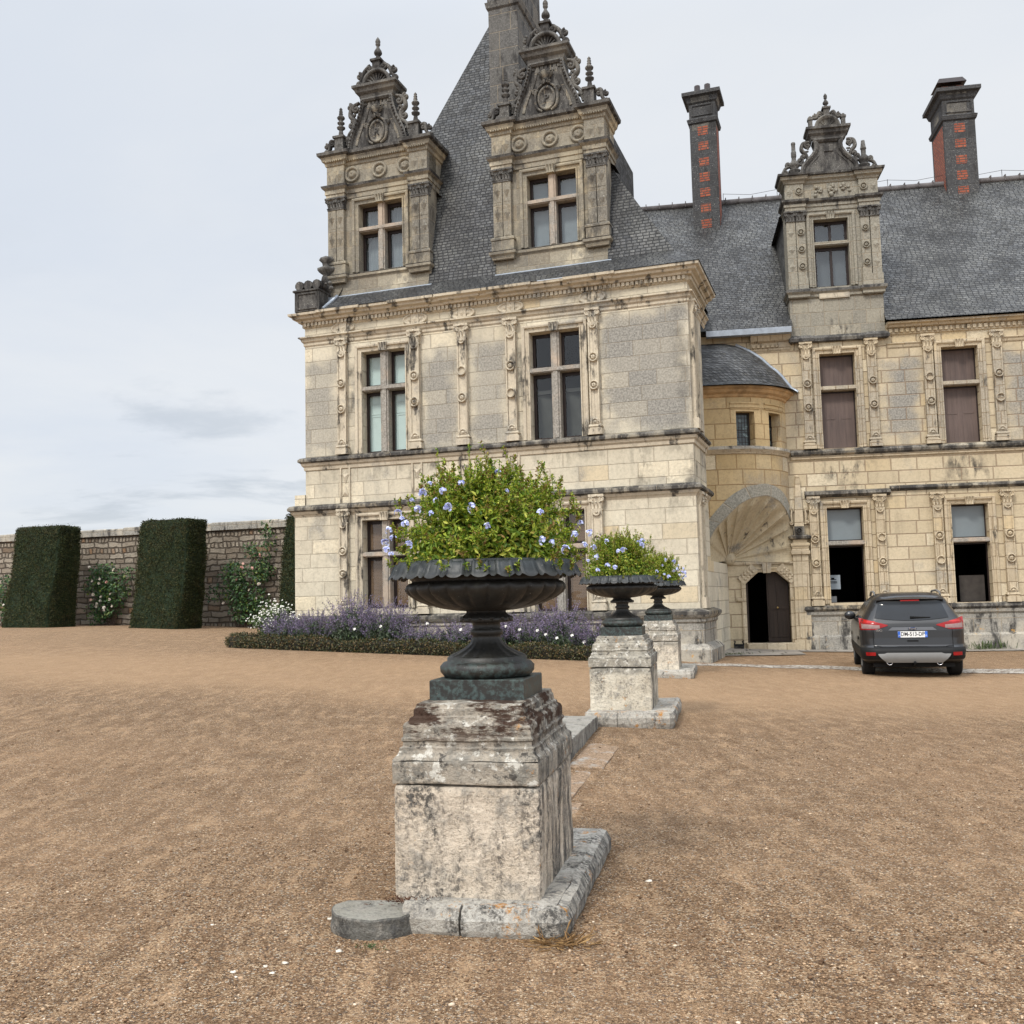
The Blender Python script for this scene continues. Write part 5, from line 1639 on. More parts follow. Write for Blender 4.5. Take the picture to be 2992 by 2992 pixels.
M['grass'] = leaf_mat('weed_leaf', [(0, (.03, .06, .015)), (1, (.08, .11, .03))], .2)
M['twig'] = plain('brown_twig', (.06, .04, .028), .8)


def tubes_np(paths, rad, k=4):
    """list of (m,3) polylines -> quad tubes"""
    V, F = [], []; off = 0
    for p in paths:
        m_ = len(p)
        t = np.gradient(p, axis=0); t /= np.linalg.norm(t, axis=1, keepdims=True) + 1e-9
        a = np.tile([0.31, 0.77, 0.55], (m_, 1)); e1 = np.cross(t, a); e1 /= np.linalg.norm(e1, axis=1, keepdims=True) + 1e-9; e2 = np.cross(t, e1)
        an = np.arange(k) * 2 * PI / k
        rr = np.linspace(rad, rad * .45, m_)[:, None, None]
        ring = p[:, None] + rr * (e1[:, None] * np.cos(an)[None, :, None] + e2[:, None] * np.sin(an)[None, :, None])
        V.append(ring.reshape(-1, 3))
        i = np.arange(m_ - 1)[:, None] * k; j = np.arange(k)[None]
        F.append(np.stack([off + i + j, off + i + (j + 1) % k, off + i + k + (j + 1) % k, off + i + k + j], -1).reshape(-1, 4)); off += m_ * k
    return np.concatenate(V), np.concatenate(F)


# ------------------------------------------------------------------ clipped yews
def build_yew(label, xc, yc, wb, db, wt_, dt, h, seed, group):
    base = l2w(PO, PY, xc, yc); z0 = gz(base.x, base.y) - .05
    T = thing('clipped_yew', label, 'topiary', (base.x, base.y, z0), PY, group)
    b = MB()
    nu, nv = 14, 20
    rr = random.Random(seed)
    def rim(u, v):
        t = u * 4; k = int(t) % 4; f = t - int(t)
        w, d = wb + (wt_ - wb) * v, db + (dt - db) * v
        # edges bulge a little: not a machine-cut block
        sag = .05 * math.sin(PI * f) + .03 * math.sin(7 * v + k * 2.1 + seed)
        sh = .42 * v      # the face to the court is battered, the back follows the wall
        c = [(-w / 2, -d / 2 + sh), (w / 2, -d / 2 + sh), (w / 2, d / 2 + sh), (-w / 2, d / 2 + sh)]
        n = [(0, -1), (1, 0), (0, 1), (-1, 0)][k]
        p, q = c[k], c[(k + 1) % 4]
        rnd = .10 * (1 - min(1, min(f, 1 - f) * 6)) ** 2
        x = p[0] + (q[0] - p[0]) * f + n[0] * sag; y = p[1] + (q[1] - p[1]) * f + n[1] * sag
        return (x * (1 - rnd * .6), y * (1 - rnd * .6), h * v)
    b.grid(rim, 40, nv)
    b.grid(lambda u, v: ((u - .5) * wt_ * .98, (v - .5) * dt * .98 + .42, h + .05 * math.sin(PI * u) * math.sin(PI * v)), 10, 8)
    b.build('inner_twigs', M['yewB'], T)
    n = 27000
    fc = rng.random(n); pos = np.empty((n, 3)); nr = np.empty((n, 3))
    for i in range(n):
        if fc[i] < .12:
            pos[i] = ((rng.random() - .5) * wt_, (rng.random() - .5) * dt + .42, h + .0); nr[i] = (0, 0, 1)
        else:
            u, v = rng.random(), rng.random()
            if u > .5 and rng.random() < .6: u = rng.random() * .5
            pos[i] = rim(u, v); k = int(u * 4) % 4; nr[i] = [(0, -1, .1), (1, 0, .1), (0, 1, .1), (-1, 0, .1)][k]
    lump = np.sin(pos[:, 0] * 5.1 + seed) * np.sin(pos[:, 2] * 4.3) * np.sin(pos[:, 1] * 4.7 + 1)
    pos += nr * (.02 + .035 * lump[:, None] + rng.normal(scale=.016, size=(n, 1)) + .09 * (rng.random((n, 1)) < .012))
    d = nr * .45 + rng.normal(scale=.6, size=(n, 3)) + np.array([0, 0, .25])
    v, f = leaf_arrays(pos, d, rng.uniform(.035, .07, n), rng.uniform(.02, .035, n), .1, nr)
    quad_mesh('foliage', v, f, M['yew'], T)


build_yew('olive green clipped yew block standing furthest from the pavilion along the rubble wall', -25.1, 5.9, 2.12, 1.42, 2.08, 1.02, 3.70, 1, 'clipped yews along the garden wall')
build_yew('dark green clipped yew block between the two rose bushes on the rubble wall', -19.43, 5.86, 2.06, 1.34, 2.08, 1.02, 3.78, 2, 'clipped yews along the garden wall')
build_yew('clipped yew block half hidden behind the left corner of the stone pavilion', -13.62, 5.9, 2.1, 1.4, 1.9, 1.02, 3.95, 3, 'clipped yews along the garden wall')


# ------------------------------------------------------------------ blossoms
def rose_mesh(name, mat, r=.06):
    v, f = [], []
    pos = []; d = []
    for ring, (nn, tilt) in enumerate(((5, .25), (5, .7), (4, 1.3))):
        for k in range(nn):
            a = 2 * PI * (k + .5 * ring) / nn
            pos.append((0, 0, 0)); d.append((math.cos(a), math.sin(a), tilt))
    v, f = leaf_arrays(np.array(pos, float), np.array(d), r, r * .9, .3, np.tile([0, 0, 1.0], (len(pos), 1)))
    me = bpy.data.meshes.new(name); me.from_pydata(v.tolist(), [], f.tolist()); me.materials.append(mat)
    return me


ROSE_W = rose_mesh('blossom', M['blush'], .085)
ROSE_P = rose_mesh('blossom', M['pinkr'], .09)


def build_rose(label, x0, x1, z0, z1, nleaf, seed, flowers, blobs, group='climbing roses on the garden wall'):
    cx = (x0 + x1) / 2
    base = l2w(PO, PY, cx, 7.7); zg = gz(base.x, base.y)
    T = thing('climbing_rose', label, 'rose bush', (base.x, base.y, 0), PY, group)
    r = np.random.default_rng(seed)
    P, N_ = [], []
    for (bx, bz, rx_, rz, wgt) in blobs:
        n = int(nleaf * wgt)
        a = r.uniform(0, 2 * PI, n); q = np.sqrt(r.random(n))
        P.append(np.stack([bx - cx + rx_ * q * np.cos(a), r.uniform(-.40, .20, n), bz + rz * q * np.sin(a)], 1))
    P = np.concatenate(P); n = len(P)
    d = r.normal(size=(n, 3)) + np.array([0, -.4, -.2])
    v, f = leaf_arrays(P, d, r.uniform(.07, .15, n), r.uniform(.05, .085, n), .2, np.tile([0, -.8, .5], (n, 1)))
    quad_mesh('foliage', v, f, M['rose'], T)
    paths = []
    for (bx, bz, rx_, rz, wgt) in blobs:
        for k in range(3):
            e = np.array([bx - cx + r.uniform(-.7, .7) * rx_, r.uniform(-.1, .1), bz + rz * r.uniform(-.2, .9)])
            s0 = np.array([r.uniform(-.25, .25), .05, zg]); mid = (s0 + e) / 2 + np.array([r.uniform(-.25, .25), 0, .15])
            t = np.linspace(0, 1, 8)[:, None]
            paths.append((1 - t) ** 2 * s0 + 2 * t * (1 - t) * mid + t * t * e)
    v, f = tubes_np(paths, .014)
    quad_mesh('stems', v, f, M['twig'], T)
    for (fx, fz, kind) in flowers:
        o = bpy.data.objects.new('blossom', ROSE_W if kind == 0 else ROSE_P); COL.objects.link(o); o.parent = T
        o.location = (fx - cx, -.42 + r.uniform(-.05, .05), fz); o.rotation_euler = (R(75) + r.uniform(-.4, .4), r.uniform(-.5, .5), r.uniform(0, 6)); s = r.uniform(.6, .95); o.scale = (s, s, s)


build_rose('white flowering climbing rose trained up the wall between two clipped yews', -24.6, -22.3, 1.1, 3.4, 1500, 3,
           [(-23.95, 2.72, 0), (-23.62, 2.78, 0), (-23.6, 2.62, 0), (-23.9, 2.2, 0), (-24.0, 2.0, 1), (-23.5, 2.1, 0), (-23.55, 1.95, 0), (-23.1, 2.2, 0), (-23.4, 1.7, 0), (-23.35, 1.6, 0), (-23.8, 1.75, 0), (-23.0, 1.75, 0), (-22.9, 3.1, 0), (-24.05, 3.25, 0), (-23.3, 2.65, 1), (-23.7, 1.85, 0), (-23.15, 2.0, 0)],
           [(-23.6, 3.05, .55, .35, .20), (-23.9, 2.55, .6, .35, .2), (-23.3, 2.3, .75, .45, .28), (-23.6, 1.75, .7, .45, .25), (-22.7, 2.9, .35, .3, .07), (-23.9, 1.3, .3, .25, .06)])
build_rose('pink flowering climbing rose on the wall beside the pavilion corner', -19.0, -16.2, 1.0, 3.6, 1700, 4,
           [(-16.6, 3.42, 1), (-17.35, 3.0, 1), (-16.9, 2.98, 1), (-17.3, 3.15, 1), (-18.1, 1.75, 0), (-16.6, 2.4, 0), (-17.0, 2.2, 0), (-17.6, 2.6, 1), (-16.7, 1.9, 0)],
           [(-17.85, 2.75, .5, .55, .25), (-16.75, 2.85, .45, .4, .2), (-17.3, 2.0, .8, .5, .3), (-17.1, 1.4, .8, .4, .22), (-18.6, 2.1, .35, .3, .05), (-16.5, 3.9, .25, .9, .09), (-17.1, 3.6, .3, .3, .05)])
build_rose('climbing rose at the far left end of the rubble wall, left of every yew', -30.0, -27.8, 1.2, 3.4, 900, 5, [(-28.2, 1.9, 0), (-28.6, 2.4, 0)],
           [(-28.4, 2.3, .8, .8, .6), (-28.0, 1.6, .5, .4, .4)])


# ------------------------------------------------------------------ flower bed: box edging, Russian sage, daisies
def build_bed():
    b0 = l2w(PO, PY, -11.5, -1.8)
    T = thing('box_hedge', 'low bronzed box hedge edging the lavender bed in front of the pavilion', 'hedge', (0, 0, 0), 0)
    # hedge path in pavilion coordinates
    path = [(-10.4, -.55), (-11.3, -.65), (-11.55, -1.15), (-11.35, -1.75), (-9.5, -1.85), (-6.0, -1.9), (-3.5, -1.9), (-2.1, -1.85), (-1.6, -1.4), (-1.5, -.6)]
    P = []
    for (a, c) in zip(path, path[1:]):
        k = max(2, int(math.dist(a, c) / .15))
        for i in range(k): P.append((a[0] + (c[0] - a[0]) * i / k, a[1] + (c[1] - a[1]) * i / k))
    P.append(path[-1])
    pts = [l2w(PO, PY, *q) for q in P]
    b = MB(); rr = random.Random(3)
    rows = []
    for i, p in enumerate(pts):
        t = (pts[min(i + 1, len(pts) - 1)] - pts[max(i - 1, 0)]).normalized(); nn = Vector((t.y, -t.x, 0))
        z = gz(p.x, p.y); hh = .26 + .03 * math.sin(i * .31) + .025 * math.sin(i * .7) + rr.uniform(-.02, .02); w = .17 + rr.uniform(-.015, .015)
        rows.append((p, nn, z, hh, w))
    idx = [b.add([p - nn * w * .8 + Vector((0, 0, z - .05)), p - nn * w + Vector((0, 0, z + hh * .6)), p - nn * w * .7 + Vector((0, 0, z + hh)), p + nn * w * .7 + Vector((0, 0, z + hh)), p + nn * w + Vector((0, 0, z + hh * .6)), p + nn * w * .8 + Vector((0, 0, z - .05))]) for p, nn, z, hh, w in rows]
    for a, c in zip(idx, idx[1:]):
        for k in range(5): b.face((a + k, c + k, c + k + 1, a + k + 1), 0, None, True)
    b.build('twigs', M['boxB'], T)
    n = 15000
    k = rng.integers(0, len(rows), n)
    s = rng.uniform(-1, 1, n); hgt = rng.random(n)
    top = rng.random(n) < .4
    pos = np.empty((n, 3)); nr = np.empty((n, 3))
    for i in range(n):
        p, nn, z, hh, w = rows[k[i]]
        j = rng.uniform(-.08, .08)
        t = Vector((-nn.y, nn.x, 0))
        if top[i]: q = p + nn * w * s[i] * .9 + Vector((0, 0, z + hh)); m_ = Vector((0, 0, 1))
        else:
            sg = 1 if rng.random() < .8 else -1
            q = p + nn * w * sg * 1.0 + Vector((0, 0, z + hh * (hgt[i] ** .8))); m_ = nn * sg
        q = q + t * j
        pos[i] = q; nr[i] = m_
    v, f = leaf_arrays(pos + rng.normal(scale=.032, size=(n, 3)), nr * .6 + rng.normal(scale=.7, size=(n, 3)), rng.uniform(.03, .06, n), rng.uniform(.02, .035, n), .15, nr)
    quad_mesh('foliage', v, f, M['box'], T)


build_bed()


def sage_proto(h, spread, nst, seed, white=False):
    """a bush: upright stems with grey green leaves below and flower spikes above"""
    r = np.random.default_rng(seed)
    paths = []; LP, LD, FP, FD = [], [], [], []
    for i in range(nst):
        a = r.uniform(0, 2 * PI); q = math.sqrt(r.random())
        s0 = np.array([spread * .45 * q * math.cos(a), spread * .45 * q * math.sin(a), 0])
        hh = h * r.uniform(.55, 1.12) * (1 - .22 * q)
        e = np.array([spread * q * math.cos(a) * 1.1 + r.normal(scale=.09), spread * q * math.sin(a) * 1.1 + r.normal(scale=.09), hh])
        t = np.linspace(0, 1, 7)[:, None]
        mid = s0 * .35 + e * .65 * np.array([.7, .7, 1.05])
        p = (1 - t) ** 2 * s0 + 2 * t * (1 - t) * mid + t * t * e
        paths.append(p)
        for k in range(26):
            u = r.uniform(.12, .60); j = u * 6; i0 = int(j); c = p[i0] * (1 - j + i0) + p[min(6, i0 + 1)] * (j - i0)
            LP.append(c); LD.append(r.normal(size=3) + np.array([0, 0, .5]))
        ax = (p[6] - p[4]); ax /= np.linalg.norm(ax)
        nf = 34
        for k in range(nf):
            u = .48 + .52 * (k / nf); j = u * 6; i0 = min(5, int(j)); c = p[i0] * (1 - j + i0) + p[i0 + 1] * (j - i0)
            FP.append(c + r.normal(scale=.012, size=3)); FD.append(r.normal(size=3) * .8 + ax * .6)
            if k % 9 == 0 and u < .85:      # short side spikes
                sd_ = r.normal(size=3); sd_[2] = abs(sd_[2]) + .6; sd_ /= np.linalg.norm(sd_)
                for m_ in range(6): FP.append(c + sd_ * .02 * (m_ + 1)); FD.append(r.normal(size=3) + sd_)
    LP, LD, FP, FD = map(np.array, (LP, LD, FP, FD))
    v1, f1 = leaf_arrays(LP, LD, r.uniform(.05, .10, len(LP)), r.uniform(.018, .035, len(LP)), .2)
    v2, f2 = leaf_arrays(FP, FD, r.uniform(.018, .034, len(FP)), r.uniform(.014, .022, len(FP)), .2)
    v0, f0 = tubes_np(paths, .006, 3)
    return (v0, f0), (v1, f1), (v2, f2)


SAGE_M = []
for sd_ in (11, 12):
    a, c, d = sage_proto(1.12, .70, 95, sd_)
    trio = []
    for nm, (v, f), mt in (('stems', a, M['sageL']), ('foliage', c, M['sageL']), ('flower_spikes', d, M['sageF'])):
        o = quad_mesh(nm, v, f, mt); trio.append(o.data); bpy.data.objects.remove(o)
    SAGE_M.append(trio)
SAGES = [(-10.25, -1.05, .80, 'spreading violet sage bush at the left end of the bed, right beside the white daisies'),
         (-9.35, -1.15, .84, 'violet sage bush in front of the pavilion wall just left of the ground floor window'),
         (-8.35, -1.1, 1.24, 'tallest violet sage bush, standing below the left edge of the ground floor window'),
         (-7.45, -1.05, 1.08, 'violet sage bush below the right half of the ground floor window'),
         (-6.45, -1.25, .62, 'low pale lilac sage bush showing left of the stem of the nearest urn'),
         (-5.45, -1.2, .70, 'violet sage bush partly hidden behind the stem of the nearest urn'),
         (-4.55, -1.15, .86, 'violet sage bush just right of the stem of the nearest urn'),
         (-3.75, -1.15, .88, 'grey green sage bush with pale spikes below the right ground floor window'),
         (-3.0, -1.1, 1.08, 'violet sage bush in the bed just left of the second urn'),
         (-2.2, -1.1, .78, 'violet sage bush at the right end of the bed, behind the second urn')]
for i, (x, y, s, lab) in enumerate(SAGES):
    p = l2w(PO, PY, x, y)
    T = thing('sage_bush', lab, 'bush', (p.x, p.y, gz(p.x, p.y)), PY, 'violet sage bushes in the bed')
    T.rotation_euler = (0, 0, i * 1.3); T.scale = (1.05, 1.05, s * 1.08)
    for nm, me in zip(('stems', 'foliage', 'flower_spikes'), SAGE_M[i % 2]):
        o = bpy.data.objects.new(nm, me); COL.objects.link(o); o.parent = T


def small_flowers(P, r_, seed):
    r = np.random.default_rng(seed)
    pos, d, nr = [], [], []
    for p in P:
        n0 = np.array([r.normal() * .4, -.7 + r.normal() * .3, .8]); n0 /= np.linalg.norm(n0)
        e1 = np.cross(n0, [1, 0, .1]); e1 /= np.linalg.norm(e1); e2 = np.cross(n0, e1)
        for k in range(5):
            a = 2 * PI * k / 5 + r.random()
            pos.append(p); d.append(e1 * math.cos(a) + e2 * math.sin(a) + n0 * .2); nr.append(n0)
    return leaf_arrays(np.array(pos), np.array(d), r_, r_ * .8, .1, np.array(nr))


def build_daisies():
    p = l2w(PO, PY, -10.85, -.75)
    T = thing('daisy_bush', 'loose white daisy bush at the corner of the pavilion, left of the violet sage', 'bush', (p.x, p.y, gz(p.x, p.y)), PY)
    r = np.random.default_rng(9)
    paths, LP, LD, FP = [], [], [], []
    for i in range(95):
        a = r.uniform(0, 2 * PI); q = math.sqrt(r.random())
        e = np.array([.72 * q * math.cos(a), .5 * q * math.sin(a), r.uniform(.75, 1.45) * (1 - .35 * q)])
        s0 = e * np.array([.25, .25, 0]); t = np.linspace(0, 1, 6)[:, None]; mid = s0 * .3 + e * .7 * np.array([.8, .8, 1.1])
        pth = (1 - t) ** 2 * s0 + 2 * t * (1 - t) * mid + t * t * e; paths.append(pth)
        for k in range(22): LP.append(pth[r.integers(0, 5)] + r.normal(scale=.03, size=3)); LD.append(r.normal(size=3) + np.array([0, 0, .6]))
        FP.append(e)
        for k in range(2): FP.append(pth[4] + r.normal(scale=.07, size=3))
    v, f = leaf_arrays(np.array(LP), np.array(LD), r.uniform(.05, .10, len(LP)), .03, .2); quad_mesh('foliage', v, f, M['daisyL'], T)
    v, f = tubes_np(paths, .005, 3); quad_mesh('stems', v, f, M['daisyL'], T)
    v, f = small_flowers(FP, .027, 3); o = quad_mesh('blossoms', v, f, M['white'], T); o['kind'] = 'stuff'
    # a few white flowers dotted through the bed
    T2 = thing('white_bedding_flowers', 'scattered small white flowers low among the violet sage', 'flowers', (0, 0, 0), 0)
    FP = []; LP = []
    for x in (-8.0, -7.3, -6.1, -5.2, -4.9, -4.6, -4.4, -3.9, -3.3, -2.9, -2.6, -3.1, -4.1, -2.4):
        q = l2w(PO, PY, x + r.uniform(-.1, .1), -1.72 + r.uniform(-.05, .1)); z = gz(q.x, q.y)
        e = np.array([q.x, q.y, z + r.uniform(.38, .72)]); FP.append(e)
        for k in range(14): LP.append(np.array([q.x, q.y, z + .2]) + r.normal(scale=.11, size=3))
    LP = np.array(LP)
    v, f = leaf_arrays(LP, r.normal(size=LP.shape) + np.array([0, 0, .4]), .07, .035, .2); quad_mesh('foliage', v, f, M['daisyL'], T2)
    for p_ in FP:
        v, f = small_flowers([np.zeros(3)], .042, 5); o = quad_mesh('blossom', v, f, M['white'], T2); o.location = p_


build_daisies()

# ------------------------------------------------------------------ the three pedestals with urns
ROW = R(12.2)
RO = Vector((-.277, 5.20, 0))
rux, ruy = Vector((math.cos(ROW), -math.sin(ROW), 0)), Vector((math.sin(ROW), math.cos(ROW), 0))


def rowpt(u, v, z=0): return RO + rux * u + ruy * v + Vector((0, 0, z))


def pedestal_mat(name, seed, moss, orange, dirt=.4, pale=(.56, .51, .43)):
    g = G(name)
    vec = g.mapv(loc=(seed * 3.1, seed * 1.7, seed))
    b1 = g.noise(2.4, 6, .65, vec); b2 = g.noise(9, 6, .7, vec); b3 = g.noise(34, 5, .75, vec)
    x, y, zc = g.sep(g.obj)
    c = g.mix(g.mr(b1, .35, .65), pale, tuple(q * k for q, k in zip(pale, (.80, .77, .73))))
    c = g.mix(g.mr(b2, .50, .62, 0, .75), c, (.30, .275, .235))
    c = g.mix(g.mr(g.noise(60, 4, .8, vec), .56, .64, 0, .6), c, (.11, .10, .088))
    # grey and black lichen speckle, in drips
    dr = g.noise(4.5, 6, .7, g.mapv(scale=(1.6, 1.6, .45), loc=(seed, 3, 1)))
    sp = g.math('MULTIPLY', g.mr(dr, .56 - dirt * .2, .72 - dirt * .2), g.mr(b3, .42, .56))
    c = g.mix(g.math('MULTIPLY', sp, .92), c, (.055, .052, .048))
    c = g.mix(g.math('MULTIPLY', g.mr(b1, .50, .62), g.mr(b3, .50, .60, 0, .7)), c, (.17, .165, .155))
    # the courses above the die are greyer with white crusts
    up = g.mr(zc, .66, .72)
    c = g.mix(g.math('MULTIPLY', up, g.mr(b2, .30, .6, .35, .8)), c, (.20, .188, .16))
    c = g.mix(g.math('MULTIPLY', up, g.mr(g.noise(15, 4, .7, vec), .56, .62, 0, .9)), c, (.60, .57, .50))
    c = g.mix(g.math('MULTIPLY', up, g.mr(g.noise(13, 5, .75, g.mapv(loc=(seed, 1, 7))), .57, .63, 0, .85)), c, (.06, .055, .05))
    # the flank towards the damp side carries black algae in runs
    nx = g.sep(g.tc.outputs['Normal'])[0]
    rk = g.math('MULTIPLY', g.mr(nx, .4, .8), g.mr(g.noise(5, 6, .7, g.mapv(scale=(1.5, 1.5, .35), loc=(seed, 6, 2))), .42, .60))
    c = g.mix(g.math('MULTIPLY', rk, g.mr(b3, .34, .5, .45, .95)), c, (.06, .058, .055))
    om = g.mr(g.noise(6, 6, .75, g.mapv(loc=(seed * 2, 5, seed))), .70 - orange * .13, .75 - orange * .13, 0, .9)
    c = g.mix(g.math('MULTIPLY', om, g.mr(b3, .35, .55)), c, (.42, .19, .035))
    if moss:
        mz = g.mr(zc, .86, .96)
        mo = g.math('MULTIPLY', mz, g.mr(g.noise(8, 5, .7, g.mapv(scale=(.6, .6, 2.2), loc=(2, 4, seed))), .46, .54))
        c = g.mix(g.math('MULTIPLY', mo, .92), c, (.045, .022, .014))
    pit = g.mr(g.vor(17, vec), .02, .10, 1, 0)
    pm = g.math('MULTIPLY', pit, g.mr(b1, .52, .58))
    c = g.mix(g.math('MULTIPLY', pm, .8), c, (.05, .047, .04))
    h = g.math('ADD', g.math('MULTIPLY', b2, 1.2), g.math('MULTIPLY', b3, .5))
    h = g.math('SUBTRACT', h, g.math('MULTIPLY', pm, 1.5))
    return g.done(c, .93, g.bump(h, .032, 1.0), spec=.12)


def rough_box(b, x0, x1, y0, y1, z0, z1, n=14, amp=.012, rad=.02, seed=0, m=0, vert=True):
    """stone block with worn, slightly wavy faces"""
    from mathutils import noise as mn
    def put(fx):
        b.grid(fx, n, n, m, True)
    off = Vector((seed * 7.3, seed * 3.1, seed))
    def wob(p):
        p = Vector(p)
        c = Vector(((x0 + x1) / 2, (y0 + y1) / 2, (z0 + z1) / 2))
        # round the edges
        hx, hy, hz = (x1 - x0) / 2, (y1 - y0) / 2, (z1 - z0) / 2
        q = p - c
        d = Vector((max(0, abs(q.x) - hx + rad), max(0, abs(q.y) - hy + rad), max(0, abs(q.z) - hz + rad)))
        if d.length > rad:
            s = rad / d.length
            q = Vector((math.copysign(abs(q.x) - d.x * (1 - s), q.x), math.copysign(abs(q.y) - d.y * (1 - s), q.y), math.copysign(abs(q.z) - d.z * (1 - s), q.z)))
        w = c + q
        nv = mn.noise_vector(w * 4.0 + off) * amp + mn.noise_vector(w * 13 + off) * amp * .45
        return tuple(w + nv)
    L = lambda a, c, t: a + (c - a) * t
    put(lambda u, v: wob((L(x0, x1, u), y0, L(z0, z1, v)))); put(lambda u, v: wob((x1, L(y0, y1, u), L(z0, z1, v))))
    put(lambda u, v: wob((L(x1, x0, u), y1, L(z0, z1, v)))); put(lambda u, v: wob((x0, L(y1, y0, u), L(z0, z1, v))))
    put(lambda u, v: wob((L(x0, x1, u), L(y0, y1, v), z1))); put(lambda u, v: wob((L(x0, x1, u), L(y1, y0, v), z0)))


HW, DP = .39, 1.09
M['urn'] = None


def urn_mat():
    g = G('weathered_cast_iron')
    b1 = g.noise(5, 6, .65); b2 = g.noise(26, 5, .7)
    c = g.mix(g.mr(b1, .35, .65), (.009, .009, .008), (.023, .021, .017))
    c = g.mix(g.math('MULTIPLY', g.mr(b1, .54, .64), g.mr(b2, .5, .62, 0, .5)), c, (.060, .062, .045))
    x, y, zc = g.sep(g.obj)
    ft = g.mr(zc, .24, .16)
    c = g.mix(g.math('MULTIPLY', ft, g.mr(b2, .46, .60, 0, .75)), c, (.055, .085, .080))
    rm = g.mr(zc, .66, .72)
    c = g.mix(g.math('MULTIPLY', rm, .6), c, (.011, .018, .020))
    c = g.mix(g.mr(g.noise(60, 2, .5), .72, .75, 0, .6), c, (.22, .22, .20))
    return g.done(c, g.mr(b2, .3, .7, .40, .66), g.bump(b2, .003, .7), spec=.5)


M['urn'] = urn_mat()


def build_urn(T, low=False):
    n = 96 if not low else 64
    za = [0, .245, .385, .425, .47, .56, .705, .742, .822, .872]; zb = [0, .232, .345, .38, .42, .485, .610, .652, .702, .768]

    class MB(globals()['MB']):
        def build(s, *a, **k):
            s.v = [(x, y, float(np.interp(z, za, zb))) for x, y, z in s.v]
            return super().build(*a, **k)
    b = MB(); b.box(-.265, .265, -.265, .265, 0, .12, 0, .006); b.build('plinth_block', M['urn'], T)
    f = MB()
    f.lathe([(.20, .118), (.245, .125), (.268, .155), (.270, .185), (.250, .21), (.228, .215), (.228, .235), (.218, .245), (.205, .25)], (0, 0, 0), n)
    f.build('foot_ring', M['urn'], T)
    s = MB()
    fl = lambda t, h: 1 + .045 * math.cos(16 * t) * max(0, 1 - (h - .25) / .11)
    s.lathe([(.212, .245), (.195, .258), (.160, .278), (.125, .302), (.098, .332), (.082, .368), (.080, .385), (.092, .392), (.094, .415), (.088, .425), (.078, .430), (.080, .46), (.092, .495)], (0, 0, 0), n, fl)
    s.build('fluted_stem', M['urn'], T)
    c = MB()
    lob = lambda t, h: 1 + .07 * abs(math.cos(7 * t)) * (1 if h < .52 else .4)
    c.lathe([(.09, .488), (.125, .470), (.146, .478), (.140, .51), (.120, .535), (.112, .545), (.112, .562)], (0, 0, 0), n, lob)
    for k in range(14):
        a = 2 * PI * (k + .5) / 14
        c.ball((.138 * math.cos(a), .138 * math.sin(a), .503), .017, 6)
    c.build('leaf_collar', M['urn'], T)
    bo = MB()
    def gad(t, h):
        k = abs(math.sin(12 * t)); e = min(1, max(0, (h - .57) / .05)) * min(1, max(0, (.735 - h) / .02))
        return 1 + e * (.060 * (k ** .5) - .030)
    bo.lathe([(.110, .560), (.17, .565), (.25, .580), (.33, .606), (.395, .640), (.435, .675), (.452, .705), (.450, .728), (.440, .738), (.425, .742), (.422, .75), (.428, .775), (.445, .80), (.468, .822)], (0, 0, 0), n * 2, gad)
    bo.build('gadrooned_bowl', M['urn'], T)
    r = MB()
    NL = 25
    def rim(u, v):
        t = 2 * PI * u; ph = (u * NL) % 1.0
        big = abs(ph - .5) < .34
        w = (1 - (abs(ph - .5) / .34) ** 2) if big else (1 - ((.5 - abs(ph - .5)) / .16) ** 2)
        drop = (.55 + .45 * math.sqrt(max(0, w))) * (1.0 if big else .82)
        rr_ = .475 + .078 * v * (.84 + .16 * drop)
        zz = .862 - .004 * v - .105 * (v ** 1.9) * drop
        q = math.sqrt(max(0, w))
        edge = 1 if (big and (w < .38 or v > .86)) else 0
        lift = (.014 * math.sin(PI * min(1, v * .95)) * q + .009 * edge) if big else -.010 * math.sin(PI * v)
        rr_ += lift * .7; zz += lift
        return (rr_ * math.cos(t), rr_ * math.sin(t), zz)
    r.grid(rim, NL * 14, 9)
    r.lathe([(.405, .80), (.45, .85), (.462, .872), (.474, .872), (.476, .862)], (0, 0, 0), n)
    r.build('leaf_rim', M['urn'], T)
    so_ = MB(); so_.lathe([(.455, .845), (.3, .87), (.01, .88)], (0, 0, 0), 32); so_.build('soil', plain('potting_soil', (.03, .022, .016), .95, .4, 12, .8), T)


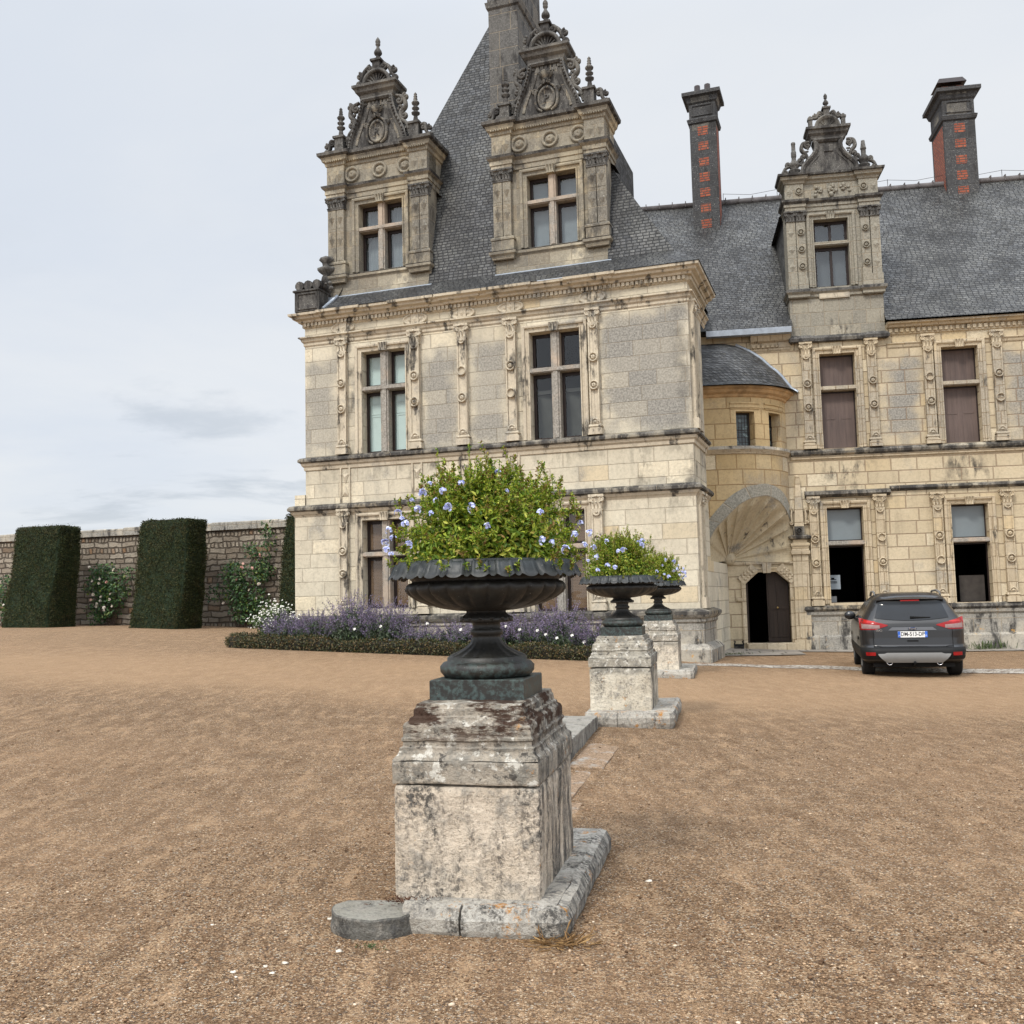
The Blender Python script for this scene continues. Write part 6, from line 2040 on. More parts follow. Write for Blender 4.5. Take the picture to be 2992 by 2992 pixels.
def pedestal(label, v0, zbase, ztop, zslab, slabw, moss, orange, seed, dirt=.4, pale=(.56, .51, .43), steps=True):
    """die, band, stepped cap and moulded base slab; returns top height"""
    o = rowpt(0, v0)
    T = thing('stone_pedestal', label, 'pedestal', (o.x, o.y, 0), ROW, 'stone urn pedestals')
    mat = pedestal_mat('weathered_pedestal_stone', seed, moss, orange, dirt, pale)
    zd = zslab + (ztop - zslab) * .575; zb = zslab + (ztop - zslab) * .705
    k = (ztop - .14) / .955
    b = MB()
    rough_box(b, -HW + .004, HW - .004, .004, DP - .004, zslab - .12, zd, 26, .011, .025, seed)
    b.build('die', mat, T)
    b = MB()
    rough_box(b, -HW - .003, HW + .003, -.003, DP + .003, zd + .003, zb, 16, .006, .014, seed + 1)
    b.build('band', mat, T)
    c = MB()
    hh = ztop - zb
    prof = [(0, 0.0), (-.006, .05), (-.022, .10), (-.030, .17), (-.030, .22), (-.045, .25), (-.046, .33), (-.038, .35), (-.038, .39), (-.046, .42), (-.048, .60), (-.055, .66), (-.072, .70), (-.074, .75), (-.090, .78), (-.092, .90), (-.100, .93), (-.104, .99), (-.110, 1.0)]
    n = 26
    pl = []
    x0, x1, y0, y1 = -HW, HW, 0, DP
    cor = [(x0, y0), (x1, y0), (x1, y1), (x0, y1)]
    for i in range(4):
        p, q = cor[i], cor[(i + 1) % 4]
        for j in range(n): pl.append((p[0] + (q[0] - p[0]) * j / n, p[1] + (q[1] - p[1]) * j / n))
    from mathutils import noise as mn
    rows = []
    for off, t in prof:
        pts = []
        for (x, y) in pl:
            sx = (HW + off) / HW; sy = (DP / 2 + off) / (DP / 2)
            w = Vector((x * sx, (y - DP / 2) * sy + DP / 2, zb + hh * t))
            w += mn.noise_vector(w * 9 + Vector((seed, 0, 0))) * .007 + mn.noise_vector(w * 24) * .004
            pts.append(w)
        rows.append(c.add(pts))
    m_ = len(pl)
    for a, d in zip(rows, rows[1:]):
        for j in range(m_): c.face((a + j, a + (j + 1) % m_, d + (j + 1) % m_, d + j), 0, None, False)
    c.face([rows[-1] + j for j in range(m_)])
    c.build('stepped_cap', mat, T)
    # base slab with a rounded nose, two stones along the front
    s = MB()
    xl, xr, yf, yb = -slabw[0], slabw[1], -slabw[2], DP + slabw[3]
    pr = [(-.10, zbase - .05), (.02, zbase - .05), (.045, zbase + .02), (.05, zbase + (zslab - zbase) * .55), (.025, zslab - .015), (-.02, zslab)]
    from mathutils import noise as mn2
    def slab_piece(path, seed2):
        i0 = len(s.v)
        P2 = []
        for (a, d) in zip(path, path[1:]):
            kk = max(1, int(math.dist(a, d) / .06))
            P2 += [(a[0] + (d[0] - a[0]) * j / kk, a[1] + (d[1] - a[1]) * j / kk) for j in range(kk)]
        P2.append(path[-1])
        s.sweep(P2, pr, sm=False)
        for q in range(i0, len(s.v)):
            w = Vector(s.v[q]); s.v[q] = tuple(w + mn2.noise_vector(w * 6 + Vector((seed2, 0, 0))) * .012)
    jx = xl + (xr - xl) * .38
    slab_piece([(xl, yf), (jx - .006, yf)], seed)
    slab_piece([(jx + .006, yf), (xr - .03, yf), (xr, yf + .03), (xr, yf + .62)], seed + 2)
    slab_piece([(xr, yf + .634), (xr, yb)], seed + 3)
    rough_box(s, xl, xr - .02, yf + .02, yb, zbase - .05, zslab - .004, 18, .008, .01, seed + 4)
    s.build('base_slab', pedestal_mat('weathered_slab_stone', seed + 5, 0, orange + .25, dirt + .15, (.46, .435, .385)), T)
    return ztop


def plumbago(label, loc, rad, hgt, nst, nfl, seed, yaw, group, flw):
    T = thing('plumbago_plant', label, 'plant', loc, yaw, group)
    r = np.random.default_rng(seed)
    paths, LP, LD, LN, LL = [], [], [], [], []
    DPp, DD = [], []
    for i in range(nst):
        a = r.uniform(0, 2 * PI); el = r.uniform(-.12, 1) ** 1.0
        el = max(-.12, el); ph = el * PI / 2
        dist = r.uniform(.82, 1.04)
        cp = math.cos(ph) ** .74
        e = np.array([rad * cp * math.cos(a) * dist, rad * cp * math.sin(a) * dist, hgt * (math.sin(ph) ** .80 if ph > 0 else ph * .8) * dist])
        e += r.normal(scale=.02, size=3)
        s0 = np.array([rad * .35 * math.cos(a) * r.random(), rad * .35 * math.sin(a) * r.random(), 0.0])
        mid = np.array([e[0] * .55, e[1] * .55, e[2] * .8 + hgt * .18])
        t = np.linspace(0, 1, 9)[:, None]
        p = (1 - t) ** 2 * s0 + 2 * t * (1 - t) * mid + t * t * e
        # the tip turns upward
        tip = np.array([r.normal() * .25, r.normal() * .25, 1.0]) * r.uniform(.02, .10) * (1.0 if ph > .3 else .6)
        if r.random() < .16 and ph > .55: tip = tip * r.uniform(1.3, 2.4) + np.array([0, 0, .02])
        p = np.concatenate([p, [p[-1] + tip * .5, p[-1] + tip]])
        paths.append(p)
        m_ = len(p)
        nl = 74
        for k in range(nl):
            u = 1 - (r.random() ** 1.25) * .72; j = u * (m_ - 1); i0 = min(m_ - 2, int(j)); c = p[i0] * (1 - j + i0) + p[i0 + 1] * (j - i0)
            LP.append(c); ax = p[i0 + 1] - p[i0]; ax /= np.linalg.norm(ax) + 1e-9
            LD.append(r.normal(size=3) * .75 + ax * .55 + np.array([0, 0, .1])); LN.append((0, 0, 1)); LL.append(r.uniform(.017, .032) * (1.2 if u < .7 else .8))
        if r.random() < .42:    # dry reddish flower head
            for k in range(14):
                c = p[-1] - (p[-1] - p[-3]) * r.random() * .8
                DPp.append(c); DD.append(r.normal(size=3) + np.array([0, 0, .3]))
    # shaded inside so nothing shows through
    n2 = nst * 14
    g = r.normal(size=(n2, 3)); g /= np.linalg.norm(g, axis=1, keepdims=True); g[:, 2] = np.abs(g[:, 2]); q = r.uniform(.35, .85, (n2, 1))
    ins = g * q * np.array([rad, rad, hgt])
    LP = np.concatenate([np.array(LP), ins]); LD = np.concatenate([np.array(LD), r.normal(size=(n2, 3))]); LN = np.concatenate([np.array(LN, float), g]); LL = np.concatenate([np.array(LL), r.uniform(.03, .05, n2)])
    v, f = leaf_arrays(LP, LD, LL, LL * .42, .22, LN)
    quad_mesh('foliage', v, f, M['leafP'], T)
    v, f = leaf_arrays(np.array(DPp), np.array(DD), .022, .009, .2); quad_mesh('dry_flower_heads', v, f, M['leafDry'], T)
    v, f = tubes_np(paths, .0028, 3); quad_mesh('stems', v, f, M['stemP'], T)
    # flower clusters (five petalled, pale blue)
    protos = []
    for s in range(3):
        rr2 = np.random.default_rng(100 + s)
        pts, d, nr = [], [], []
        for k in range(15):
            n0 = rr2.normal(size=3) * .7 + np.array([0, 0, 1.0]); n0 /= np.linalg.norm(n0)
            c0 = n0 * .030 * rr2.uniform(.7, 1.3)
            e1 = np.cross(n0, [.3, .9, .1]); e1 /= np.linalg.norm(e1); e2 = np.cross(n0, e1)
            for q_ in range(5):
                an = 2 * PI * q_ / 5
                pts.append(c0); d.append(e1 * math.cos(an) + e2 * math.sin(an) + n0 * .15); nr.append(n0)
        v, f = leaf_arrays(np.array(pts), np.array(d), .015, .013, .05, np.array(nr))
        o = quad_mesh('flower_cluster', v, f, M['blue']); protos.append(o.data); bpy.data.objects.remove(o)
    for i, (fx, fz) in enumerate(flw):       # fractions across and up, seen from the front
        x = fx * rad; zz = fz * hgt
        rest = max(.02, 1 - abs(fx) ** 2.8 - abs(fz) ** 2.8); y = -rad * rest ** .36 * 1.03
        o = bpy.data.objects.new('flower_cluster', protos[i % 3]); COL.objects.link(o); o.parent = T
        o.location = (x * 1.03, y, zz * 1.03 + .01)
        o.rotation_euler = (R(40) + r.uniform(-.3, .3), r.uniform(-.5, .5), r.uniform(0, 6)); s = r.uniform(.42, .78) * (1.0 if nst > 350 else 1.65); o.scale = (s, s, s)
    return T


PEDS = [dict(v0=0.0, zbase=0.0, zslab=.14, ztop=1.10, slab=(.29, .50, .12, .50), moss=1, orange=.55, seed=1, dirt=.50, pale=(.64, .55, .44),
             lab='lichen spotted stone pedestal in the foreground with brown moss on its stepped cap'),
        dict(v0=7.42, zbase=.09, zslab=.25, ztop=1.15, slab=(.42, .62, .20, .45), moss=0, orange=.75, seed=2, dirt=.30, pale=(.64, .58, .47),
             lab='pale stone pedestal with orange lichen, second along the row'),
        dict(v0=14.1, zbase=.10, zslab=.26, ztop=1.17, slab=(.42, .62, .25, .60), moss=0, orange=.5, seed=3, dirt=.28, pale=(.68, .61, .50),
             lab='white weathered stone pedestal nearest the pavilion, partly hidden by the second pedestal')]
URN_L = ['black cast iron urn with a leaf rim on the foreground pedestal', 'black cast iron urn on the second pedestal, in front of the third urn', 'black cast iron urn on the pedestal nearest the pavilion, half hidden by the second urn']
PL_L = ['large pale blue flowering plumbago overflowing the foreground urn', 'rounded plumbago with scattered blue flowers in the second urn', 'plumbago with dense blue flowers on its right side in the urn nearest the pavilion']
FL = [[(-.93, .10), (-.90, .32), (-.66, .62), (-.60, .50), (-.42, .60), (-.30, .52), (-.50, .80), (-.08, .50), (.22, .68), (.14, .92), (.55, .14), (.52, .44), (.92, .10), (.98, .25), (-.68, .14), (-.84, .22), (.62, .12), (-.36, .70), (-.76, .42), (-.80, .50), (-.55, .70), (-.45, .45), (-.96, .2), (-.7, .36), (.84, .2), (.90, .34), (-.2, .78), (.05, .3), (.75, .05), (-.86, .05)],
      [(-.68, .68), (-.35, .85), (-.10, .58), (.02, .60), (-.38, .22), (-.62, .12), (-.20, .16), (.38, .80), (.5, .84), (-.82, .36), (-.62, .45), (.45, .72)],
      [(.10, .55), (.25, .78), (.55, .70), (.72, .55), (.88, .42), (.80, .30), (.92, .22), (.70, .18), (.98, .12), (.5, .32), (.85, .05), (.3, .12), (.15, .2), (.62, .40), (1.0, .3), (-.1, .3)]]
for i, d in enumerate(PEDS):
    top = pedestal(d['lab'], d['v0'], d['zbase'], d['ztop'], d['zslab'], d['slab'], d['moss'], d['orange'], d['seed'], d['dirt'], d['pale'])
    c = rowpt(0, d['v0'] + DP / 2)
    zt = top - .005
    U = thing('garden_urn', URN_L[i], 'urn', (c.x, c.y, zt), ROW, 'cast iron urns on the pedestals')
    U.rotation_euler.z = -ROW
    build_urn(U, i > 0)
    plumbago(PL_L[i], (c.x + (.025 if i == 0 else .0), c.y, zt + .765), 0.565 if i == 0 else .52, .49 if i == 0 else .49, 400 if i == 0 else 300, 0, 20 + i, ROW * .2, 'blue plumbago plants in the urns', FL[i])


# half round loose stone in front of the first pedestal
def build_disc():
    p = Vector((-.735, 5.24, 0))
    T = tag(MB().build('tmp', M['plinth']), None); bpy.data.objects.remove(T)
    b = MB()
    from mathutils import noise as mn
    n = 28; rr = .232
    pts = [(rr * math.cos(a), rr * math.sin(a)) for a in np.linspace(PI * .98, PI * 2.02, n - 2)]; pts = [(-rr * .80, .10)] + pts + [(rr * .80, .10)]
    top = .118
    rows = []
    for k, (s, z) in enumerate(((1.0, -.04), (1.02, .02), (1.0, .06), (1.0, .088), (.97, .096))):
        rows.append(b.add([Vector((x * s, y * s, z)) + mn.noise_vector(Vector((x * 14, y * 14, z * 10))) * .008 for x, y in pts]))
    for a, c in zip(rows, rows[1:]):
        for j in range(n - 1): b.face((a + j, a + j + 1, c + j + 1, c + j), 0)
        b.face((a + n - 1, a, c, c + n - 1), 0)
    b.face([rows[-1] + j for j in range(n)], 1)
    o = b.build('half_round_stone', [pedestal_mat('grey_stone_shaded_side', 8, 0, .05, .7, (.15, .145, .13)), pedestal_mat('grey_stone_lit_top', 9, 0, .0, .25, (.30, .29, .25))])  # one stone: lit top painted paler, shaded side painted darker
    o.location = p; o.rotation_euler.z = -R(6)
    tag(o, 'half round grey stone lying on the gravel at the foot of the nearest pedestal', 'stone')


build_disc()


# kerb blocks and flush paving between the pedestals
def build_kerbs():
    kerb_m = pedestal_mat('grey_kerb_stone', 11, 0, .1, .35, (.33, .315, .28))
    g = G('gravel_strewn_slab')
    c = g.mix(g.noise(7, 5, .7), (.24, .225, .20), (.36, .34, .30)); v1 = g.sep(g.vor(80, out='Color'))[0]
    c = g.mix(g.mr(g.noise(3.5, 5, .7), .36, .46), c, g.mix(v1, (.10, .065, .04), (.34, .235, .15)))
    slab_m = g.done(c, .95, g.bump(v1, .006, .8))
    segs = [(1.30, 3.1, -.72, -.22, 'worn grey kerb block directly behind the nearest pedestal'), (3.12, 5.0, -.72, -.235, 'grey kerb block in the middle between the first two pedestals'), (5.02, 7.12, -.78, -.25, 'grey kerb block that meets the base slab of the second pedestal')]
    for v0, v1, u0, u1, lab in segs:
        o0 = rowpt((u0 + u1) / 2, (v0 + v1) / 2); z = gz(o0.x, o0.y)
        b = MB(); rough_box(b, -(u1 - u0) / 2, (u1 - u0) / 2, -(v1 - v0) / 2, (v1 - v0) / 2, -.1, .165, 14, .008, .015, int(v0 * 3))
        o = b.build('kerb_stone', kerb_m); o.location = (o0.x, o0.y, z); o.rotation_euler.z = -ROW
        tag(o, lab, 'kerb', 'kerb stones between the pedestals')
    segs = [(1.2, 3.0, .16, 'flush grey paving slab beside the nearest pedestal, half covered by gravel'), (3.05, 4.45, .05, 'flush paving slab in the middle of the row, mostly under gravel'), (4.5, 6.2, .14, 'broad flush paving slab nearest the second pedestal')]
    for v0, v1, u1, lab in segs:
        u0 = -.21
        o0 = rowpt((u0 + u1) / 2, (v0 + v1) / 2); z = gz(o0.x, o0.y)
        b = MB(); rough_box(b, -(u1 - u0) / 2, (u1 - u0) / 2, -(v1 - v0) / 2, (v1 - v0) / 2, -.08, .008, 12, .007, .01, int(v0 * 5))
        o = b.build('paving_slab', slab_m); o.location = (o0.x, o0.y, z); o.rotation_euler.z = -ROW
        tag(o, lab, 'paving slab', 'flush paving slabs between the pedestals')


build_kerbs()


# paved strip along the wing, cobbled gutter
def build_paving():
    g = G('grey_flagstones')
    jm, k1, k2, k3 = blocks(g, 1.0, .62, .03, .05, .7)
    c = g.mix(k1, (.22, .195, .165), (.33, .30, .26)); c = g.mix(g.mr(g.noise(6, 5, .7), .45, .7, 0, .6), c, (.15, .125, .10))
    c = g.mix(g.math('MULTIPLY', jm, .8), c, (.07, .06, .045))
    fm = g.done(c, .9, g.bump(g.math('SUBTRACT', g.noise(12, 4, .6), g.math('MULTIPLY', jm, 1.5)), .015, .8))
    b = MB()
    def pave(xs, y0f, y1f, dz, mb, n=16):
        for i in range(n):
            xa = xs[0] + (xs[1] - xs[0]) * i / n; xb = xs[0] + (xs[1] - xs[0]) * (i + 1) / n
            P4 = [(xa, y0f(xa)), (xb, y0f(xb)), (xb, y1f(xb)), (xa, y1f(xa))]
            W4 = [l2w(WO, WY, *q) for q in P4]
            mb.poly([(w.x, w.y, gz(w.x, w.y) + dz) for w in W4], 0, P4)
    pave((-4.6, -.4), lambda x: -4.6 + (x + 4.6) * .55, lambda x: .05, .022, b, 12)
    pave((-.4, 12.5), lambda x: -1.05, lambda x: .05, .020, b, 24)
    tag(b.build('flagstone_path', fm), kind='structure')
    g = G('pale_cobbles')
    uv = g.mapv(g.uvs, (8.5, 8.5, 1))
    cc = g.vor(1.0, uv, out='Color', rand=.85); dd = g.vor(1.0, uv, 'DISTANCE_TO_EDGE', rand=.85)
    q = g.sep(cc)[0]
    c = g.mix(q, (.27, .25, .215), (.50, .465, .40)); c = g.mix(g.mr(g.noise(3, 4, .7), .5, .68, 0, .7), c, (.21, .15, .10))
    gm = g.mr(dd, .04, .12, 1, 0); c = g.mix(gm, c, (.12, .085, .06))
    cm = g.done(c, .85, g.bump(g.mr(dd, 0, .25), .02, .9))
    b = MB()
    # the gutter runs across in front of the door and under the car
    path = [(3.2, 22.05), (5.0, 22.0), (6.4, 21.55), (8.0, 20.5), (10.5, 19.55), (14, 18.4), (20, 16.4)]
    def band(u, v):
        t = u * (len(path) - 1); i = min(len(path) - 2, int(t)); f = t - i
        x = path[i][0] + (path[i + 1][0] - path[i][0]) * f; y = path[i][1] + (path[i + 1][1] - path[i][1]) * f
        y += (v - .5) * 1.25 * (.35 + .65 * min(1, u * 2.2)) + .07 * math.sin(x * 3.1) * (1 if v in (0, 1) else 0)
        return (x, y, gz(x, y) + .008)
    b.grid(band, 60, 4, uvf=lambda u, v: (band(u, v)[0], band(u, v)[1]))
    tag(b.build('cobbled_gutter', cm), kind='structure')


build_paving()


# boot scraper beside the door
def build_scraper():
    o = l2w(WO, WY, -1.95, -.28)
    T = thing('boot_scraper', 'black iron boot scraper on the paving left of the dark door', 'boot scraper', (o.x, o.y, gz(o.x, o.y) + .02), WY)
    iron = plain('black_iron', (.012, .012, .013), .5, .2, 20, metal=.5)
    b = MB(); b.box(-.11, .11, -.012, .012, .05, .13); b.build('blade', iron, T)
    b = MB()
    for sx in (-1, 1):
        b.tube([(sx * .11, 0, 0), (sx * .125, 0, .12), (sx * .10, 0, .20), (sx * .14, 0, .22)], .02, 8)
    b.tube([(-.13, 0, .02), (0, 0, .03), (.13, 0, .02)], .02, 8)
    b.build('uprights', iron, T)


build_scraper()


# ------------------------------------------------------------------ car
def build_car():
    yaw = R(16.2)
    rear = Vector((7.50, 18.85, 0)); z0 = 0.0
    T = thing('parked_car', 'dark grey compact SUV parked with its rear towards the viewer in front of the wing', 'car', (rear.x, rear.y, z0), yaw)
    g = G('dark_grey_metallic_paint')
    fl = g.noise(600, 1, .5)
    c = g.mix(fl, (.010, .010, .011), (.019, .019, .020))
    paint = g.done(c, .30, None, .3, .5, .35)
    black = plain('black_plastic', (.007, .007, .007), .6, .15, 20, spec=.2)
    rub = plain('tyre_rubber', (.014, .014, .014), .85, .2, 30)
    silver = plain('satin_silver_trim', (.125, .12, .112), .45, .06, 8, metal=.0, spec=.5)
    dglass = plain('dark_tinted_glass', (.010, .012, .015), .14, .2, 2, spec=.28)
    red = plain('red_lamp_lens', (.22, .005, .005), .2, .25, 9, spec=.35)
    redl = plain('bright_red_lamp_lens', (.34, .012, .010), .2, .15, 9, spec=.35)
    clear = plain('clear_lamp_lens', (.22, .14, .13), .2, .2, 14, spec=.4)
    chrome = plain('chrome', (.62, .62, .63), .15, .05, 5, metal=1.0)
    LEV = [(.28, .84, .14, 4.34, .30), (.32, .90, .03, 4.43, .32), (.45, .925, .0, 4.46, .34), (.54, .935, .03, 4.46, .34), (.60, .935, .10, 4.45, .32), (.74, .94, .115, 4.42, .30), (.88, .94, .12, 4.36, .28), (.96, .93, .13, 4.28, .26), (1.03, .915, .15, 4.05, .26), (1.08, .89, .18, 3.70, .26),
           (1.12, .865, .20, 3.25, .26), (1.25, .795, .27, 2.95, .26), (1.38, .72, .36, 2.65, .26), (1.46, .67, .36, 2.42, .26), (1.53, .615, .45, 2.2, .28), (1.585, .52, .60, 2.0, .28), (1.61, .30, .95, 1.7, .25)]
    zs = [q[0] for q in LEV]
    def at(z, k): return float(np.interp(z, zs, [q[k] for q in LEV]))
    def outline(z, n=72):
        w, ya, yb, r = at(z, 1), at(z, 2), at(z, 3), at(z, 4)
        pts = []
        cs = [(w - r, ya + r, -PI / 2), (w - r, yb - r * 1.6, 0), (-w + r, yb - r * 1.6, PI / 2), (-w + r, ya + r, PI)]
        m_ = n // 4
        for i, (x, y, a) in enumerate(cs):
            for k in range(m_):
                t = a + PI / 2 * k / (m_ - 1)
                sy = 1.6 if i in (1, 2) else 1.0
                pts.append((x + r * math.cos(t), y + r * sy * math.sin(t) if i in (1, 2) else y + r * math.sin(t), z))
        return pts
    b = MB()
    rows = []
    fine = sorted(set(zs) | set(np.linspace(.28, 1.61, 40).round(3).tolist()))
    for z in fine: rows.append(b.add(outline(z)))
    for a, d in zip(rows, rows[1:]):
        for k in range(72): b.face((a + k, a + (k + 1) % 72, d + (k + 1) % 72, d + k), 0, None, True)
    b.face([rows[-1] + k for k in range(72)], 0, None, True); b.face([rows[0] + k for k in reversed(range(72))])
    body = b.build('body', paint, T)

    def rear_y(x, z):
        w, ya, r = at(z, 1), at(z, 2), at(z, 4)
        q = abs(x) - (w - r)
        if q <= 0: return ya
        q = min(q, r * .999)
        return ya + r - math.sqrt(r * r - q * q)
    def side_x(y, z, s):
        w, ya, r = at(z, 1), at(z, 2), at(z, 4)
        if y < ya + r:
            q = ya + r - y; return s * (w - r + math.sqrt(max(0, r * r - q * q)))
        return s * w
    def patch(name, mat, x0f, x1f, za, zb, off=.008, n=14, m_=8, parent=body, curve=0.0):
        p = MB()
        def fn(u, v):
            z = za + (zb - za) * v; x0, x1 = x0f(v), x1f(v); x = x0 + (x1 - x0) * u
            z2 = z - curve * (1 - (2 * u - 1) ** 2) * (1 - v)
            return (x, rear_y(x, z2) - off, z2)
        p.grid(fn, n, m_)
        return p.build(name, mat, parent)
    # rear window, spoiler and brake light
    patch('rear_window', dglass, lambda v: -.66 + .10 * v, lambda v: .66 - .10 * v, 1.12, 1.42, .010, 20, 8, curve=.05)
    sp = MB()
    sp.grid(lambda u, v: (-.60 + 1.20 * u, .30 + .14 * v + .05 * (2 * u - 1) ** 2, 1.475 + .045 * v - .02 * (2 * u - 1) ** 2), 16, 4)
    sp.grid(lambda u, v: (-.60 + 1.20 * u, .30 + .05 * (2 * u - 1) ** 2 + .06 * v, 1.475 - .02 * (2 * u - 1) ** 2 - .045 * v), 16, 2)
    sp.build('roof_spoiler', paint, body)
    bl = MB(); bl.box(-.17, .17, .290, .31, 1.435, 1.458); bl.build('brake_light', red, body)
    wp = MB(); wp.tube([(-.02, rear_y(0, 1.15) - .03, 1.125), (.34, rear_y(.3, 1.16) - .035, 1.122)], [.026, .008], 8); wp.build('rear_wiper', black, body)
    # tail lights
    for s in (-1, 1):
        p = MB()
        def fn(u, v, s=s):
            x = s * (.43 + .505 * u); top = .990 + .140 * u; bot = .955 - .03 * u
            bot = .975 - .075 * min(1, u * 2.2)
            z = bot + (top - bot) * v
            return (x, rear_y(x, z) - .012, z)
        p.grid(fn, 20, 8)
        lo = p.build('tail_light', red, body)
        p = MB()
        def fn2(u, v, s=s):
            x = s * (.58 + .32 * u); top = .985 + .03 * u; bot = .925
            z = bot + (top - bot) * v
            return (x, rear_y(x, z) - .017, z)
        p.grid(fn2, 14, 4); p.build('clear_lens', clear, lo)
        p = MB()
        def fn3(u, v, s=s):
            x = s * (.66 + .20 * u); z = 1.035 + (.025 + .03 * u) * v
            return (x, rear_y(x, z) - .017, z)
        p.grid(fn3, 10, 3); p.build('bright_lens', redl, lo)
    # chrome strip with oval badge, plate
    patch('tailgate_strip', plain('grey_trim_strip', (.13, .13, .135), .3, .05, 5, metal=.6), lambda v: -.43 + .07 * v, lambda v: .43 - .07 * v, .885, .945, .016, 12, 4)
    ov = MB(); ov.lathe([(.075, 0), (.075, .012), (.066, .016), (.001, .016)], (0, 0, 0), 24, None, 0, 'y')
    for k in range(len(ov.v)):
        x, y, z = ov.v[k]; ov.v[k] = (x, y + rear_y(0, .915) - .017, .915 + z * .42)
    bo = ov.build('oval_badge', plain('dark_blue_badge', (.035, .045, .085), .25, .05, 5, metal=.3), body)
    text_part('Ford', 'badge_script', .052, .001, chrome, bo, (0, rear_y(0, .915) - .036, .915), 1.25)
    pl = MB(); pl.box(-.262, .262, rear_y(0, .81) - .026, rear_y(0, .81) - .0, .752, .866); po = pl.build('number_plate', plain('white_plate', (.66, .66, .64), .4, .04, 4), body)
    for s, w in ((-1, .045), (1, .045)):
        q = MB(); q.box(s * .262, s * (.262 - w), rear_y(0, .81) - .0275, rear_y(0, .81) - .02, .753, .865); q.build('blue_band', plain('plate_blue', (.03, .12, .50), .4), po)
    tk = plain('plate_black', (.02, .02, .025), .5)
    text_part('DM-513-DP', 'plate_lettering', .105, .001, tk, po, (0, rear_y(0, .81) - .0275, .812), .82)
    wl = plain('plate_white_print', (.7, .7, .7), .5)
    text_part('F', 'country_letter', .04, .001, wl, po, (-.24, rear_y(0, .81) - .029, .785), 1.0)
    text_part('41', 'region_number', .035, .001, wl, po, (.24, rear_y(0, .81) - .029, .785), .9)
    text_part('TDCi', 'rear_script', .05, .001, chrome, body, (-.60, rear_y(-.6, .83) - .006, .885), 1.1)
    hd = MB(); hd.box(-.10, .10, rear_y(0, .69) - .012, rear_y(0, .69), .672, .70); hd.build('tailgate_handle', black, body)
    # panel gaps
    gp = MB()
    for s in (-1, 1):
        P = []
        for z in np.linspace(.57, .95, 10): P.append((s * .70, rear_y(s * .70, z) - .003, z))
        gp.tube(P, .005, 4)
    P = [(x, rear_y(x, .575) - .003, .575 + .02 * (abs(x) > .6)) for x in np.linspace(-.70, .70, 20)]
    gp.tube(P, .006, 4); gp.build('tailgate_gap', black, body)
    # lower bumper: black moulding, silver skid plate, reflectors, exhausts
    bp = MB()
    rows = []
    for z, off in ((.27, .0), (.30, .012), (.36, .016), (.50, .016), (.555, .010), (.57, -.004)):
        ol = outline(max(.28, z)); pts = []
        for (x, y, zz) in ol:
            L_ = math.hypot(x, (y - 2.2) * .42); pts.append((x * (1 + off / .93), y - off * (1 if y < 2.2 else -1), z))
        rows.append(bp.add(pts))
    for a, d in zip(rows, rows[1:]):
        for k in range(72): bp.face((a + k, a + (k + 1) % 72, d + (k + 1) % 72, d + k), 0, None, True)
    bp.build('bumper_moulding', black, body)
    sk = MB()
    sk.grid(lambda u, v: ((-.64 + 1.28 * u) * (1 - .24 * (1 - v) ** 1.5) if True else 0, rear_y(.3, .4) - .030 - .02 * math.sin(PI * v), .285 + .185 * v - (0.02 * (abs(2 * u - 1) > .8) * v)), 24, 8)
    sk.build('skid_plate', silver, body)
    for s in (-1, 1):
        rf_ = MB(); rf_.grid(lambda u, v, s=s: (s * (.68 + .17 * u), rear_y(s * (.68 + .17 * u), .45) - .022, .415 + .065 * v), 6, 2); rf_.build('reflector', red, body)
        ex = MB(); ex.lathe([(.056, -.12), (.056, .01), (.047, .012), (.042, -.10), (.001, -.10)], (s * .44, rear_y(.44, .3) - .075, .292), 16, None, 0, 'y'); ex.build('exhaust_pipe', chrome, body)
        eb = MB(); eb.lathe([(.045, 0), (.001, 0.001)], (s * .44, rear_y(.44, .3) - .072, .292), 12, None, 0, 'y'); eb.build('exhaust_bore', black, body)
    tb = MB(); tb.tube([(0, .3, .24), (0, -.02, .22), (0, -.06, .27)], .022, 8); tb.ball((0, -.06, .29), .028, 8); tb.build('tow_bar', black, body)
    ub = MB(); ub.box(-.72, .72, .2, 4.2, .19, .26); ub.build('underbody', black, body)
    # side windows (three a side), roof rails, mirrors
    for s in (-1, 1):
        for (ya0, ya1, yb0, yb1) in ((.62, .80, 1.12, 1.10), (1.18, 1.16, 1.98, 1.90), (2.06, 1.98, 2.95, 2.40)):
            w = MB()
            def fn(u, v, s=s):
                z = 1.10 + .33 * v; y = (ya0 + (yb0 - ya0) * u) * (1 - v) + (ya1 + (yb1 - ya1) * u) * v
                return (side_x(y, z, s) + s * .006, y, z)
            w.grid(fn, 8, 6); w.build('side_window', dglass, body)
        rr_ = MB(); rr_.tube([(s * .60, .75, 1.54), (s * .60, .84, 1.60), (s * .595, 1.2, 1.63), (s * .59, 1.9, 1.62), (s * .59, 2.15, 1.55)], .022, 8); rr_.build('roof_rail', silver, body)
        mi = MB(); mi.ball((s * 1.0, 2.72, 1.13), .11, 12, 0, 1.1, .6, .85); mi.tube([(s * .86, 2.75, 1.06), (s * .96, 2.73, 1.09)], .03, 6); mi.build('wing_mirror', paint, body)
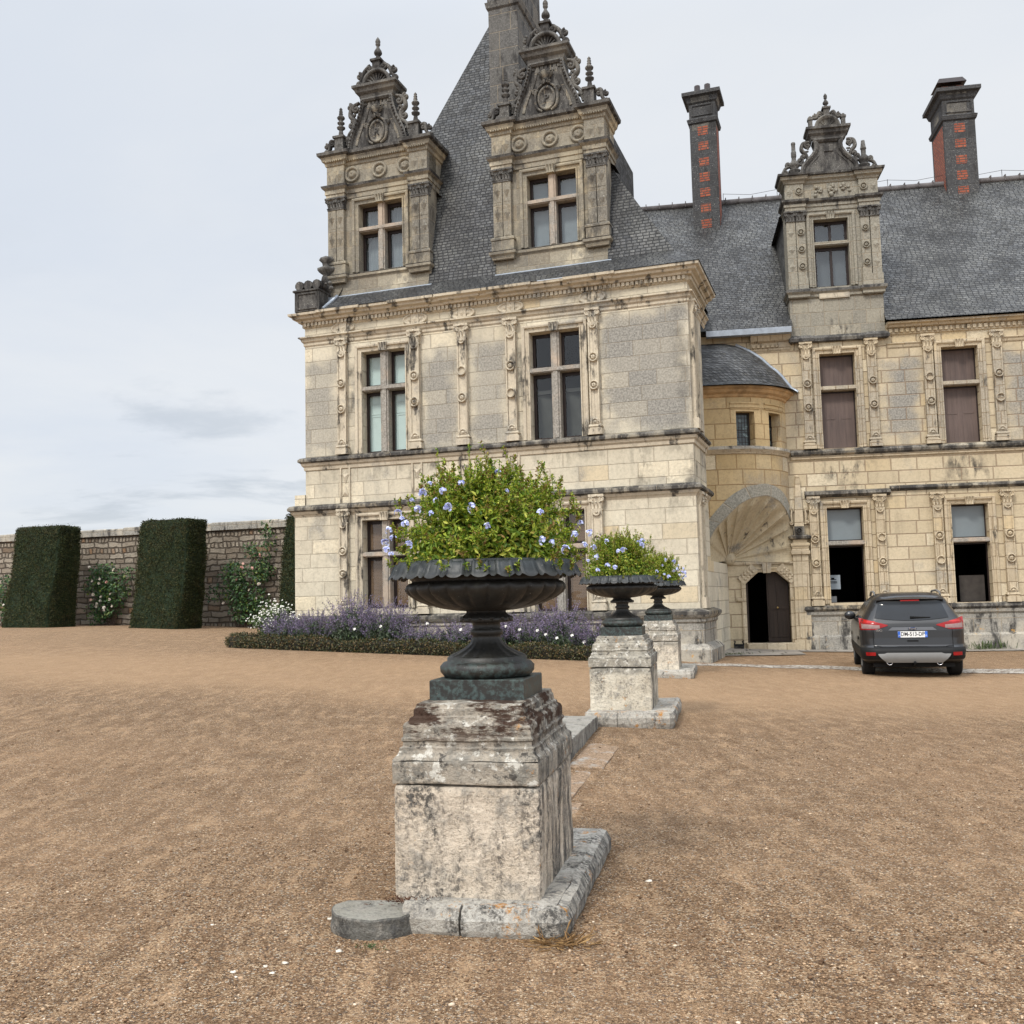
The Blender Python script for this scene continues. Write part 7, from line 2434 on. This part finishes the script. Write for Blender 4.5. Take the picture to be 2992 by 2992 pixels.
        # wheels and arches
        for wy in (.80, 3.52):
            a = MB()
            def arch(u, v, s=s, wy=wy):
                t = PI * (-.08 + 1.16 * u); r = .355 + .075 * v
                y = wy + r * math.cos(t); z = .34 + r * math.sin(t)
                return (side_x(y, max(.25, z), s) + s * .012, y, z)
            a.grid(arch, 24, 2); a.build('wheel_arch', black, body)
            t = MB()
            xo = s * (.685 if wy < 2 else .70)
            prof = [(.21, -.115), (.31, -.118), (.338, -.10), (.343, -.06), (.343, .06), (.338, .10), (.31, .118), (.21, .115)]
            i0 = len(t.v)
            t.lathe(prof, (0, 0, 0), 40, None, 0, 'z')
            for k in range(-3, 4):
                if k % 2: t.lathe([(.345, k * .026 - .004), (.3465, k * .026), (.345, k * .026 + .004)], (0, 0, 0), 40)
            t.xf(Matrix.Translation((xo + s * .1, wy, .343)) @ Matrix.Rotation(PI / 2, 4, 'Y'))
            wo = t.build('wheel', rub, T)
            rm = MB()
            rm.lathe([(.212, -.05), (.215, .105), (.20, .108), (.185, .06)], (0, 0, 0), 30)
            for k in range(5):
                an = 2 * PI * k / 5
                rm.tube([(.03 * math.cos(an), .03 * math.sin(an), .085), (.20 * math.cos(an), .20 * math.sin(an), .095)], [.045, .03], 6, flat=.5)
            rm.lathe([(.07, .05), (.06, .10), (.001, .105)], (0, 0, 0), 16)
            rm.xf(Matrix.Translation((xo + s * .1, wy, .343)) @ Matrix.Rotation(s * PI / 2, 4, 'Y'))
            rm.build('rim', silver, wo)


build_car()


# ------------------------------------------------------------------ loose stones, weeds
def build_pebbles():
    # relief grains near the viewer: one scatter nobody could count
    ico = bmesh.new(); bmesh.ops.create_icosphere(ico, subdivisions=1, radius=1.0)
    bv = np.array([v.co[:] for v in ico.verts]); bf = np.array([[v.index for v in f.verts] for f in ico.faces]); ico.free()
    n = 26000
    y = 2.5 + rng.random(n) ** 1.6 * 9.5; x = (rng.random(n) - .5) * 1.25 * (y + .3)
    s = np.clip(rng.lognormal(math.log(.0045), .32, n), .003, .014)
    S = np.stack([s * rng.uniform(.8, 1.5, n), s * rng.uniform(.8, 1.5, n), s * rng.uniform(.5, .9, n)], 1)
    a = rng.uniform(0, 2 * PI, n)
    V = np.empty((n, len(bv), 3)); jit = 1 + rng.normal(scale=.14, size=(n, len(bv), 1))
    q = bv[None] * S[:, None] * jit
    V[..., 0] = q[..., 0] * np.cos(a)[:, None] - q[..., 1] * np.sin(a)[:, None] + x[:, None]
    V[..., 1] = q[..., 0] * np.sin(a)[:, None] + q[..., 1] * np.cos(a)[:, None] + y[:, None]
    zz = np.array([gz(xx, yy) for xx, yy in zip(x, y)])
    V[..., 2] = q[..., 2] + (zz + s * .3)[:, None]
    F = (np.arange(n)[:, None, None] * len(bv) + bf[None]).reshape(-1, 3)
    g = G('gravel_grain')
    c = g.ramp(g.island(), [(0, (.075, .043, .024)), (.4, (.19, .114, .064)), (.75, (.30, .188, .11)), (.94, (.42, .29, .18)), (1.0, (.60, .50, .38))])
    o = quad_mesh('gravel', V.reshape(-1, 3), F, g.done(c, .9, None, spec=.15))
    tag(o, 'loose tan gravel grains over the courtyard', 'gravel', kind='stuff')
    # a few white chips one can pick out
    chips = [(-1.30, 4.62, .022), (-1.27, 4.56, .014), (-1.17, 4.68, .02), (-1.12, 4.60, .017), (-1.09, 4.72, .018), (-.87, 4.86, .022), (.74, 5.9, .02), (.62, 5.2, .014), (-1.6, 5.3, .012), (-1.0, 5.35, .018), (1.62, 3.6, .014), (.1, 3.3, .016)]
    for i, (x_, y_, r_) in enumerate(chips):
        b = MB(); r_ *= .72; b.ball((0, 0, 0), r_, 7, 0, rng.uniform(.8, 1.6), rng.uniform(.7, 1.1), rng.uniform(.35, .55))
        for k in range(len(b.v)): b.v[k] = tuple(np.array(b.v[k]) + rng.normal(scale=r_ * .12, size=3))
        o = b.build('stone_chip', plain('chalk_chip', (.55, .50, .42), .9, .2, 40)); o.location = (x_, y_, gz(x_, y_) + r_ * .2)
        tag(o, 'small white stone chip lying loose on the brown gravel near the viewer', 'stone chip', 'white stone chips on the gravel')


build_pebbles()


def tuft(label, x, y, rx_, ry_, n, L, mat, name='weed_tuft', cat='weed', up=.6, wf=.2):
    T = thing(name, label, cat, (x, y, gz(x, y)), 0)
    r = np.random.default_rng(int(abs(x * 100 + y * 10)))
    P = np.stack([r.normal(scale=rx_, size=n), r.normal(scale=ry_, size=n), np.zeros(n) + .003], 1)
    d = r.normal(size=(n, 3)); d[:, 2] = np.abs(d[:, 2]) * up + .15
    v, f = leaf_arrays(P, d, r.uniform(L * .6, L * 1.3, n), L * wf, .15)
    quad_mesh('leaves', v, f, M[mat], T)


M['straw'] = leaf_mat('dry_straw', [(0, (.22, .12, .045)), (1, (.36, .22, .09))], .1, .8)
M['moss'] = leaf_mat('dark_red_moss', [(0, (.05, .020, .012)), (1, (.11, .05, .025))], .1, .9)
tuft('low green weed patch in the gravel near the right edge', 4.12, 6.35, .16, .10, 160, .05, 'grass')
tuft('small lone green weed left of the weed patch near the right edge', 3.0, 5.8, .04, .03, 40, .03, 'grass')
tuft('tiny green weed in the gravel in front of the half round stone', -.72, 4.90, .03, .02, 40, .025, 'grass')
tuft('spray of dry straw on the gravel before the corner of the nearest slab', .17, 4.88, .06, .03, 110, .10, 'straw', 'straw_wisp', 'straw', .12, .035)
tuft('dark red moss tuft on the slab at the foot of the nearest pedestal', -.55, 5.22, .09, .03, 160, .03, 'moss', 'moss_tuft', 'moss', .3)
bpy.data.objects['moss_tuft'].location.z = .12
q_ = l2w(WO, WY, -2.9, -3.2)
tuft('green weeds along the paving edge near the pavilion plinth', q_.x, q_.y, .5, .06, 260, .07, 'grass')
q_ = l2w(WO, WY, 4.6, -.2)
tuft('dry weeds against the wing plinth, right of the car', q_.x, q_.y, .3, .05, 110, .22, 'daisyL', 'weed_tuft', 'weed', 2.5, .07)
